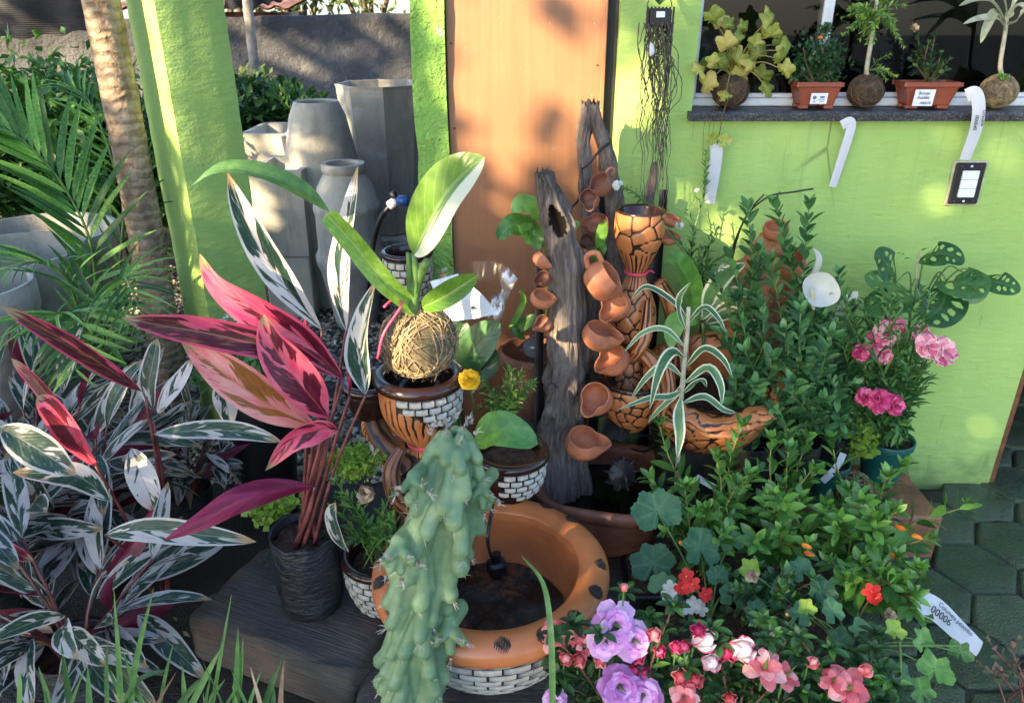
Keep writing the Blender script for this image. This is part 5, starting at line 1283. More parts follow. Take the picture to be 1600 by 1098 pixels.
# ================================================================== prayer-plants in bags at the left
LM_strom = [leaf_mesh('leaf', 'strom', 1, rnd(.18, .25), ns=9, nc=6, fold=rnd(.1, .3), bend=rnd(.2, 1.0), peak=.45, sharp=.65, wave=.02, twist=rnd(-.4, .4)) for _ in range(9)]
LM_strom2 = [leaf_mesh('leaf', m_, 1, rnd(.18, .24), ns=9, nc=6, fold=rnd(.2, .5), bend=rnd(0, .5), peak=.45, sharp=.65, wave=.02, twist=rnd(-.5, .5)) for m_ in ('strom_maroon', 'strom_red', 'strom_white')]
LM_dry = [leaf_mesh('leaf', 'leaf_dryish', 1, .3, ns=9, nc=6, fold=.6, bend=1.2, wave=.06, twist=1.0)] if 'leaf_dryish' in M else []
leafmat('leaf_dryish', [(.25, (.20, .12, .07)), (.5, (.32, .21, .13)), (.8, (.45, .33, .22))], .8, .25, hvar=.2)
LM_dry = [leaf_mesh('leaf', 'leaf_dryish', 1, .3, ns=9, nc=6, fold=.7, bend=1.6, wave=.08, twist=1.2) for _ in range(2)]
def prayer_plant(label, base, h, nst, bagr=.085, bagh=.2, lean=(0, 0), Lr=(.19, .27), spread=.17, seed=0):
    bag('black nursery bag under ' + label[0], base, bagr, bagh); t = thing('variegated_plant', label[1], 'plant', base + V((0, 0, bagh - .03)), 'white and green striped plants at the left')
    for i in range(nst):
        a = 2 * pi * i / nst + rnd(-.4, .4); hh = h * rnd(.45, 1.0); b0 = base + V((cos(a) * .03, sin(a) * .03, bagh - .035)); out = V((cos(a), sin(a), 0))
        tip = b0 + out * spread * rnd(.4, 1.1) + V((lean[0], lean[1], 0)) * rnd(.5, 1) + V((0, 0, hh)); mid = b0.lerp(tip, .5) - out * .02
        stem_tube(t, [b0, mid, tip], .005, .003, random.choice(['stem_red', 'stem_red', 'stem_brown']), 12)
        for k in range(6 if hh > h * .6 else 4):
            f = 1 - k * .13; p = b0.lerp(tip, f); da = rnd(-1.0, 1.0); o2 = V((cos(a + da), sin(a + da), 0)); el = rnd(-.25, .9) if k else rnd(.5, 1.3)
            dr = o2 * cos(el) + V((0, 0, sin(el))); lm = random.choice(LM_strom) if random.random() < .93 else random.choice(LM_strom2)
            inst('leaf', lm, t, frame(p, dr, V((0, 0, 1)) - dr * .2 + CAMN * .5, rnd(*Lr), rnd(-.7, .7) + (pi if random.random() < .08 else 0)))
    for k in range(3):
        a = rnd(0, 6); inst('leaf', random.choice(LM_dry), t, frame(base + V((cos(a) * .05, sin(a) * .05, bagh + .03)), V((cos(a), sin(a), .4)), (0, 0, 1), rnd(.08, .13)))
    return t
prayer_plant(('the nearest striped plant', 'nearest white and green striped leafy plant, lower left corner'), V((G(140, 1075).x, G(140, 1075).y, .001)), .30, 12, .09, .15)
prayer_plant(('the striped plant at the left edge', 'striped leafy plant cut off by the left picture edge, with pink stems'), V((G(10, 985).x, G(10, 985).y, .001)), .40, 13, .09, .18)
prayer_plant(('the striped plant amid the clump', 'middle striped leafy plant of the left clump, with tall red stems'), V((G(170, 900).x, G(170, 900).y, .001)), .42, 14, .09, .18)
prayer_plant(('the rear striped plant', 'rear striped leafy plant in front of the green column'), V((G(300, 820).x, G(300, 820).y, .001)), .26, 12, .08, .15, Lr=(.13, .19), spread=.12)
prayer_plant(('the rear left striped plant', 'rear striped leafy plant below the feathery palm fronds'), V((G(80, 845).x, G(80, 845).y, .001)), .36, 13, .08, .18)
sp_ = thing('variegated_plant', 'tall red-stemmed plant with long dark maroon leaves among the striped clump', 'plant', G(250, 940, .0))
for pts, W, mt, ro in (([(222, 612, 1.75), (160, 570, 1.68), (90, 526, 1.62), (0, 477, 1.58)], 36, 'strom_maroon', .6),
                       ([(238, 640, 1.76), (233, 600, 1.78), (240, 560, 1.8), (246, 528, 1.82)], 36, 'strom', .3),
                       ([(246, 645, 1.76), (262, 620, 1.76), (285, 590, 1.78), (302, 560, 1.8)], 30, 'strom_white', .2),
                       ([(165, 835, 1.50), (230, 828, 1.46), (310, 835, 1.44), (400, 846, 1.43)], 40, 'strom', .1),
                       ([(240, 678, 1.72), (310, 672, 1.66), (380, 675, 1.62), (440, 690, 1.6)], 32, 'strom', .2),
                       ([(0, 668, 1.5), (40, 690, 1.48), (80, 715, 1.47), (118, 742, 1.46)], 58, 'strom', -.1),
                       ([(140, 702, 1.6), (110, 660, 1.6), (60, 600, 1.62), (18, 560, 1.64)], 34, 'strom_maroon', .8),
                       ([(150, 728, 1.58), (120, 690, 1.56), (85, 640, 1.56), (58, 618, 1.56)], 52, 'strom_red', .5),
                       ([(215, 960, 1.42), (245, 985, 1.40), (280, 1020, 1.38), (322, 1060, 1.36)], 40, 'strom', .1),
                       ([(170, 782, 1.55), (130, 748, 1.52), (85, 740, 1.5), (20, 738, 1.48)], 40, 'strom', -.2),
                       ([(345, 590, 1.8), (350, 615, 1.8), (356, 640, 1.8), (358, 668, 1.8)], 36, 'strom_white', .1),
                       ([(205, 700, 1.7), (218, 735, 1.66), (232, 770, 1.64), (240, 800, 1.63)], 44, 'strom_white', .2)):
    pp_ = [P(*q) for q in pts]; hero_leaf(pp_, pxm(W, pp_[1]), sp_, mt, roll=ro, roll2=ro * .6, fold=.25, nrm=CAMN, wave=.02, sharp=.65)
for u, v, Y, r in ((228, 620, 1.75, .006), (240, 660, 1.76, .006), (165, 835, 1.52, .005), (215, 960, 1.45, .004), (150, 728, 1.6, .005), (205, 700, 1.7, .005)):
    q = P(u, v, Y); b = G(265 - (240 - u) * .3, 930, .0); stem_tube(sp_, [b, b.lerp(q, .55) + V((.015, 0, .02)), q], r, r * .7, 'stem_red')

# ================================================================== areca palm fronds at the left
def frond(t, pts, n, L, W, droop=.6, ang=1.0, mt='leaf_palm', upn=(0, 0, 1), side=(1, 1), Lprof=None):
    r = stem_tube(t, pts, .006, .002, 'stem_green', 24, 'rachis'); ps = spline(pts, 60)
    lms = [leaf_mesh('leaflet', mt, 1, W / L, ns=7, nc=2, peak=.3, sharp=.7, fold=.5, bend=droop + rnd(-.2, .3)) for _ in range(3)]
    for i in range(n):
        f = .12 + .88 * i / (n - 1); k = min(59, int(f * 59)); tg = (ps[min(k + 1, 59)] - ps[max(k - 1, 0)]).normalized(); x = tg.cross(V(upn)).normalized()
        for sg in (-1, 1):
            if random.random() > side[0 if sg < 0 else 1]: continue
            an = ang * (1 - .5 * f) + rnd(-.08, .08); d = tg * cos(an) + x * sg * sin(an) + V((0, 0, .12))
            inst('leaflet', random.choice(lms), r, frame(ps[k], d, V(upn) + x * -sg * .3, L * (.55 + .6 * sin(pi * min(1, f * .9 + .1))) * rnd(.85, 1.1)))
    return r
ab = G(150, 640, 0); ap = thing('areca_palm', 'feathery green palm with arching fronds left of the ringed trunk', 'palm', ab)
frond(ap, [ab + V((0, 0, .1)), P(148, 420, 2.5), P(105, 300, 2.45), P(30, 215, 2.4), P(-40, 190, 2.35)], 26, .26, .022, .3, .8, upn=(.3, -.6, .6))
frond(ap, [ab + V((.03, .05, .1)), P(192, 360, 2.7), P(178, 260, 2.75), P(140, 160, 2.85), P(100, 130, 2.9)], 24, .2, .012, .5, .95, upn=(.2, -.5, .7))
frond(ap, [ab + V((-.02, -.05, .1)), P(140, 560, 2.3), P(130, 505, 2.2), P(100, 490, 2.05), P(30, 505, 1.95)], 22, .22, .011, .9, 1.1, upn=(0, -.3, 1))
frond(ap, [ab + V((.02, -.05, .1)), P(165, 520, 2.3), P(190, 440, 2.2), P(205, 450, 2.1), P(225, 500, 2.02)], 18, .17, .010, .8, 1.1, upn=(0, -.3, 1))
frond(ap, [ab + V((0, -.02, .1)), P(130, 520, 2.4), P(100, 430, 2.3), P(40, 410, 2.2), P(-30, 440, 2.1)], 22, .2, .010, .7, 1.0, upn=(0, -.3, 1))
frond(ap, [ab + V((.05, 0, .1)), P(170, 540, 2.35), P(150, 470, 2.2), P(128, 520, 2.0), P(118, 575, 1.9)], 16, .18, .017, .8, 1.2, upn=(0, -.7, .6))
# crown of the ringed palm, above the picture
for k in range(7):
    a = 2 * pi * k / 7 + .3; p = palm_top; frond(palm, [p - V((0, 0, .05)), p + V((cos(a) * .4, sin(a) * .4, .45)), p + V((cos(a) * 1.0, sin(a) * 1.0, .4)), p + V((cos(a) * 1.5, sin(a) * 1.5, -.1))], 14, .4, .03, .5, 1.0)

# ================================================================== kokedamas
@mat('coir')
def _(n):
    co = n.coord(); f = n.noise(n.map(co, (1, 1, 1)), 60, 7, .7); n.col(n.ramp(n.math('ADD', n.math('MULTIPLY', f, .6), n.math('MULTIPLY', n.noise(co, 9, 3), .4)), [(.3, (.05, .037, .018)), (.5, (.17, .135, .07)), (.72, (.34, .29, .17))])); n.rough(.95); n.bump(f, 1.0, .012)
@mat('coir_dark')
def _(n):
    co = n.coord(); f = n.noise(co, 60, 7, .7); n.col(n.ramp(f, [(.3, (.02, .013, .008)), (.55, (.075, .05, .028)), (.8, (.17, .12, .07))])); n.rough(.95); n.bump(f, 1.0, .012)
def kokedama(label, c, r, mt='coir', wraps=26, group='kokedama moss balls', flat=.92, tw='twine', tr=.0016):
    t = thing('kokedama', label, 'kokedama', c - V((0, 0, r * flat)), group); mb = MB(); nn, mm = 44, 26; vs = []
    for i in range(mm + 1):
        th = pi * i / mm
        for k in range(nn):
            a = 2 * pi * k / nn; d = V((sin(th) * cos(a), sin(th) * sin(a), cos(th) * flat)); vs.append(c + d * r * (1 + .035 * fbm(d * 3 + c, 4)))
    mb.add(vs, [(i * nn + k, (i + 1) * nn + k, (i + 1) * nn + (k + 1) % nn, i * nn + (k + 1) % nn) for i in range(mm) for k in range(nn)]); mb.build('moss_ball', mt, t)
    mb = MB()
    for q in range(wraps):
        ax = V((random.gauss(0, 1), random.gauss(0, 1), random.gauss(0, .55))).normalized(); u = ax.orthogonal().normalized(); b = ax.cross(u); off = rnd(-.35, .35); a0 = rnd(0, 6); ln = rnd(2.2, 5.5); pts = []
        for i in range(26):
            a = a0 + ln * i / 25; d = (u * cos(a) + b * sin(a)) * sqrt(1 - off * off) + ax * off + V((0, 0, .04 * sin(a * 3))); d.normalize(); d.z *= flat; pts.append(c + d * r * (1.015 + .035 * fbm(d * 3 + c, 4) + .012 * abs(sin(a * 5 + q))))
        mb.tube(pts, tr * rnd(.7, 1.5), 5)
    f = mb.build('twine', tw, t); f['kind'] = 'stuff'; return t
kc = P(654, 533, 1.66); kr = pxm(60, kc); K1 = kokedama('large tan kokedama ball wrapped in root fibre on the brick gourd', kc, kr, wraps=70, tr=.0017)
mb = MB()
for _ in range(420):
    d = V((random.gauss(0, 1), random.gauss(0, 1), random.gauss(0, 1))).normalized(); e = (d * .5 + V((rnd(-1, 1), rnd(-1, 1), rnd(-1, 1)))).normalized(); p = kc + V((d.x, d.y, d.z * .92)) * kr; mb.tube([p, p + e * .010 + d * .004, p + e * .02], [.0005, .0004, .0002], 4)
f = mb.build('fibre', 'twine', K1); f['kind'] = 'stuff'
ph = thing('philodendron', 'broad-leaved bright green plant growing from the large kokedama', 'plant', kc + V((0, 0, kr * .85)))
tp = P(643, 482, 1.64)
stem_tube(ph, [kc + V((-.01, 0, kr * .8)), tp, P(652, 440, 1.63), P(668, 408, 1.61)], .019, .010, 'stem_green', 14, 'stalk', 12)
stem_tube(ph, [tp, P(640, 430, 1.62), P(637, 395, 1.61)], .010, .004, 'stem_green', 10, 'stalk', 10)
stem_tube(ph, [tp, P(650, 430, 1.62), P(645, 396, 1.62)], .012, .006, 'stem_green', 10, 'stalk', 10)
q = [P(646, 398, 1.62), P(664, 362, 1.60), P(695, 305, 1.58), P(727, 270, 1.57), P(757, 246, 1.57)]
leafmat('leaf_halfwhite', [(.2, (.13, .27, .04)), (.5, (.20, .36, .06)), (.8, (.38, .52, .15))], .25, .4, vein=(.55, .65, .35), vstr=.3, hvar=.02)
def _halfwhite():
    m = M['leaf_halfwhite']; n = NT(m); bc_ = n.b.inputs['Base Color']; src = bc_.links[0].from_socket; uv = n.coord('UV'); x, y, _ = n.sep(uv)
    k = n.smooth(n.math('ADD', x, n.math('MULTIPLY', n.math('SUBTRACT', n.noise(n.map(uv, (6, 1.2, 1)), 2, 3), .5), .5)), .56, .66)
    c = n.mix(k, src, (.72, .76, .58)); n.put(bc_, c)
    for nd in list(n.t.nodes):
        if nd.type == 'BSDF_TRANSLUCENT': n.put(nd.inputs[0], c)
_halfwhite()
hero_leaf(q, pxm(92, q[2]), ph, 'leaf_halfwhite', ns=24, nc=8, peak=.42, sharp=.62, nrm=(-.35, -.8, .45), roll=.1, fold=.28)
q = [P(640, 478, 1.63), P(600, 440, 1.58), P(553, 382, 1.55), P(510, 334, 1.53)]; hero_leaf(q, pxm(34, q[1]), ph, 'leaf_phil', 'petiole', nrm=CAMN, fold=.7, wf=lambda t: .75 + .25 * sin(pi * t), roll=.2)
q = [P(515, 331, 1.53), P(470, 300, 1.50), P(410, 272, 1.47), P(345, 265, 1.45), P(300, 290, 1.45)]; hero_leaf(q, pxm(46, q[1]), ph, 'leaf_blade', nrm=(0, -.25, .95), fold=.3, roll=.35, roll2=.1, peak=.3)
q = [P(660, 480, 1.62), P(690, 466, 1.59), P(722, 446, 1.57), P(747, 430, 1.56)]; hero_leaf(q, pxm(38, q[1]), ph, 'leaf_phil', nrm=CAMN, fold=.8, peak=.5, sharp=.5, roll=-.4)
mb = MB(); mb.tube(spline([P(600, 480, 1.58), P(612, 470, 1.6), P(628, 476, 1.6), P(600, 520, 1.56), P(590, 560, 1.56)], 20), .003, 5); mb.build('ribbon', 'pink_ribbon', ph)

# ================================================================== cellophane sleeves
@mat('cellophane')
def _(n):
    n.t.nodes.remove(n.b); g = n.n('ShaderNodeBsdfGlossy'); g.inputs['Roughness'].default_value = .28; g.inputs['Color'].default_value = (1, 1, 1, 1)
    t_ = n.n('ShaderNodeBsdfTransparent'); t_.inputs[0].default_value = (.93, .95, .96, 1); fr = n.n('ShaderNodeFresnel'); fr.inputs[0].default_value = 1.5
    bp = n.n('ShaderNodeBump'); bp.inputs['Strength'].default_value = .3; bp.inputs['Distance'].default_value = .01; n.put(bp.inputs['Height'], n.noise(n.coord(), 30, 3)); n.t.links.new(bp.outputs[0], g.inputs['Normal']); n.t.links.new(bp.outputs[0], fr.inputs['Normal'])
    mx = n.n('ShaderNodeMixShader'); k = n.math('MULTIPLY', fr.outputs[0], .35, clamp=True); n.put(mx.inputs[0], k); n.t.links.new(t_.outputs[0], mx.inputs[1]); n.t.links.new(g.outputs[0], mx.inputs[2]); n.t.links.new(mx.outputs[0], n.out.inputs[0])
def sleeve(label, foot, top, r0, r1, crumple=.012, name='cellophane_sleeve'):
    """open cone of clear film"""
    t = thing(name, label, 'plastic wrap', foot); mb = MB(); n, m = 40, 20; vs = []; ax = (top - foot).normalized(); u = ax.orthogonal().normalized(); b = ax.cross(u)
    for i in range(m + 1):
        f = i / m
        for k in range(n):
            a = 2 * pi * k / n; rr = (r0 + (r1 - r0) * f) * (1 + .10 * sin(a * 3 + f * 3)) + crumple * fbm(V((cos(a) * 2, sin(a) * 2, f * 5)), 3) * 2; vs.append(foot.lerp(top, f) + (u * cos(a) + b * sin(a)) * rr + ax * (.02 * sin(a * 2.0 + 1) * (f > .9)))
    mb.add(vs, [(i * n + k, i * n + (k + 1) % n, (i + 1) * n + (k + 1) % n, (i + 1) * n + k) for i in range(m) for k in range(n)]); mb.build('film', 'cellophane', t); return t
fo_, to_ = P(718, 610, 1.98), P(745, 425, 2.02)
sleeve('clear cellophane sleeve round a dark leaf behind the large kokedama', fo_, to_, .035, .105)
ct = thing('white_card', 'white card with a small hole inside the clear cellophane sleeve', 'card', P(720, 505, 1.98))
simple('card_white', (.74, .77, .82), .6, .04)
cp_ = [P(688, 478, 1.99), P(755, 462, 1.95), P(778, 490, 1.94), P(740, 498, 1.955), P(705, 502, 1.97), P(672, 440, 2.03), P(715, 428, 2.02)]
mb = MB(); vs = [cp_[5], cp_[6], cp_[1], cp_[2], cp_[3], cp_[4], cp_[0]]; vs2 = [v_ + V((0, .002, 0)) for v_ in vs]
mb.add(vs + vs2, [(0, 6, 5, 4, 3, 2, 1), (7, 8, 9, 10, 11, 12, 13)] + [(i, (i + 1) % 7, 7 + (i + 1) % 7, 7 + i) for i in range(7)]); mb.build('card', 'card_white', ct, smooth=False)
q = P(739, 480, 1.951); mb = MB(); mb.lathe([(0, 0), (.005, 0), (.0052, -.001)], 12, (0, 0, 0), M4=Matrix.Translation(q + V((0, -.004, 0))) @ Matrix.Rotation(R(75), 4, 'X')); mb.build('hole', 'black_gap', ct)
wp_ = thing('wrapped_plant', 'dark green broad leaves inside the clear cellophane sleeve', 'plant', P(720, 605, 1.98))
for pts, W in (([(715, 600, 1.98), (730, 560, 1.97), (755, 530, 1.96), (782, 505, 1.95)], 60), ([(715, 600, 1.98), (712, 560, 1.98), (715, 530, 1.99), (728, 500, 2.0)], 46), ([(722, 605, 1.97), (745, 585, 1.95), (765, 570, 1.94), (775, 545, 1.94)], 34)):
    pp_ = [P(*a) for a in pts]; hero_leaf(pp_, pxm(W, pp_[1]), wp_, 'leaf_dark', nrm=CAMN, fold=.15, peak=.5, sharp=.55)
stem_tube(wp_, [P(718, 690, 1.99), P(716, 600, 1.98)], .006, .004, 'stem_green')
st_ = P(718, 700, 2.0); tt = thing('short_stump', 'dark stump hidden behind the marigold under the wrapped plant', 'stump', (st_.x, st_.y, 0)); mb = MB(); mb.tube([V((st_.x, st_.y, .002)), V((st_.x, st_.y, st_.z + .02))], [.06, .05], 14); mb.build('stump', 'bark', tt)

# ================================================================== marigold and ferny herb by the driftwood
mg = P(790, 650, 1.80); t = thing('marigold', 'yellow marigold with ferny green leaves left of the driftwood', 'plant', mg)
simple('anther', (.7, .5, .05), .7, .2)
def pompom(t, c, r, mt, n=60, name='flower', look=(0, -.6, .8), petal=(.9, .5)):
    z = V(look).normalized(); u = z.orthogonal().normalized(); b = z.cross(u); mb = MB()
    mb.lathe([(0, -r * .5), (r * .25, -r * .4), (r * .3, 0), (0, r * .1)], 10, (0, 0, 0), M4=Matrix.Translation(c) @ z.to_track_quat('Z', 'Y').to_matrix().to_4x4()); fl = mb.build(name, mt, t)
    lms = [leaf_mesh('petal', mt, 1, rnd(.8, 1.1), ns=4, nc=4, peak=.72, sharp=.5, fold=-.2, bend=.9, wave=.14) for _ in range(3)]
    for i in range(n):
        f = (i + .5) / n; th = 1.45 * sqrt(f); a = i * 2.4; d = z * cos(th) + (u * cos(a) + b * sin(a)) * sin(th)
        inst('petal', random.choice(lms), fl, frame(c + d * r * .25, d, z + V((rnd(-.2, .2), rnd(-.2, .2), 0)), r * petal[0] * rnd(.75, 1.0), rnd(-.4, .4)))
    return fl
pompom(t, P(734, 594, 1.60), .026, 'petal_yellow', 50)
stem_tube(t, [P(742, 650, 1.8), P(738, 620, 1.68), P(734, 600, 1.61)], .003, .002, 'stem_green')
LM_fern = LMs('leaf', 'leaf_herb', 3, .26, bend=.5) + LMs('leaf', 'leaf_moss', 1, .26)
for i in range(15):
    u1, v1 = rnd(745, 845), rnd(570, 650); b = P(rnd(775, 805), 675, 1.80); tip = P(u1, v1, rnd(1.70, 1.86)); leafy(t, [b, b.lerp(tip, .5) + V((0, 0, .03)), tip], LM_fern, .034, .016, .0018, .001, 'stem_green', 2, 1.0, .3, jitter=.4)
hp2 = P(790, 690, 1.80); bag('black nursery bag under the yellow marigold', V((hp2.x, hp2.y, .095)), .07, max(.1, hp2.z - .095 + .02))
# broad leaf lying in the side bowl
q = [P(742, 690, 1.56), P(770, 672, 1.53), P(800, 676, 1.51), P(840, 694, 1.50)]; lt = thing('fallen_leaf', 'single broad green leaf lying in the dark brick side bowl', 'leaf', q[0])
hero_leaf(q, pxm(62, q[1]), lt, 'leaf_glossy', nrm=(0, -.6, .8), peak=.4, sharp=.5, fold=.2)

# ================================================================== small plants in the brick pot and beside the bag
lp = thing('trailing_plant', 'leafy green plant with mossy tuft in the brick pot on the timber', 'plant', LEAFPOT)
for i in range(16):
    a = rnd(0, 6.28); b = LEAFPOT + V((rnd(-.05, .05), rnd(-.05, .05), -.01)); tip = P(rnd(520, 625), rnd(745, 850), rnd(1.46, 1.62)); leafy(lp, [b, b.lerp(tip, .5) + V((0, 0, .03)), tip], LM_herb, .04, .02, .002, .0012, 'stem_green', 2, .9, .3, jitter=.4)
q = [P(545, 862, 1.50), P(530, 840, 1.48), P(520, 805, 1.47), P(525, 785, 1.47)]
leafmat('spathe_pink', [(.3, (.55, .48, .52)), (.7, (.66, .60, .64))], .45, .3); hero_leaf(q, pxm(30, q[1]), lp, 'strom', nrm=(-.4, -.7, .5), sharp=.7, fold=.3)
pompom(lp, P(572, 772, 1.50), .022, 'leaf_dryish', 26, 'dried_flower')
def tuft(name, label, c, r, n, size, mt, el=1.6, cat='plant', clump=30, up=.6, base=None):
    t = thing(name, label, cat, V(c) - V((0, 0, r[2])) if base is None else base); mb = MB(); cloud(mb, blob(c, r, n, .3, clump, .4), size, up, el); f = mb.build('foliage', mt, t); f['kind'] = 'stuff'; return t
tuft('moss_tuft', 'bright yellow-green mossy tuft behind the brick pot', P(548, 722, 1.62), (.065, .05, .035), 1500, .012, 'leaf_moss', 1.4)
cpos = P(425, 800, 1.78); tuft('creeper', 'small round-leaved creeper spilling from a pot behind the black bag', cpos, (.075, .06, .045), 420, .022, 'leaf_moss', 1.15, clump=24)
plastic_pot('small dark pot under the round-leaved creeper', V((cpos.x, cpos.y, A_Z if cpos.z > .4 else .003)), .06, max(.09, cpos.z - A_Z), 'black_plastic', 'plastic nursery pots')
tt = thing('sprig', 'tiny pale succulent sprig lying on the thick timber block', 'sprig', G(415, 876, A_Z))
for i in range(7): inst('leaf', LM_azal[0], tt, frame(G(408 + i * 4, 880 - (i % 3) * 6, A_Z + .006), (rnd(-1, 1), rnd(-1, 1), .3), (0, 0, 1), .02))
tt = thing('fallen_leaf', 'small dry brown leaf lying on the thick timber block', 'leaf', G(393, 968, A_Z)); inst('leaf', LM_dry[0], tt, frame(G(390, 969, A_Z + .007), (1, .3, .1), (0, 0, 1), .022))
# white-flowered low plant behind
al = P(395, 575, 2.2); t = tuft('alyssum', 'low bushy plant with tiny white flowers behind the pink leaves', al, (.16, .1, .09), 1300, .035, 'leaf_shrub', 2.0, base=V((al.x, al.y, 0)))
mb = MB()
for i in range(80): 
    q = P(rnd(340, 430), rnd(492, 530), rnd(2.12, 2.2)) if i < 55 else P(rnd(350, 560), rnd(520, 580), 2.15)
    for k in range(4): d = V((rnd(-1, 1), -.6, rnd(-1, 1))).normalized(); cloud(mb, [q], .012, 0, 1.2, bias=d)
f = mb.build('blossom', 'petal_pure', t); f['kind'] = 'stuff'
plastic_pot('dark pot hidden below the tiny white flowers', V((al.x, al.y, .002)), .12, al.z - .08, 'black_plastic')

# dry leaves lying on the soil under the striped plants
lit_ = MB()
for i in range(110):
    x, y = rnd(-1.5, -.35), rnd(1.15, 2.3); a = rnd(0, 6.28); cloud(lit_, [(x, y, rnd(.006, .02))], rnd(.02, .045), -.2, 2.8, bias=V((cos(a) * 3, sin(a) * 3, 0)), fold=.5)
tag(lit_.build('leaf_litter', 'leaf_dryish', off=(-.9, 1.7, 0)), kind='stuff')
# ================================================================== knobbly column cactus in front
@mat('cactus_skin')
def _(n):
    co = n.coord(); f = n.noise(co, 9, 4); g = n.noise(co, 55, 4)
    c = n.ramp(n.math('ADD', n.math('MULTIPLY', f, .75), n.math('MULTIPLY', g, .25)), [(.3, (.07, .145, .07)), (.5, (.13, .215, .11)), (.7, (.25, .335, .165))])
    n.col(c); n.rough(.48); n.spec(.35); n.bump(g, .12, .003)
    n.b.inputs['Subsurface Weight'].default_value = .08; n.b.inputs['Subsurface Radius'].default_value = (.01, .02, .008)
simple('areole', (.30, .26, .22), .9, .4, 90)
simple('spine', (.52, .47, .40), .5, .25, 50)
rs = random.Random(21)
axis = [P(575, 1500, 1.16), P(610, 1300, 1.16), P(636, 1120, 1.17), P(652, 1000, 1.18), P(668, 900, 1.19), P(692, 800, 1.20), P(708, 735, 1.21), P(709, 690, 1.22)]
axs = spline(axis, 90); hl = [0]
for a, b in zip(axs, axs[1:]): hl.append(hl[-1] + (b - a).length)
CL = hl[-1]
def ax_at(h):
    i = min(range(90), key=lambda q: abs(hl[q] - h)); tg = (axs[min(i + 1, 89)] - axs[max(i - 1, 0)]).normalized(); u = (V((1, 0, 0)) - tg * tg.x).normalized(); return axs[i], tg, u, tg.cross(u) * -1
cb_ = axs[0]; ct_ = thing('column_cactus', 'tall knobbly blue-green column cactus in front of the basin', 'cactus', (cb_.x, cb_.y, max(.0, cb_.z)))
mb = MB(); core = .040
def Rc(h): e = CL - h; return 1.0 if e > .09 else max(.25, sqrt(max(0, 1 - ((.09 - e) / .105) ** 2)))
mb.tube([p for p in axs], [core * Rc(h) for h in hl], 20)
ends = []
def sausage(p, q, r0, r1, bulge=1.0):
    ps = [p.lerp(q, i / 6) for i in range(7)]; rr = [r0 + (r1 - r0) * (i / 6) for i in range(7)]
    d = (q - p).normalized(); ps = [p - d * r0 * .7] + ps + [q + d * r1 * .75]; rr = [r0 * .45] + rr + [r1 * .5]
    mb.tube(ps, rr, 10)
NR = 7
for k in range(NR):
    a0 = 2 * pi * k / NR; h = rs.uniform(0, .05); pts = []; prev = None
    while h < CL + .01:
        c_, tg, u, b = ax_at(min(h, CL)); f = Rc(min(h, CL)); a = a0 + .34 * sin(h * 21 + k * 2) + rs.uniform(-.08, .08); d = u * cos(a) + b * sin(a)
        Rr = (.048 + .010 * rs.random() + .007 * sin(h * 9 + k) + .016 * max(0, 1 - abs(CL - .12 - h) / .12)) * f
        top = c_ + d * (Rr - .012 * f) + tg * .0; low = c_ + d * (Rr + .009) - tg * (.034 + .022 * rs.random())
        sausage(top, low, .0145 * f ** .5, .0165 * (f ** .3) * rs.uniform(.85, 1.15)); ends.append((low, (d * .8 - tg * .6).normalized()))
        if prev: sausage(prev, top, .0155 * f ** .5, .0135 * f ** .5); sausage(prev - d * .016, top - d * .016, .016 * f ** .5, .016 * f ** .5)
        prev = low.lerp(top, .5); h += rs.uniform(.045, .07)
tipc, tg, u, b = ax_at(CL)
for k in range(13):
    a = 2.4 * k; rr = .018 + .0028 * k; d = u * cos(a) + b * sin(a); p = tipc + d * rr * .75 + tg * (.022 - .0024 * k); sausage(p, p + d * .018 - tg * .03, .011, .0125); ends.append((p + tg * .012 + d * .008, (tg + d * .5).normalized()))
def offset_lump(u_, v_, Y, n_, s):
    c = P(u_, v_, Y)
    for k in range(n_):
        a = 2.4 * k; d = V((cos(a) * .8, -.55 + .3 * sin(a * 1.7), sin(a) * .5)).normalized(); p = c + d * s * .5; sausage(c, p + V((0, 0, -s * .6)) + d * s * .4, s * .34, s * .26); ends.append((p + V((0, 0, -s * .6)) + d * s * .5, d))
    sausage(c, c + V((.02, .06, -.01)), s * .5, s * .5)
offset_lump(622, 850, 1.12, 8, .036); offset_lump(700, 975, 1.17, 7, .040); offset_lump(645, 745, 1.15, 6, .026); offset_lump(752, 760, 1.20, 6, .028)
body = mb.build('body', 'cactus_skin', ct_)
md = body.modifiers.new('fuse', 'REMESH'); md.mode = 'VOXEL'; md.voxel_size = .0030; md.use_smooth_shade = True
md = body.modifiers.new('soften', 'SMOOTH'); md.factor = .5; md.iterations = 3
mb = MB(); ms = MB()
for p, d in ends:
    p = p + d * .0105; mb.lathe([(0, .003), (.003, .002), (.0046, 0), (.0036, -.003)], 8, (0, 0, 0), M4=Matrix.Translation(p) @ d.to_track_quat('Z', 'Y').to_matrix().to_4x4())
    for k in range(rs.choice([2, 3, 4])):
        e = (d + V((rs.uniform(-1, 1), rs.uniform(-1, 1), rs.uniform(-1, 1))) * .7).normalized(); L = rs.uniform(.008, .022); ms.tube([p, p + e * L * .5, p + e * L], [.0008, .0006, .0002], 4)
f = mb.build('areole', 'areole', ct_); f['kind'] = 'stuff'; f = ms.build('spine', 'spine', ct_); f['kind'] = 'stuff'
if cb_.z < .02: pass
plastic_pot('black pot at the foot of the knobbly cactus', V((cb_.x, cb_.y, .002)), .11, max(.1, cb_.z + .03), 'black_plastic')

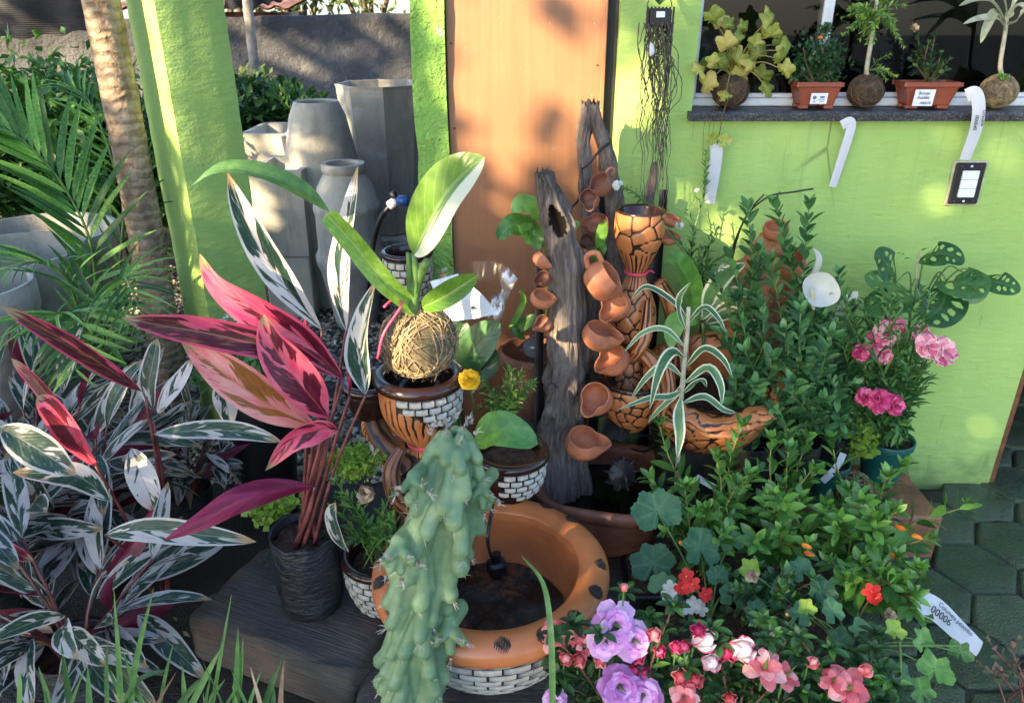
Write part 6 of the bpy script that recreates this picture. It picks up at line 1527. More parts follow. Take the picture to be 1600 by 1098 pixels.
# ================================================================== striped dracaena
dr = thing('striped_dracaena', 'slender dracaena with arching white-edged leaves before the crackled basin', 'plant', P(1058, 760, 1.80))
stem_tube(dr, [P(1058, 770, 1.80), P(1060, 690, 1.79), P(1066, 600, 1.78), P(1074, 520, 1.77), P(1076, 480, 1.77)], .008, .005, 'stem_pale', 16, 'stalk')
DL = [([(1074, 500), (1050, 470), (1010, 448), (985, 470)], 18), ([(1074, 505), (1100, 480), (1120, 495), (1135, 520)], 18), ([(1073, 520), (1060, 490), (1062, 465), (1080, 440)], 22),
      ([(1072, 545), (1040, 515), (1005, 520), (975, 550)], 18), ([(1070, 560), (1050, 550), (1030, 580), (1015, 640)], 30), ([(1070, 575), (1100, 545), (1128, 560), (1145, 590)], 22),
      ([(1068, 590), (1040, 570), (1010, 590), (985, 625)], 20), ([(1068, 600), (1105, 575), (1125, 600), (1128, 632)], 26), ([(1066, 610), (1045, 620), (1015, 622), (965, 640)], 20),
      ([(1065, 630), (1100, 620), (1130, 640), (1152, 645)], 22), ([(1064, 620), (1060, 650), (1062, 680), (1058, 715)], 32), ([(1066, 615), (1085, 600), (1098, 595), (1104, 605)], 20),
      ([(1070, 585), (1062, 610), (1030, 640), (1012, 660)], 16)]
for i, (pts, W) in enumerate(DL):
    Y0 = 1.77; q = [P(u, v, Y0 - .03 * k * (1 if i % 3 else -.5)) for k, (u, v) in enumerate(pts)]; hero_leaf(q, pxm(W * .6, q[1]), dr, 'leaf_drac', nrm=(0, -.6, .8), fold=.3, peak=.4, sharp=.75, ns=14, nc=6)
bag('black nursery bag hidden under the striped dracaena', V((P(1058, 770, 1.80).x, 1.80, .095)), .06, max(.1, P(1058, 770, 1.8).z - .095 + .02))
# pale broad leaves behind it
bl = thing('striped_dracaena', 'second striped plant with cream-edged leaves behind the crackled goblet', 'plant', P(1100, 520, 2.08))
for pts, W, mt in (([(1090, 500), (1080, 450), (1060, 412), (1040, 405)], 40, 'leaf_fresh'), ([(1100, 500), (1110, 460), (1135, 430), (1165, 412)], 28, 'leaf_drac'), ([(1095, 500), (1120, 470), (1150, 458), (1180, 462)], 24, 'leaf_drac'), ([(1102, 505), (1140, 490), (1165, 500), (1185, 520)], 26, 'leaf_drac'), ([(1090, 505), (1060, 500), (1050, 520), (1048, 545)], 30, 'leaf_fresh'), ):
    q = [P(u, v, 2.08 - .03 * k) for k, (u, v) in enumerate(pts)]; hero_leaf(q, pxm(W, q[1]), bl, mt, nrm=CAMN, fold=.3, peak=.5, sharp=.6)
stem_tube(bl, [V((P(1100, 640, 2.2).x, 2.22, .0)), P(1100, 620, 2.2), P(1098, 505, 2.08)], .007, .005, 'stem_green')

# ================================================================== tall leafy stems before the clay cascade
def stems(name, label, base, tips, LM, size, gap, group=None, cat='shrub', sway=.03, r0=.004, mt='stem_green', extra=None, **kw):
    t = thing(name, label, cat, base, group)
    if extra: tips = list(tips) + [(rnd(extra[0], extra[1]), rnd(extra[2], extra[3]), rnd(extra[4], extra[5])) for _ in range(extra[6])]
    for (u, v, Y) in tips:
        tip = P(u, v, Y); b = base + V((rnd(-.03, .03), rnd(-.03, .03), 0)); m1 = b.lerp(tip, .35) + V((rnd(-sway, sway), rnd(-sway, sway), .02)); m2 = b.lerp(tip, .7) + V((rnd(-sway, sway) * .6, rnd(-sway, sway) * .6, .02))
        leafy(t, [b, m1, m2, tip], LM, size, gap, r0, .0018, mt, **kw)
    return t
gsh = 'tall leafy stems in front of the green wall'
def ground_pot(label, base, r=.08, mt='black_plastic', z0=.002):
    plastic_pot(label, V((base.x, base.y, z0)), r, max(.08, base.z - z0 + .015), mt)
b = P(1170, 690, 1.98); stems('leafy_shrub', 'leafy shrub with the tallest stem tip, left of the white spathe', b, [(1168, 328, 2.02), (1140, 400, 2.0), (1185, 395, 2.0), (1120, 440, 2.0), (1190, 480, 1.92), (1150, 470, 1.95), (1205, 560, 1.88), (1130, 520, 1.93), (1180, 600, 1.85), (1150, 585, 1.85)], LM_shrub, .052, .021, gsh, ang=1.1, r0=.003, taper=.85, tipsize=1.0, extra=(1095, 1215, 480, 690, 1.84, 2.02, 4))
ground_pot('black pot under the leafy shrub left of the white spathe', b)
b = P(1240, 690, 2.0); stems('leafy_shrub', 'leafy shrub with two dense upright tips beside the white spathe', b, [(1213, 322, 2.04), (1264, 322, 2.02), (1235, 400, 2.02), (1205, 410, 2.0), (1250, 480, 1.95), (1275, 560, 1.9), (1225, 520, 1.9), (1240, 600, 1.86), (1285, 500, 1.95), (1210, 640, 1.84)], LM_shrub, .054, .020, gsh, ang=1.15, r0=.003, taper=.9, tipsize=1.0, extra=(1190, 1300, 480, 690, 1.84, 2.02, 4))
ground_pot('black pot under the leafy shrub with two upright tips', b)
b = P(1300, 680, 2.05); stems('leafy_shrub', 'leafy shrub between the white spathe and the carnations', b, [(1310, 430, 2.1), (1330, 490, 2.05), (1290, 580, 1.95), (1310, 620, 1.92), (1275, 640, 1.9), (1330, 600, 1.95), (1345, 540, 2.02)], LM_shrub, .060, .022, gsh, ang=1.1, r0=.003, extra=(1270, 1350, 470, 690, 1.88, 2.05, 6))
ground_pot('black pot under the leafy shrub next to the carnations', b, .06)
b = P(1100, 470, 2.2); stems('thin_shrub', 'thin wispy shrub with fine leaves and white blossoms beside the goblet', b, [(1103, 240, 2.22), (1075, 330, 2.2), (1055, 370, 2.18), (1120, 360, 2.2), (1070, 400, 2.15), (1130, 400, 2.18), (1105, 330, 2.2), (1095, 390, 2.15)], LMs('leaf', 'leaf_shrub', 2, .3), .030, .016, None, jitter=.4, r0=.0025)
stem_tube(bpy.data.objects['thin_shrub'], [V((b.x, b.y, .01)), b], .008, .004, 'stem_brown')
def florets(t, c, r, n, mt='petal_pure', size=.012):
    mb = MB(); mb.lathe([(0, -r * .3), (r * .2, -.1 * r), (0, .1 * r)], 8, c); fl = mb.build('flower_head', 'stem_green', t); lm = leaf_mesh('petal', mt, 1, .7, ns=4, nc=2, peak=.65, sharp=.5, fold=.1, bend=.4)
    for i in range(n):
        d = V((random.gauss(0, 1), random.gauss(-.6, .7), random.gauss(.3, .8))).normalized(); p = c + d * r * rnd(.6, 1); u = d.orthogonal().normalized(); b_ = d.cross(u)
        for k in range(5): a = 2 * pi * k / 5; inst('petal', lm, fl, frame(p, (u * cos(a) + b_ * sin(a)) + d * .3, d, size))
florets(bpy.data.objects['thin_shrub'], P(965, 290, 2.05), .014, 9, size=.009); florets(bpy.data.objects['thin_shrub'], P(1062, 352, 2.12), .011, 5, size=.009); florets(bpy.data.objects['thin_shrub'], P(1090, 300, 2.16), .008, 4, size=.008)
stem_tube(bpy.data.objects['thin_shrub'], [P(1090, 420, 2.15), P(1000, 310, 2.12), P(968, 292, 2.06)], .0025, .0015, 'stem_green')
leafy(bpy.data.objects['thin_shrub'], [P(1015, 320, 2.12), P(990, 300, 2.1), P(972, 292, 2.07)], LM_herb, .022, .012, .0015, .001)
# black wire arching over
t = thing('wire_stake', 'thin black wire arching up over the leafy stems', 'wire', P(1140, 440, 2.14)); mb = MB()
mb.tube(spline([P(1138, 470, 2.14), P(1145, 400, 2.13), P(1165, 340, 2.12), P(1200, 308, 2.10), P(1240, 300, 2.09), P(1271, 295, 2.08)], 30), .0028, 6); mb.tube(spline([P(1133, 440, 2.14), P(1150, 372, 2.12), P(1175, 325, 2.11), P(1194, 304, 2.1)], 20), .0024, 6); mb.build('wire', 'black_plastic', t)

# ================================================================== peace lily in cellophane
pl_ = thing('peace_lily', 'white spathes and dark leaves wrapped in cellophane near the wall', 'plant', P(1265, 640, 2.10))
for pts, W, nr in (([(1303, 510, 2.08), (1312, 485, 2.08), (1325, 468, 2.07), (1340, 455, 2.06)], 20, (.3, -.6, .6)), ([(1130, 440, 2.1), (1126, 425, 2.1), (1130, 412, 2.1)], 10, CAMN)):
    q = [P(*a) for a in pts]; hero_leaf(q, pxm(W * 1.05, q[1]), pl_, 'petal_pure', 'spathe', nrm=nr, fold=-.1, curl=-.45, peak=.45, sharp=.42, ns=18, nc=8); stem_tube(pl_, [P(1262, 640, 2.1), q[0]], .003, .003, 'stem_green')
DISCS = (((1278, 452, 1.95), 29, (-.12, -.9, .35)),)
hero_leaf([P(1258, 450, 2.0), P(1268, 425, 1.99), P(1275, 405, 1.99), P(1270, 388, 2.0)], .035, pl_, 'petal_pure', 'spathe', nrm=(.8, -.55, .2), fold=.3, curl=-.5, sharp=.6, ns=16, nc=8)
mb = MB(); a, b = P(1271, 484, 1.935), P(1269, 450, 1.93); mb.tube(spline([a, a.lerp(b, .5), b], 10), [.003, .0055, .006, .006, .006, .006, .0058, .0055, .005, .003], 10)
@mat('spadix')
def _(n): co = n.coord(); n.col(n.ramp(n.voro(co, 420), [(.2, (.62, .58, .40)), (.6, (.40, .40, .22))])); n.rough(.7); n.bump(n.voro(co, 420), .8, .002)
mb.build('spadix', 'spadix', pl_)
for i in range(12):
    u0, v0 = rnd(1200, 1335), rnd(470, 590); q = [P(1265, 640, 2.1), P((1265 + u0) / 2, (620 + v0) / 2, 2.06), P(u0, v0, rnd(2.0, 2.14))]; hero_leaf(q, pxm(rnd(26, 40), q[1]), pl_, 'leaf_dark', nrm=CAMN, fold=.2, roll=rnd(-.5, .5))
q = P(1265, 640, 2.1); ground_pot('black pot under the wrapped white spathes', q, .06)
sleeve('clear crinkled cellophane round the white spathes by the wall', P(1258, 620, 2.08), P(1268, 462, 2.07), .05, .125, .02)
sleeve('clear crinkled cellophane among the leaves left of the white spathes', P(1195, 600, 2.06), P(1182, 452, 2.08), .03, .055, .02)

# ================================================================== carnations
cn = thing('carnation', 'bushy carnation with pink ruffled flowers in the teal pot', 'plant', CP + V((0, 0, .14))); cb0 = CP + V((0, 0, .14))
for i in range(72):
    u, v = rnd(1305, 1462), rnd(455, 690)
    if u > 1440 and v > 620: continue
    tip = P(u, v, rnd(1.92, 2.16)); b = cb0 + V((rnd(-.04, .04), rnd(-.04, .04), 0)); leafy(cn, [b, b.lerp(tip, .5) + V((rnd(-.02, .02), rnd(-.02, .02), .02)), tip], LM_carn, .062, .024, .0022, .0015, 'stem_green', 2, .8, .25, jitter=.35)
for u, v, Y, r, mt in ((1470, 548, 1.98, .040, 'petal_pink'), (1448, 540, 1.98, .034, 'petal_pink'), (1385, 520, 2.02, .036, 'petal_pink'), (1364, 535, 2.02, .03, 'petal_magenta'), (1398, 512, 2.03, .03, 'petal_magenta'), (1436, 522, 2.02, .028, 'petal_pink'), (1372, 626, 1.94, .034, 'petal_magenta'), (1395, 632, 1.94, .030, 'petal_magenta'), (1352, 620, 1.96, .026, 'petal_magenta'), (1345, 550, 2.0, .026, 'petal_magenta'), (1380, 555, 2.0, .024, 'petal_pink')):
    pompom(cn, P(u, v, Y), r, mt, 30, look=(rnd(-.3, .5), -.8, rnd(.2, .7)), petal=(1.0, .6)); stem_tube(cn, [cb0, cb0.lerp(P(u, v, Y), .6) + V((0, 0, .04)), P(u, v, Y + .01)], .0022, .002, 'stem_green')
t = tuft('parsley', 'small light green parsley-like leaves beside the teal pot', P(1345, 690, 2.0), (.05, .04, .05), 300, .026, 'leaf_moss', 1.3, clump=18)
k_ = P(1335, 742, 1.98); kokedama('rough brown kokedama ball sitting below the teal pot', V((k_.x, k_.y, CP.z + .055)), .058, 'coir_dark', 24, tw='twine')
tt = thing('flat_stone', 'low slab under the rough brown kokedama ball', 'slab', (k_.x, k_.y, 0)); mb = MB(); mb.box((k_.x - .03, k_.y - .03, (CP.z - .004) / 2), (.22, .13, CP.z - .006), None, 0, .006); mb.build('slab', 'mortar', tt, smooth=False)

# ================================================================== holed leaves against the wall
def holed_leaf(t, pts, W, nrm=CAMN, roll=0.0, mt='leaf_mons'):
    p = spline([P(*a) for a in pts], 57); W = pxm(W, p[18]); mb = MB(); ns, nc = 56, 40; vs = []; uvs = []; fs = []
    holes = []
    for i in range(5):
        for sg in (-1, 1):
            if random.random() < .85: holes.append((.18 + i * .15 + rnd(-.02, .02), sg * rnd(.38, .55), rnd(.035, .055), rnd(.16, .26)))
    for i in range(ns + 1):
        tg = (p[min(i + 1, ns)] - p[max(i - 1, 0)]).normalized(); nn = V(nrm); nn = (nn - tg * nn.dot(tg)).normalized(); x = tg.cross(nn).normalized(); x, nn = x * cos(roll) + nn * sin(roll), nn * cos(roll) - x * sin(roll)
        hw = max(wlance(i / ns, .38, .5) * W / 2, W * .01)
        for k in range(nc + 1):
            a = (k / nc - .5) * 2; vs.append(p[i] + x * a * hw + nn * (abs(a) * hw * .15 - .1 * hw * a * a)); uvs.append((k / nc, i / ns))
    for i in range(ns):
        for k in range(nc):
            t_, a = (i + .5) / ns, ((k + .5) / nc - .5) * 2
            if any(((t_ - abs(a) * .10 + .04 - h) / ht) ** 2 + ((a - ha) / hw_) ** 2 < 1 for h, ha, ht, hw_ in holes): continue
            q = i * (nc + 1) + k; fs.append((q, q + 1, q + nc + 2, q + nc + 1))
    mb.add(vs, fs, uvs); return mb.build('leaf', mt, t)
leafmat('leaf_mons', [(.25, (.02, .075, .022)), (.5, (.035, .115, .03)), (.8, (.07, .18, .05))], .3, .22, vein=(.13, .25, .09), hvar=.12)
mo = thing('holed_leaf_vine', 'vine with large holed leaves spreading across the green wall', 'plant', P(1400, 560, 2.16))
for pts, W in (([(1438, 405, 2.14), (1460, 398, 2.10), (1485, 398, 2.08), (1506, 412, 2.06)], 38), ([(1480, 440, 2.12), (1495, 440, 2.08), (1525, 445, 2.05), (1550, 440, 2.03)], 52), ([(1540, 432, 2.08), (1555, 440, 2.05), (1575, 446, 2.03), (1595, 452, 2.02)], 36),
               ([(1475, 450, 2.12), (1475, 470, 2.08), (1462, 490, 2.06), (1440, 500, 2.05)], 54), ([(1420, 455, 2.15), (1400, 450, 2.10), (1375, 445, 2.08), (1352, 440, 2.06)], 50), ([(1400, 440, 2.16), (1390, 420, 2.14), (1378, 405, 2.14), (1366, 396, 2.14)], 44), ([(1425, 470, 2.14), (1400, 468, 2.10), (1375, 475, 2.08), (1350, 490, 2.06)], 40), ([(1505, 425, 2.12), (1515, 440, 2.09), (1520, 455, 2.07), (1515, 475, 2.06)], 40)):
    holed_leaf(mo, pts, W * 1.3, nrm=(-.1, -.6, .75), roll=rnd(-.2, .2)); a = P(*pts[0]); stem_tube(mo, [P(1420, 520, 2.16), P(1440, 440, 2.16).lerp(a, .5) + V((0, 0, .02)), a], .003, .002, 'stem_green')
stem_tube(mo, [V((P(1420, 520, 2.16).x, 2.17, .01)), P(1420, 520, 2.16)], .005, .004, 'stem_green')
stem_tube(mo, [P(1436, 395, 2.15), P(1432, 430, 2.15), P(1434, 470, 2.14)], .003, .002, 'stem_pale', name='aerial_root')
for u, v in ((1425, 405), (1412, 398), (1440, 392)): inst('leaf', LM_herb[0], mo, frame(P(u, v, 2.13), (rnd(-1, 1), -.5, .4), (0, 0, 1), .04))

# ================================================================== glossy bushes, front right
gb = 'glossy-leaved bushes in the right foreground'
specs = [('glossy leafy bush with tall fresh shoots before the striped dracaena', (1105, 900, 1.66), [(1158, 668, 1.76), (1030, 665, 1.82), (1120, 720, 1.72), (1070, 765, 1.66), (1150, 760, 1.62), (1100, 800, 1.58), (1180, 740, 1.70), (1045, 830, 1.62), (1130, 830, 1.55)]),
         ('glossy leafy bush with bright shoots amid the right foreground', (1215, 880, 1.68), [(1232, 705, 1.74), (1205, 690, 1.78), (1262, 690, 1.80), (1200, 780, 1.62), (1250, 780, 1.62), (1220, 830, 1.56), (1275, 740, 1.72), (1180, 850, 1.54), (1262, 850, 1.55)]),
         ('glossy leafy bush with a long arching shoot reaching over the paving', (1330, 880, 1.70), [(1508, 792, 1.72), (1410, 730, 1.80), (1385, 745, 1.72), (1300, 690, 1.84), (1330, 770, 1.66), (1400, 800, 1.62), (1310, 830, 1.58), (1360, 850, 1.56), (1450, 840, 1.62), (1290, 790, 1.62)]),
         ('glossy leafy bush at the right end, beside the red geranium bloom', (1390, 960, 1.55), [(1435, 890, 1.52), (1345, 880, 1.50), (1400, 870, 1.50), (1320, 905, 1.46), (1425, 930, 1.47), (1370, 900, 1.48), (1300, 880, 1.52)]),
         ('low dark glossy bush filling the gap behind the geranium', (1180, 960, 1.52), [(1130, 900, 1.48), (1180, 890, 1.50), (1230, 900, 1.48), (1270, 910, 1.47), (1150, 930, 1.42), (1210, 935, 1.42)])]
for i, (lab, bq, tips) in enumerate(specs):
    b = P(*bq); stems('glossy_bush', lab, b, tips, LM_glossy if i < 4 else LM_azal, .076 if i < 4 else .055, .026, gb, r0=.0032, mt='stem_yellow' if i in (0, 1, 2) else 'stem_brown', ang=1.05, s0=.28, extra=((1010, 1170, 740, 880, 1.52, 1.74, 6), (1150, 1290, 730, 880, 1.52, 1.74, 7), (1270, 1430, 740, 880, 1.52, 1.74, 7), (1290, 1430, 870, 960, 1.44, 1.54, 4), (1100, 1300, 880, 970, 1.38, 1.5, 9))[i])
    t = bpy.data.objects['glossy_bush' + ('' if i == 0 else '.%03d' % i)]
    for (u, v, Y) in tips[:6]:
        tip = P(u, v, Y)
        for k in range(5):
            a = 2 * pi * k / 5 + i; inst('leaf', random.choice(LM_fresh[:3]), t, frame(tip, V((cos(a) * .6, sin(a) * .6, .9)), V((-cos(a), -sin(a), .5)), rnd(.026, .042)))
for i, (u, v, Y) in enumerate(((1398, 822, 1.60), (1424, 836, 1.6), (1390, 866, 1.52), (1252, 850, 1.53), (1256, 862, 1.52), (1060, 846, 1.56))):
    t = bpy.data.objects['glossy_bush.002' if i < 3 else ('glossy_bush.001' if i < 5 else 'glossy_bush')]; q = P(u, v, Y); hero_leaf([q, q + V((.008, -.01, .004)), q + V((.022, -.015, .0))], .012, t, 'petal_orange', 'bloom', fold=.8, ns=8, nc=4)
# trays
def tray(label, c, sx_, sy_, h):
    t = thing('plant_tray', label, 'tray', (c.x, c.y, .034)); mb = MB(); mb.box((c.x, c.y, h / 2 + .035), (sx_, sy_, h), None, 0, .006); mb.build('tray', 'black_plastic', t, smooth=False)
    mb = MB(); mb.box((c.x, c.y, h + .038), (sx_ - .02, sy_ - .02, .006), None, 0, .002); mb.build('soil', 'potting_soil', t, smooth=False)
tray('black plant tray under the glossy bushes at the back', V((.63, 1.72, 0)), .62, .20, .10)
tray('black plant tray under the geranium and the right-hand bush', V((.58, 1.46, 0)), .50, .20, .11)

# ================================================================== geranium
def lobed_leaf(t, c, r, nrm, lobes=7, depth=.16, mt='leaf_geran', cup=.25, spin=0.0, name='leaf', notch=True, pts_long=.0):
    z = V(nrm).normalized(); u = (V((0, 0, -1)) - z * -z.z); u = u.normalized() if u.length > .05 else V((1, 0, 0)); b = z.cross(u); mb = MB(); n, m = 56, 6; vs = [c]; uvs = [(.5, 0)]
    for i in range(1, m + 1):
        f = i / m
        for k in range(n):
            a = 2 * pi * k / n; da = (a + pi) % (2 * pi) - pi; rr = r * (1 - depth * (.5 + .5 * cos(lobes * a + pi * (lobes % 2))) * (1 + .5 * sin(a * 2 + c.x * 90)) - .03 * cos(lobes * 4 * a)) * (1 + .14 * cos(a - pi) * pts_long + .06 * sin(a * 2 + c.z * 70))
            if notch: rr *= 1 - .75 * exp(-(da / .22) ** 2)
            zz_ = cup * r * f * f * .6 + .05 * r * sin(a * lobes) * f * f + .03 * r * sin(a * 2 + c.x * 50) * f
            vs.append(c + (u * cos(a + spin) + b * sin(a + spin)) * rr * f + z * zz_); uvs.append((.5 + .5 * abs(((a * lobes / (2 * pi)) % 1) - .5) * f, f))
    fs = [(0, 1 + k, 1 + (k + 1) % n) for k in range(n)] + [(1 + (i - 1) * n + k, 1 + i * n + k, 1 + i * n + (k + 1) % n, 1 + (i - 1) * n + (k + 1) % n) for i in range(1, m) for k in range(n)]
    mb.add(vs, fs, uvs); o = mb.build(name, mt, t); return o
for (q, r, nr) in DISCS:
    c = P(*q); lobed_leaf(pl_, c, pxm(r, c), nr, 1, .12, 'petal_pure', cup=.95, name='spathe', notch=False, spin=.4); stem_tube(pl_, [P(1262, 640, 2.1), P(1262, 560, 2.05), c + V((0, .01, -.02))], .003, .003, 'stem_green')
gr = thing('geranium', 'geranium with round lobed leaves and a red and white flower head', 'plant', P(1110, 960, 1.46))
gbase = P(1110, 965, 1.47)
for u, v, Y, r, nr in ((1026, 798, 1.60, 44, (-.1, -.75, .65)), (1094, 855, 1.55, 38, (.2, -.8, .6)), (1020, 880, 1.52, 40, (-.3, -.6, .7)), (1140, 845, 1.58, 26, (.2, -.6, .7)), (1145, 930, 1.42, 26, (0, -.6, .8)), (1215, 930, 1.45, 28, (.2, -.6, .8)), (1285, 925, 1.44, 28, (0, -.6, .8)), (1120, 900, 1.46, 22, (.2, -.5, .8)), (1300, 955, 1.38, 24, (.2, -.6, .8)), (1055, 945, 1.42, 22, (-.2, -.6, .8)), (1250, 890, 1.5, 24, (.1, -.6, .8)), (1180, 955, 1.38, 22, (.1, -.6, .8)), (1036, 915, 1.46, 26, (-.3, -.6, .7))):
    c = P(u, v, Y); lobed_leaf(gr, c, pxm(r * .88, c), nr, spin=rnd(-.5, .5)); b = P(1110 if u < 1180 else 1230, 965, 1.46); stem_tube(gr, [b, b.lerp(c, .5) + V((0, .02, .01)), c], .003, .0022, 'stem_green')
def open_flower(t, c, r, mt, n=5, look=(0, -.7, .7), wide=.7, name='flower', cup=.35, wave=.05, centre='anther'):
    z = V(look).normalized(); u = z.orthogonal().normalized(); b = z.cross(u); mb = MB(); mb.lathe([(0, -r * .2), (r * .08, -.05 * r), (r * .07, .08 * r), (0, .1 * r)], 8, (0, 0, 0), M4=Matrix.Translation(c) @ z.to_track_quat('Z', 'Y').to_matrix().to_4x4()); fl = mb.build(name, centre, t); a0 = rnd(0, 6)
    for k in range(n):
        a = a0 + 2 * pi * k / n; d = (u * cos(a) + b * sin(a)) + z * cup; lm = leaf_mesh('petal', mt, 1, wide, ns=5, nc=4, peak=.66, sharp=.5, fold=.1, bend=.6, wave=wave); inst('petal', lm, fl, frame(c, d, z, r * rnd(.9, 1.05)))
    return fl
for u, v, mt in ((1072, 900, 'petal_red'), (1082, 912, 'petal_red'), (1066, 918, 'petal_red'), (1102, 928, 'petal_red'), (1048, 918, 'petal_pure'), (1045, 928, 'petal_pure'), (1085, 942, 'petal_pure'), (1095, 950, 'petal_pure'), (1075, 948, 'petal_pure'), (1050, 940, 'petal_red')):
    open_flower(gr, P(u, v, 1.38 + rnd(-.01, .01)), .021, mt, 5, (rnd(-.4, .4), -.8, rnd(.1, .7)))
q = P(1075, 925, 1.40); stem_tube(gr, [gbase, gbase.lerp(q, .6) + V((0, 0, .03)), q], .003, .0025, 'stem_green')
g2 = thing('geranium', 'sparse geranium with one red bloom and yellowing leaves near the tag', 'plant', P(1330, 1010, 1.42))
for u, v, Y, r in ((1310, 1000, 1.36, 24), (1250, 960, 1.38, 22), (1460, 1045, 1.34, 30), (1440, 1000, 1.38, 22), (1345, 985, 1.36, 20), (1500, 1018, 1.38, 20), (1440, 1080, 1.32, 24), (1290, 940, 1.42, 20), (1400, 1050, 1.34, 22)):
    c = P(u, v, Y); lobed_leaf(g2, c, pxm(r, c), (rnd(-.2, .3), -.6, .75), 5, .3, 'leaf_fresh' if u > 1400 else 'leaf_geran', spin=rnd(-.5, .5)); b = P(1330, 1015, 1.42); stem_tube(g2, [b, b.lerp(c, .5) + V((0, .01, .02)), c], .0028, .002, 'stem_green')
for u, v, Y, r in ((1170, 890, 1.44, 18), (1258, 950, 1.36, 16), (1395, 985, 1.36, 18)):
    c = P(u, v, Y); lobed_leaf(g2, c, pxm(r, c), (rnd(-.2, .3), -.6, .75), 5, .25, 'leaf_moss', cup=.8); stem_tube(g2, [P(1330, 1015, 1.42), c], .0025, .002, 'stem_green')
open_flower(g2, P(1362, 924, 1.40), .024, 'petal_red', 5, (-.3, -.8, .4)); open_flower(g2, P(1368, 934, 1.39), .02, 'petal_red', 5, (.2, -.8, .1))
stem_tube(g2, [P(1330, 1015, 1.42), P(1345, 960, 1.42), P(1364, 928, 1.405)], .0025, .002, 'stem_brown')
stem_tube(g2, [P(1330, 1015, 1.42), P(1400, 1008, 1.38), P(1500, 1008, 1.36)], .004, .0025, 'stem_green'); stem_tube(g2, [P(1400, 1098, 1.32), P(1407, 1050, 1.33), P(1406, 1000, 1.35)], .005, .003, 'stem_green')
for u, v in ((1168, 945), (1175, 900), (1235, 955), (1390, 960), (1212, 985)):
    c = P(u, v, 1.40); tt_ = pompom(g2, c, .013, 'leaf_dryish', 10, 'dried_flower', petal=(1.2, .4))

# ================================================================== azaleas, nearest
az = thing('azalea', 'azalea with lilac ruffled flowers and pink buds, foreground', 'plant', P(985, 1150, 1.20))
az2 = thing('azalea', 'azalea with coral and white-tipped flowers, foreground right of the lilac one', 'plant', P(1150, 1160, 1.20)); az3 = thing('azalea', 'azalea with large coral bloom at the bottom right of the foreground', 'plant', P(1320, 1160, 1.22))
def azalea_leaves(t, base, tips, size=.040):
    for (u, v, Y) in tips:
        tip = P(u, v, Y); b = base + V((rnd(-.03, .03), rnd(-.03, .03), 0)); leafy(t, [b, b.lerp(tip, .55) + V((rnd(-.02, .02), rnd(-.02, .02), .02)), tip], LM_azal, size, .022, .003, .002, 'stem_brown', 2, 1.05, .45, tipsize=.8)
        for k in range(6): a = 2 * pi * k / 6 + u; inst('leaf', random.choice(LM_azal), t, frame(tip, V((cos(a), sin(a), .35)), (0, 0, 1), size * rnd(.8, 1.1)))
bz = [P(985, 1150, 1.22), P(1150, 1160, 1.22), P(1320, 1160, 1.24)]
azalea_leaves(az, bz[0], [(rnd(865, 1060), rnd(945, 1098), rnd(1.16, 1.32)) for _ in range(26)] + [(978, 925, 1.34)]); azalea_leaves(az2, bz[1], [(rnd(1040, 1270), rnd(965, 1098), rnd(1.16, 1.32)) for _ in range(32)]); azalea_leaves(az3, bz[2], [(rnd(1250, 1400), rnd(990, 1098), rnd(1.18, 1.34)) for _ in range(24)])
def ruffled(t, u, v, Y, r, mt, layers=3, look=None, n=6):
    loose = mt == 'petal_coral'
    c = P(u, v, Y); look = V(look) if look else V((rnd(-.3, .3), -.8, .55)); z = look.normalized(); uu = z.orthogonal().normalized(); b = z.cross(uu); mb = MB(); mb.lathe([(0, -r * .6), (r * .12, -.4 * r), (r * .1, 0), (0, .05)], 8, (0, 0, 0), M4=Matrix.Translation(c) @ z.to_track_quat('Z', 'Y').to_matrix().to_4x4()); mb.v = [q for q in mb.v]; fl = mb.build('flower', 'stem_green', t)
    lms = [leaf_mesh('petal', mt, 1, rnd(.85, 1.1) * (.72 if loose else 1), ns=8, nc=8, peak=.56 if loose else .64, sharp=.62 if loose else .45, fold=.12, bend=rnd(.3, 1.1), wave=.06 if loose else .11) for _ in range(4)]
    for l in range(layers):
        cup = .25 + .75 * l; nn = n if l == 0 else max(3, n - l)
        for k in range(nn):
            a = 2 * pi * (k + .5 * l) / nn + rnd(-.15, .15); d = (uu * cos(a) + b * sin(a)) + z * cup; inst('petal', random.choice(lms), fl, frame(c - z * r * .15, d, z, r * (1 - .17 * l) * rnd(.9, 1.1), rnd(-.25, .25)))
    stem_tube(t, [c - z * r * .5 - V((0, 0, .05)), c - z * r * .3], .0025, .0025, 'stem_green', 4)
def bud(t, u, v, Y, r, mt, look=(.1, -.35, .9)):
    c = P(u, v, Y); z = (V(look) + V((rnd(-.3, .3), 0, 0))).normalized(); uu = z.orthogonal().normalized(); b = z.cross(uu); mb = MB(); mb.lathe(smooth_prof([(r * .12, -r), (r * .34, -.7 * r), (r * .52, -.1 * r), (r * .42, .55 * r), (r * .06, 1.0 * r)], 14), 16, (0, 0, 0), M4=Matrix.Translation(c) @ z.to_track_quat('Z', 'Y').to_matrix().to_4x4(), wob=lambda p, a, t_: p * (1 + .05 * sin(a * 5 + 5 * t_))); o = mb.build('bud', mt, t)
    lm = leaf_mesh('sepal', mt, 1, .6, ns=6, nc=4, peak=.5, sharp=.6, fold=-.5, bend=-.35)
    for k in range(5): a = 2 * pi * k / 5; d = uu * cos(a) + b * sin(a); inst('petal', lm, o, frame(c - z * r * .7 + d * r * .30, z + d * .35, d * -1, r * 1.55))
    stem_tube(t, [c - z * r * .9 - V((0, 0, .04)), c - z * r * .8], .002, .002, 'stem_green', 4)
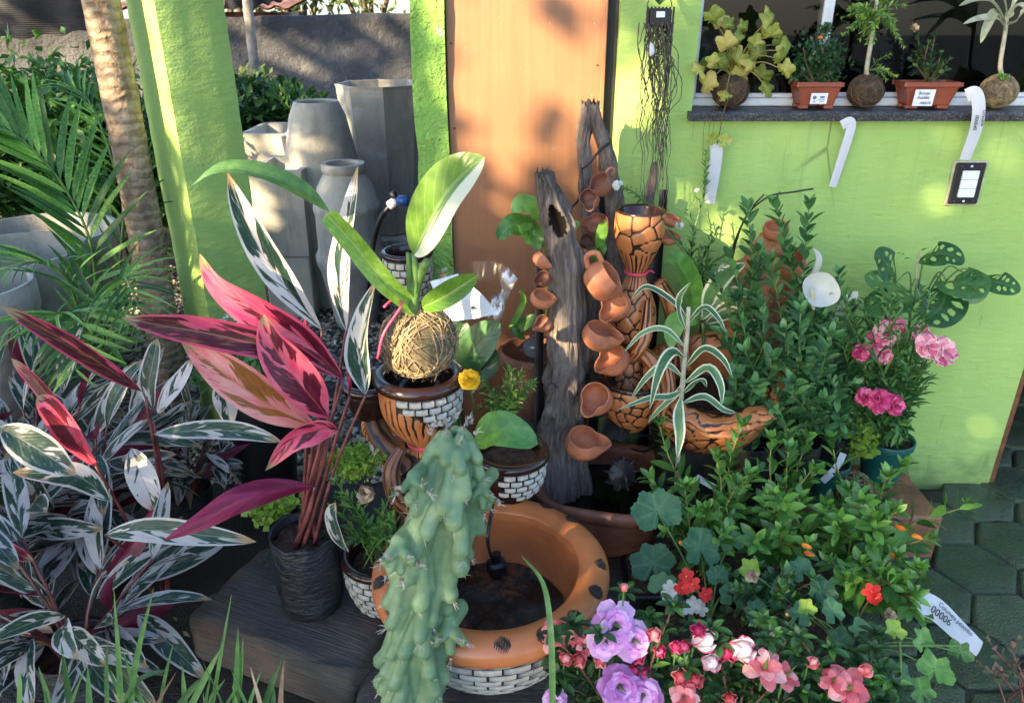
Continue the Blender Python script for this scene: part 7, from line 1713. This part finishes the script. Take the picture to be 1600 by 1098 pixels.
for a in ((962, 975, 1.18, .048), (945, 1000, 1.17, .042), (990, 1000, 1.18, .042), (968, 1072, 1.15, .050), (1005, 1085, 1.15, .044), (868, 1095, 1.16, .03)): ruffled(az, *a, 'petal_lilac', 3)
ruffled(az, 868, 992, 1.24, .042, 'petal_coral', 2, (-.2, -.5, .8)); ruffled(az, 912, 1008, 1.2, .028, 'petal_coral', 2)
for u, v, r, mt in ((884, 1030, .018, 'petal_coral'), (905, 1032, .019, 'petal_coral'), (1022, 992, .018, 'petal_coral'), (1030, 1018, .017, 'petal_magenta'), (998, 1028, .018, 'petal_magenta'), (990, 1048, .016, 'petal_magenta'), (1008, 1052, .016, 'petal_magenta'), (938, 1034, .018, 'petal_coral'), (975, 918, .010, 'petal_coral'), (1056, 1012, .017, 'petal_magenta')): bud(az, u, v, 1.18, r, mt)
for a in ((1195, 1042, 1.15, .048), (1228, 1055, 1.16, .036)): ruffled(az2, *a, 'petal_coral', 2, (rnd(-.4, .4), -.3, .9), 5)
for u, v, r, mt in ((1098, 1000, .028, 'petal_white'), (1110, 1035, .024, 'petal_white'), (1158, 1015, .032, 'petal_white'), (1135, 1020, .024, 'petal_magenta'), (1090, 985, .020, 'petal_magenta'), (1062, 1058, .023, 'petal_coral'), (1085, 1062, .023, 'petal_coral'), (1070, 1010, .016, 'petal_magenta'), (1140, 1092, .020, 'petal_coral')): bud(az2, u, v, 1.16, r, mt, (.5 if mt == 'petal_white' else 0, -.5, .7))
ruffled(az2, 1068, 1088, 1.13, .036, 'petal_coral', 2)
for a in ((1325, 1075, 1.18, .050), (1302, 1062, 1.19, .032)): ruffled(az3, *a, 'petal_coral', 2, (rnd(-.3, .3), -.5, .8), 5)
bud(az3, 1352, 1048, 1.2, .018, 'petal_coral'); bud(az3, 1268, 1035, 1.2, .016, 'petal_coral')
for i, (b, lab) in enumerate(zip(bz, ('lilac', 'coral and white', 'bottom right coral'))): plastic_pot('black pot below the %s azalea' % lab, V((b.x, b.y, .035)), .085, max(.08, b.z - .035 + .02), 'black_plastic')

# ================================================================== grass blades, bottom left, and one long blade
gt = thing('blade_grass', 'upright strap-leaved grass clump at the bottom left', 'grass plant', G(230, 1180, .0))
for pts in ([(180, 1180), (188, 1080), (178, 920)], [(200, 1180), (210, 1050), (240, 918)], [(175, 1180), (168, 1080), (168, 1000)], [(120, 1180), (108, 1090), (95, 1000)], [(215, 1180), (190, 1090), (160, 1020)], [(265, 1150), (220, 1090), (190, 1010)],
            [(320, 1180), (340, 1060), (362, 928)], [(365, 1180), (370, 1060), (372, 980)], [(360, 1180), (375, 1070), (380, 995)], [(270, 1160), (320, 1060), (345, 1012)], [(150, 1180), (140, 1100), (137, 1040)], [(240, 1180), (255, 1080), (272, 1000)], [(390, 1180), (420, 1080), (440, 1030)], [(30, 1180), (32, 1080), (30, 1048)], [(300, 1180), (290, 1100), (285, 1040)], [(165, 1150), (215, 1065), (270, 1045)], [(410, 1180), (425, 1110), (428, 1070)], [(345, 1180), (330, 1100), (352, 1060)],
            [(70, 1180), (76, 1100), (60, 1040)], [(225, 1180), (300, 1075), (330, 1060)]):
    q = [P(u, v, 1.12 + .02 * k) for k, (u, v) in enumerate(pts)]; hero_leaf(q, pxm(11, q[1]), gt, 'leaf_blade', 'blade', nrm=CAMN, fold=.35, ns=12, nc=2, wf=lambda t: (1 - t ** 3) * .95 + .05, roll=rnd(-.5, .5))
    stem_tube(gt, [V((q[0].x * .9 - .02, q[0].y + .03, .0)), q[0]], .004, .004, 'stem_green', 4, 'sheath')
for i in range(15):
    u = rnd(20, 440); v1 = rnd(1000, 1085); q = [P(u + rnd(-25, 25), 1180, 1.10), P(u, (1180 + v1) / 2, 1.12), P(u + rnd(-40, 40), v1, 1.13)]; hero_leaf(q, pxm(rnd(6, 11), q[1]), gt, 'leaf_blade' if i % 4 else 'leaf_dryish', 'blade', nrm=CAMN, fold=.35, ns=10, nc=2, wf=lambda t: (1 - t ** 3) * .95 + .05, roll=rnd(-.6, .6))
t = thing('long_blade', 'single long green grass blade rising in front of the big basin', 'grass blade', P(862, 1180, 1.05)); q = [P(862, 1200, 1.06), P(863, 1080, 1.08), P(860, 980, 1.12), P(848, 910, 1.18), P(815, 868, 1.25)]
hero_leaf(q, pxm(10, q[1]), t, 'leaf_blade', 'blade', nrm=CAMN, fold=.4, ns=20, nc=2, wf=lambda t: 1 - t ** 4 * .9)
stem_tube(t, [V((q[0].x, q[0].y, .0)), q[0]], .004, .004, 'stem_green', 4, 'sheath')
# small reddish seedling, bottom right
b = G(1575, 1090, .03); t = stems('rosy_sapling', 'small sapling with reddish green leaves at the bottom right corner', b, [(1545, 1000, 1.42), (1590, 1000, 1.42), (1560, 1045, 1.38), (1595, 1060, 1.38), (1535, 1040, 1.4)], LM_rosy, .032, .028, r0=.002, mt='stem_red', s0=.4)

# ================================================================== vine leaves round the driftwood and in the pump pot
vt = thing('split_leaf_vine', 'light green split-leaf vine climbing behind the driftwood', 'plant', P(842, 520, 2.08))
for pts, W in (([(850, 345), (835, 325), (815, 320), (800, 332)], 36), ([(840, 362), (820, 352), (795, 355), (778, 375)], 38), ([(850, 385), (835, 372), (822, 362), (812, 352)], 34), ([(848, 350), (842, 365), (838, 378), (842, 392)], 22), ([(903, 345), (897, 352), (893, 362)], 16), ([(935, 400), (938, 375), (942, 355), (944, 345)], 18), ([(930, 412), (935, 395), (938, 385), (932, 372)], 22), ([(850, 480), (845, 470), (852, 458)], 14), ([(820, 530), (808, 515), (830, 500), (845, 495)], 20), ([(795, 515), (805, 500), (818, 470), (812, 452)], 10)):
    q = [P(u, v, 2.05 - .015 * k) for k, (u, v) in enumerate(pts)]; hero_leaf(q, pxm(W, q[1]), vt, 'leaf_fresh', nrm=CAMN, fold=.15, wave=.10, peak=.45, sharp=.55, ns=12, nc=4)
for pts in ([(840, 540), (820, 530), (798, 512), (818, 470), (812, 455)], [(855, 420), (850, 385), (838, 360), (805, 355)], [(855, 400), (848, 350), (830, 325)], [(935, 440), (932, 412), (940, 385)], [(840, 540), (855, 480), (855, 420)]): stem_tube(vt, [P(u, v, 2.07) for u, v in pts], .0028, .0018, 'stem_green')
# ================================================================== lettering
simple('ink', (.02, .02, .03), .6, .1)
def text(s, size, mw, parent, mt='ink'):
    me = TXT[s]; me.materials.append(M[mt]); return inst('lettering', me, parent, mw)
def plane_frame(c, right, up):
    x = V(right).normalized(); z = x.cross(V(up)).normalized(); y = z.cross(x); m = Matrix.Identity(4)
    for i in range(3): m[i][0] = x[i]; m[i][1] = y[i]; m[i][2] = z[i]; m[i][3] = c[i]
    return m
SZ = WZ0 + .0245
# ================================================================== window-sill plants
@mat('bonsai_pot')
def _(n): co = n.coord(); n.col(n.ramp(n.noise(co, 12, 4), [(.3, (.20, .045, .022)), (.7, (.30, .075, .035))])); n.rough(.4)
def bonsai_pot(label, u0, u1, Y):
    a, b = P(u0, 150, Y), P(u1, 150, Y); w_ = b.x - a.x; cx = (a.x + b.x) / 2; h = .075; d = .085; t = thing('bonsai_pot', label, 'pot', (cx, Y, SZ), 'red-brown bonsai pots on the sill'); mb = MB(); vs = []
    for sx_, sy_, z in ((.72, .72, .012), (.90, .90, h * .80), (.92, .92, h * .82), (1.0, 1.0, h * .84), (1.0, 1.0, h), (.93, .92, h), (.9, .88, h * .82)):
        for k, (ex, ey) in enumerate(((-1, -1), (1, -1), (1, 1), (-1, 1))):
            c_ = .94; vs += [(cx + ex * w_ / 2 * sx_ * (c_ if (k % 2 == 0) else 1), Y + ey * d / 2 * sy_ * (1 if (k % 2 == 0) else c_), SZ + z), (cx + ex * w_ / 2 * sx_ * (1 if (k % 2 == 0) else c_), Y + ey * d / 2 * sy_ * (c_ if (k % 2 == 0) else 1), SZ + z)]
    mb.add(vs, [(i * 8 + k, i * 8 + (k + 1) % 8, i * 8 + 8 + (k + 1) % 8, i * 8 + 8 + k) for i in range(6) for k in range(8)] + [tuple(range(8))[::-1]]); mb.build('body', 'bonsai_pot', t, smooth=False)
    for ex in (-1, 1):
        for ey in (-1, 1): mb = MB(); mb.box((cx + ex * w_ * .27, Y + ey * d * .24, SZ + .0065), (w_ * .2, d * .22, .011), None, 0, .002); mb.build('foot', 'bonsai_pot', t, smooth=False)
    mb = MB(); mb.box((cx, Y, SZ + h * .86), (w_ * .86, d * .8, .008), None, 0, .003); mb.build('soil', 'potting_soil', t, smooth=False)
    return t, V((cx, Y - d / 2 * .83, SZ + h * .42)), w_, h, V((cx, Y, SZ + h * .88))
def pot_label(t, c, w_, h_, lines):
    right, up = V((1, 0, 0)), V((0, -.12, 1)); m = plane_frame(c, right, up); mb = MB(); q = [m @ V((x * w_ / 2, y * h_ / 2, z)) for z in (0, .0012) for x, y in ((-1, -1), (1, -1), (1, 1), (-1, 1))]
    mb.add(q, [(3, 2, 1, 0), (4, 5, 6, 7), (0, 1, 5, 4), (1, 2, 6, 5), (2, 3, 7, 6), (3, 0, 4, 7)]); lb = mb.build('label', 'card_white', t, smooth=False)
    for s, x, y, sz in lines: text(s, sz, m @ Matrix.Translation((x * w_, y * h_, .0018)), lb)
    return m, lb
t, fc, w_, h, s1 = bonsai_pot('red-brown bonsai pot with a small printed label, left one', 1236, 1308, 2.36)
m, lb = pot_label(t, fc + V((-.002, -.010, .0)), .048, .030, [])
simple('print_blue', (.12, .16, .25), .6, .1); mb = MB()
for x, y, a, b_ in ((.009, .004, .013, .006), (.008, -.003, .018, .002), (.008, -.008, .015, .0016), (-.013, -.006, .002, .007), (-.013, -.010, .010, .0015)): mb.add([m @ V((x + ex * a / 2, y + ey * b_ / 2, .0018)) for ex, ey in ((-1, -1), (1, -1), (1, 1), (-1, 1))], [(0, 1, 2, 3)])
mb.add([m @ V((-.013 + .006 * cos(a * pi / 5), .003 + .005 * sin(a * pi / 5), .0018)) for a in range(10)], [tuple(range(10))]); mb.build('print', 'print_blue', lb, smooth=False)
bt = thing('bonsai', 'small dark-leaved bonsai with an orange bloom in the left bonsai pot', 'plant', s1); mb = MB()
for k in range(5): a = 1.3 * k; tip = P(1275 + 28 * cos(a), 92 + 26 * sin(a), 2.36); stem_tube(bt, [s1 + V((0, 0, -.005)), s1.lerp(tip, .5) + V((.01 * cos(a), 0, 0)), tip], .005, .0015, 'stem_brown')
cloud(mb, blob(P(1278, 98, 2.37), (.085, .05, .065), 1500, .25, 40, .4), .016, .5, 1.9); cloud(mb, blob(P(1290, 52, 2.38), (.02, .02, .03), 120, .2, 8, .4), .014, .5, 2); f = mb.build('foliage', 'leaf_dark', bt); f['kind'] = 'stuff'
q = P(1278, 60, 2.33); hero_leaf([q, q + V((.006, -.004, .002)), q + V((.012, -.004, -.002))], .009, bt, 'petal_orange', 'bloom', fold=.5, ns=6, nc=4)
t, fc, w_, h, s2 = bonsai_pot('red-brown bonsai pot with a handwritten label, right one', 1400, 1490, 2.36)
pot_label(t, fc + V((-.025, -.010, .002)), .058, .046, [('Bonsai', -.05, .28, .0125), ('Azaléia', -.05, .02, .0125), ('000078', .12, -.32, .0105)])
bt = thing('bonsai', 'dark azalea bonsai with a dried flower in the right bonsai pot', 'plant', s2)
for u, v, Y in ((1432, 55, 2.36), (1450, 70, 2.34), (1470, 85, 2.36), (1482, 95, 2.37), (1425, 95, 2.34), (1450, 105, 2.33), (1475, 110, 2.34), (1435, 75, 2.38), (1460, 60, 2.38)): tip = P(u, v, Y); leafy(bt, [s2, s2.lerp(tip, .5) + V((rnd(-.01, .01), 0, 0)), tip], LM_azal, .034, .017, .003, .0015, 'stem_brown', 2, 1.0, .35)
pompom(bt, P(1428, 45, 2.34), .014, 'leaf_dryish', 14, 'dried_flower')
# dark kokedama with yellowing vine
k1 = P(1140, 158, 2.375); k1.z = SZ + .048; kokedama('dark kokedama ball with a yellowing vine, at the window corner', k1, .052, 'coir_dark', 30, tw='stem_brown', tr=.001)
vp = thing('yellowing_vine', 'vine with yellow-green lobed leaves at the window corner', 'plant', k1 + V((0, 0, .045)))
pts_ = []
for i in range(20):
    u, v = rnd(1092, 1232), rnd(25, 150)
    if u > 1190 and v > 130 or u < 1110 and v < 70: continue
    pts_.append((u, v))
for u, v in pts_ + [(1105, 135), (1225, 110), (1200, 140), (1180, 70), (1140, 40), (1205, 55), (1120, 95), (1230, 80)]:
    Y = rnd(2.24, 2.38); c = P(u, v, Y); lobed_leaf(vp, c, pxm(rnd(11, 19), c), (rnd(-.7, .7), -.8, rnd(-.5, .7)), 5, .30, 'leaf_vine', cup=-.6, spin=rnd(-.8, .8), pts_long=1.6); b = k1 + V((0, 0, .04)); stem_tube(vp, [b, b.lerp(c, .5) + V((0, 0, .03)), c], .0022, .0012, 'stem_yellow', 10)
stem_tube(vp, [k1 + V((-.01, -.04, .0)), P(1130, 178, 2.27), P(1125, 205, 2.26), P(1120, 228, 2.26)], .002, .0012, 'stem_brown')
for u, v in ((1112, 218), (1132, 220)): c = P(u, v, 2.25); lobed_leaf(vp, c, pxm(13, c), (rnd(-.3, .3), -.9, .2), 5, .35, 'leaf_vine', spin=.5)
for u in (1098, 1106, 1112): stem_tube(vp, [k1 + V((-.03, -.03, .0)), P(u + 4, 190, 2.27), P(u, 250, 2.28)], .0008, .0006, 'stem_brown')
# middle kokedama with feathery aralia
k2 = P(1350, 158, 2.37); k2.z = SZ + .047; kokedama('dark kokedama ball between the two bonsai pots', k2, .050, 'coir_dark', 30, tw='stem_brown', tr=.001)
ar = thing('feathery_aralia', 'feathery light green tree-like plant in the middle of the sill', 'plant', k2 + V((0, 0, .045)))
tr_ = [k2 + V((0, 0, .04)), P(1354, 110, 2.37), P(1362, 60, 2.37), P(1368, 20, 2.36), P(1372, -20, 2.36)]; stem_tube(ar, tr_, .008, .005, 'stem_pale', name='trunk')
LM_ar = LMs('leaf', 'leaf_fresh', 2, .3, bend=.6) + LMs('leaf', 'leaf_moss', 2, .3, bend=.6)
for i in range(24):
    u, v = rnd(1318, 1415), rnd(-10, 72); b = P(1366, 35, 2.36); tip = P(u, v, rnd(2.26, 2.4)); leafy(ar, [b, b.lerp(tip, .5) + V((0, 0, .02)), tip], LM_ar, .024, .011, .0012, .0008, 'stem_green', 2, .8, .25, jitter=.5)
for i in range(5): b = P(1358, 110, 2.36); tip = P(rnd(1365, 1402), rnd(85, 125), rnd(2.28, 2.36)); leafy(ar, [b, b.lerp(tip, .5) + V((0, 0, .01)), tip], LM_ar, .022, .012, .0012, .0008, 'stem_green', 2, .8, .3, jitter=.5)
# tan kokedama with pale dracaena
k3 = P(1556, 158, 2.36); k3.z = SZ + .047; kokedama('tan straw-covered kokedama ball at the right end of the sill', k3, .050, 'coir', 40, tr=.0012)
pd = thing('pale_dracaena', 'pale dried-looking dracaena growing from the tan kokedama ball', 'plant', k3 + V((0, 0, .045))); stem_tube(pd, [k3 + V((0, 0, .04)), P(1563, 100, 2.36), P(1570, 55, 2.36), P(1574, 20, 2.36)], .007, .0055, 'stem_pale', name='trunk')
for pts in ([(1574, 40), (1550, 5), (1525, 0), (1498, 10)], [(1572, 45), (1555, 20), (1540, 45), (1532, 68)], [(1574, 30), (1590, 10), (1605, 15), (1620, 30)], [(1574, 30), (1568, 0), (1555, -20), (1540, -20)], [(1575, 40), (1585, 35), (1600, 20), (1612, 0)], [(1573, 50), (1558, 30), (1530, 30), (1505, 38)], [(1576, 25), (1582, 0), (1590, -15), (1600, -20)]):
    q = [P(u, v, 2.36 - .025 * k) for k, (u, v) in enumerate(pts)]; hero_leaf(q, pxm(15, q[1]), pd, 'leaf_pale', nrm=(0, -.6, .8), fold=.35, peak=.35, sharp=.6)
tuft('seedling', 'tiny green weed sprouting on the tan kokedama ball', P(1566, 122, 2.33), (.02, .015, .008), 40, .014, 'leaf_fresh', 1.6, clump=6)

# ================================================================== white ribbons
simple('ribbon_white', (.52, .53, .55), .55, .04)
def ribbon(label, pts, W, lines=(), knot=True):
    q = [P(*a) for a in pts]; t = thing('ribbon', label, 'ribbon', q[0], 'white name ribbons'); hero_leaf(q, pxm(W, q[1]), t, 'ribbon_white', 'strip', nrm=(0, -1, .15), fold=0, curl=.1, wf=lambda t_: .95 - .5 * max(0, t_ - .7), ns=20, nc=4)
    for s, f, sz, off in lines:
        ps = spline(q, 21); i = int(f * 20); d = (ps[min(i + 2, 20)] - ps[max(i - 2, 0)]).normalized(); text(s, sz, plane_frame(ps[i] + V((off, -.005, 0)), d, V((1, 0, 0)) if d.z < 0 else V((-1, 0, 0))), t)
    return t
ribbon('white ribbon with writing hanging from the tan kokedama ball', [(1510, 150, 2.27), (1524, 146, 2.265), (1530, 165, 2.262), (1526, 200, 2.262), (1508, 250, 2.268)], 22, [('000045', .72, .014, -.008), ('Dracena', .66, .013, .011)])
ribbon('white ribbon hanging below the middle of the sill', [(1315, 196, 2.272), (1328, 190, 2.27), (1330, 200, 2.268), (1318, 240, 2.268), (1301, 292, 2.27)], 15)
ribbon('white ribbon hanging under the yellowing vine', [(1119, 224, 2.26), (1120, 240, 2.255), (1116, 270, 2.255), (1109, 318, 2.26)], 20)
# ================================================================== switch plate on the wall
t = thing('wall_switch', 'uncovered black switch plate with three white rockers on the wall', 'switch', P(1508, 286, WY - .004)); c = P(1508, 286, WY); hw, hh = pxm(25, c), pxm(33, c)
mb = MB(); mb.box(c + V((0, -.003, 0)), (hw * 2.12, .008, hh * 2.12), None, 0, .002); mb.build('back_box', 'stem_pale', t, smooth=False)
mb = MB(); mb.box(c + V((0, -.009, 0)), (hw * 1.86, .010, hh * 1.94), None, 0, .004); pl2 = mb.build('plate', 'black_plastic', t, smooth=False)
for k in range(3): mb = MB(); mb.box(c + V((.001, -.0165, (1 - k) * hh * .42)), (hw * 1.02, .008, hh * .405), None, 0, .0015); mb.build('rocker', 'white_plastic', t, smooth=False)
for sx_ in (-.5, 0, .5):
    for sg in (-1, 1): mb = MB(); mb.lathe([(.004, 0), (.0035, .002), (0, .0022)], 10, (0, 0, 0), M4=Matrix.Translation(c + V((sx_ * hw * 1.2, -.014, sg * hh * .82))) @ Matrix.Rotation(R(90), 4, 'X')); mb.build('screw', 'aluminium' if sx_ == 0 else 'dark_metal', t)
# ================================================================== hanging orchid basket with bare roots
simple('root_grey', (.11, .09, .065), .8, .4, 40)
hb_ = P(1029, 28, 2.16); ob = thing('hanging_basket', 'small black hanging basket with long bare roots beside the door', 'hanging plant', P(1029, 42, 2.16)); ws, hs = pxm(40, hb_), pxm(30, hb_)
mb = MB(); mb.box(hb_, (ws * .9, ws * .7, hs * .9), None, 0, .004); mb.build('basket', 'black_plastic', ob, smooth=False)
for k in range(8):
    mb = MB(); x = -ws / 2 + ws * k / 7; mb.box(hb_ + V((x, -ws * .37, 0)), (ws * .07, .006, hs * 1.05), None, 0, .001); mb.build('slat', 'black_plastic', ob, smooth=False)
mb = MB(); top = P(1029, -160, 2.16)
for x in (-.5, .5): mb.tube([hb_ + V((x * ws, 0, hs / 2)), hb_ + V((x * ws * .3, 0, .10)), top], .0012, 5)
mb.build('hanger', 'dark_metal', ob); mb = MB(); mb.box(hb_ + V((0, -ws * .42, .008)), (.022, .002, .014), None, 0, .0004); mb.build('tag', 'card_white', ob, smooth=False)
mb = MB()
for k in range(62):
    x0 = rnd(1006, 1052); L = rnd(110, 310) if k < 50 else rnd(40, 110); pts = []; x = x0; sp = rnd(-.3, .3)
    for i in range(16):
        v = 36 + L * i / 15; x += random.gauss(0, 3.4) - (x - (1026 - .055 * (v - 40))) * .05 + sp * .8; pts.append(P(x, v, 2.16 + rnd(-.008, .008) + .03 * sin(k)))
    mb.tube(spline(pts, 34), [rnd(.0011, .0019) * (1 - .5 * i / 33) for i in range(34)], 5)
f = mb.build('roots', 'root_grey', ob); f['kind'] = 'stuff'
LMo = LMs('leaf', 'leaf_glossy', 2, .25, bend=.5)
for k in range(6): a = k * 1.05; inst('leaf', LMo[k % 2], ob, frame(hb_ + V((0, 0, hs * .6)), V((cos(a) * .5, sin(a) * .4, 1)), (0, -1, .2), .12))
mb = MB(); mb.tube(spline([P(1017, 65, 2.13), P(1019, 80, 2.12), P(1016, 88, 2.12)], 6), [.002, .006, .007, .007, .006, .003], 8, flat=.3); mb.build('ribbon', 'ribbon_white', ob)
# ================================================================== name tag over the paving
t = thing('name_tag', 'white handwritten plant tag lying aslant at the edge of the bush', 'tag', P(1480, 975, 1.50)); q = [P(1430, 938, 1.50), P(1462, 950, 1.49), P(1500, 985, 1.475), P(1532, 1014, 1.46)]
hero_leaf(q, pxm(44, q[1]), t, 'ribbon_white', 'strip', nrm=(-.1, -.6, .8), fold=0, curl=.12, wf=lambda t_: .9 - .3 * t_ ** 2, ns=20, nc=4)
ps = spline(q, 21)
def on_tag(s, i, off, sz):
    d = (ps[i + 3] - ps[i - 3]).normalized(); nn = V((-.1, -.6, .8)); nn = (nn - d * nn.dot(d)).normalized(); y = nn.cross(d); m = Matrix.Identity(4); c = ps[i] + y * off + nn * .006
    for k in range(3): m[k][0] = d[k]; m[k][1] = y[k]; m[k][2] = nn[k]; m[k][3] = c[k]
    text(s, sz, m, t)
on_tag('Columeia peixinho', 11, .012, .0165); on_tag('00006', 8, -.010, .027)
stem_tube(t, [P(1432, 938, 1.50), P(1425, 930, 1.52), P(1415, 915, 1.54)], .001, .001, 'white_plastic', 6, 'tie')
tt = thing('name_tag', 'blank white folded tag beside the teal pots', 'tag', P(1310, 715, 1.95)); q = [P(1318, 708, 1.94), P(1310, 725, 1.93), P(1298, 740, 1.92), P(1285, 752, 1.92)]; hero_leaf(q, .022, tt, 'ribbon_white', 'strip', nrm=CAMN, fold=0, wf=lambda t_: .9, ns=10, nc=2)
tt = thing('name_tag', 'blank white tag half buried under the fresh shoots', 'tag', P(1100, 752, 1.80)); q = [P(1088, 745, 1.80), P(1100, 752, 1.79), P(1118, 762, 1.78)]; hero_leaf(q, .02, tt, 'ribbon_white', 'strip', nrm=CAMN, fold=0, wf=lambda t_: .9, ns=10, nc=2)
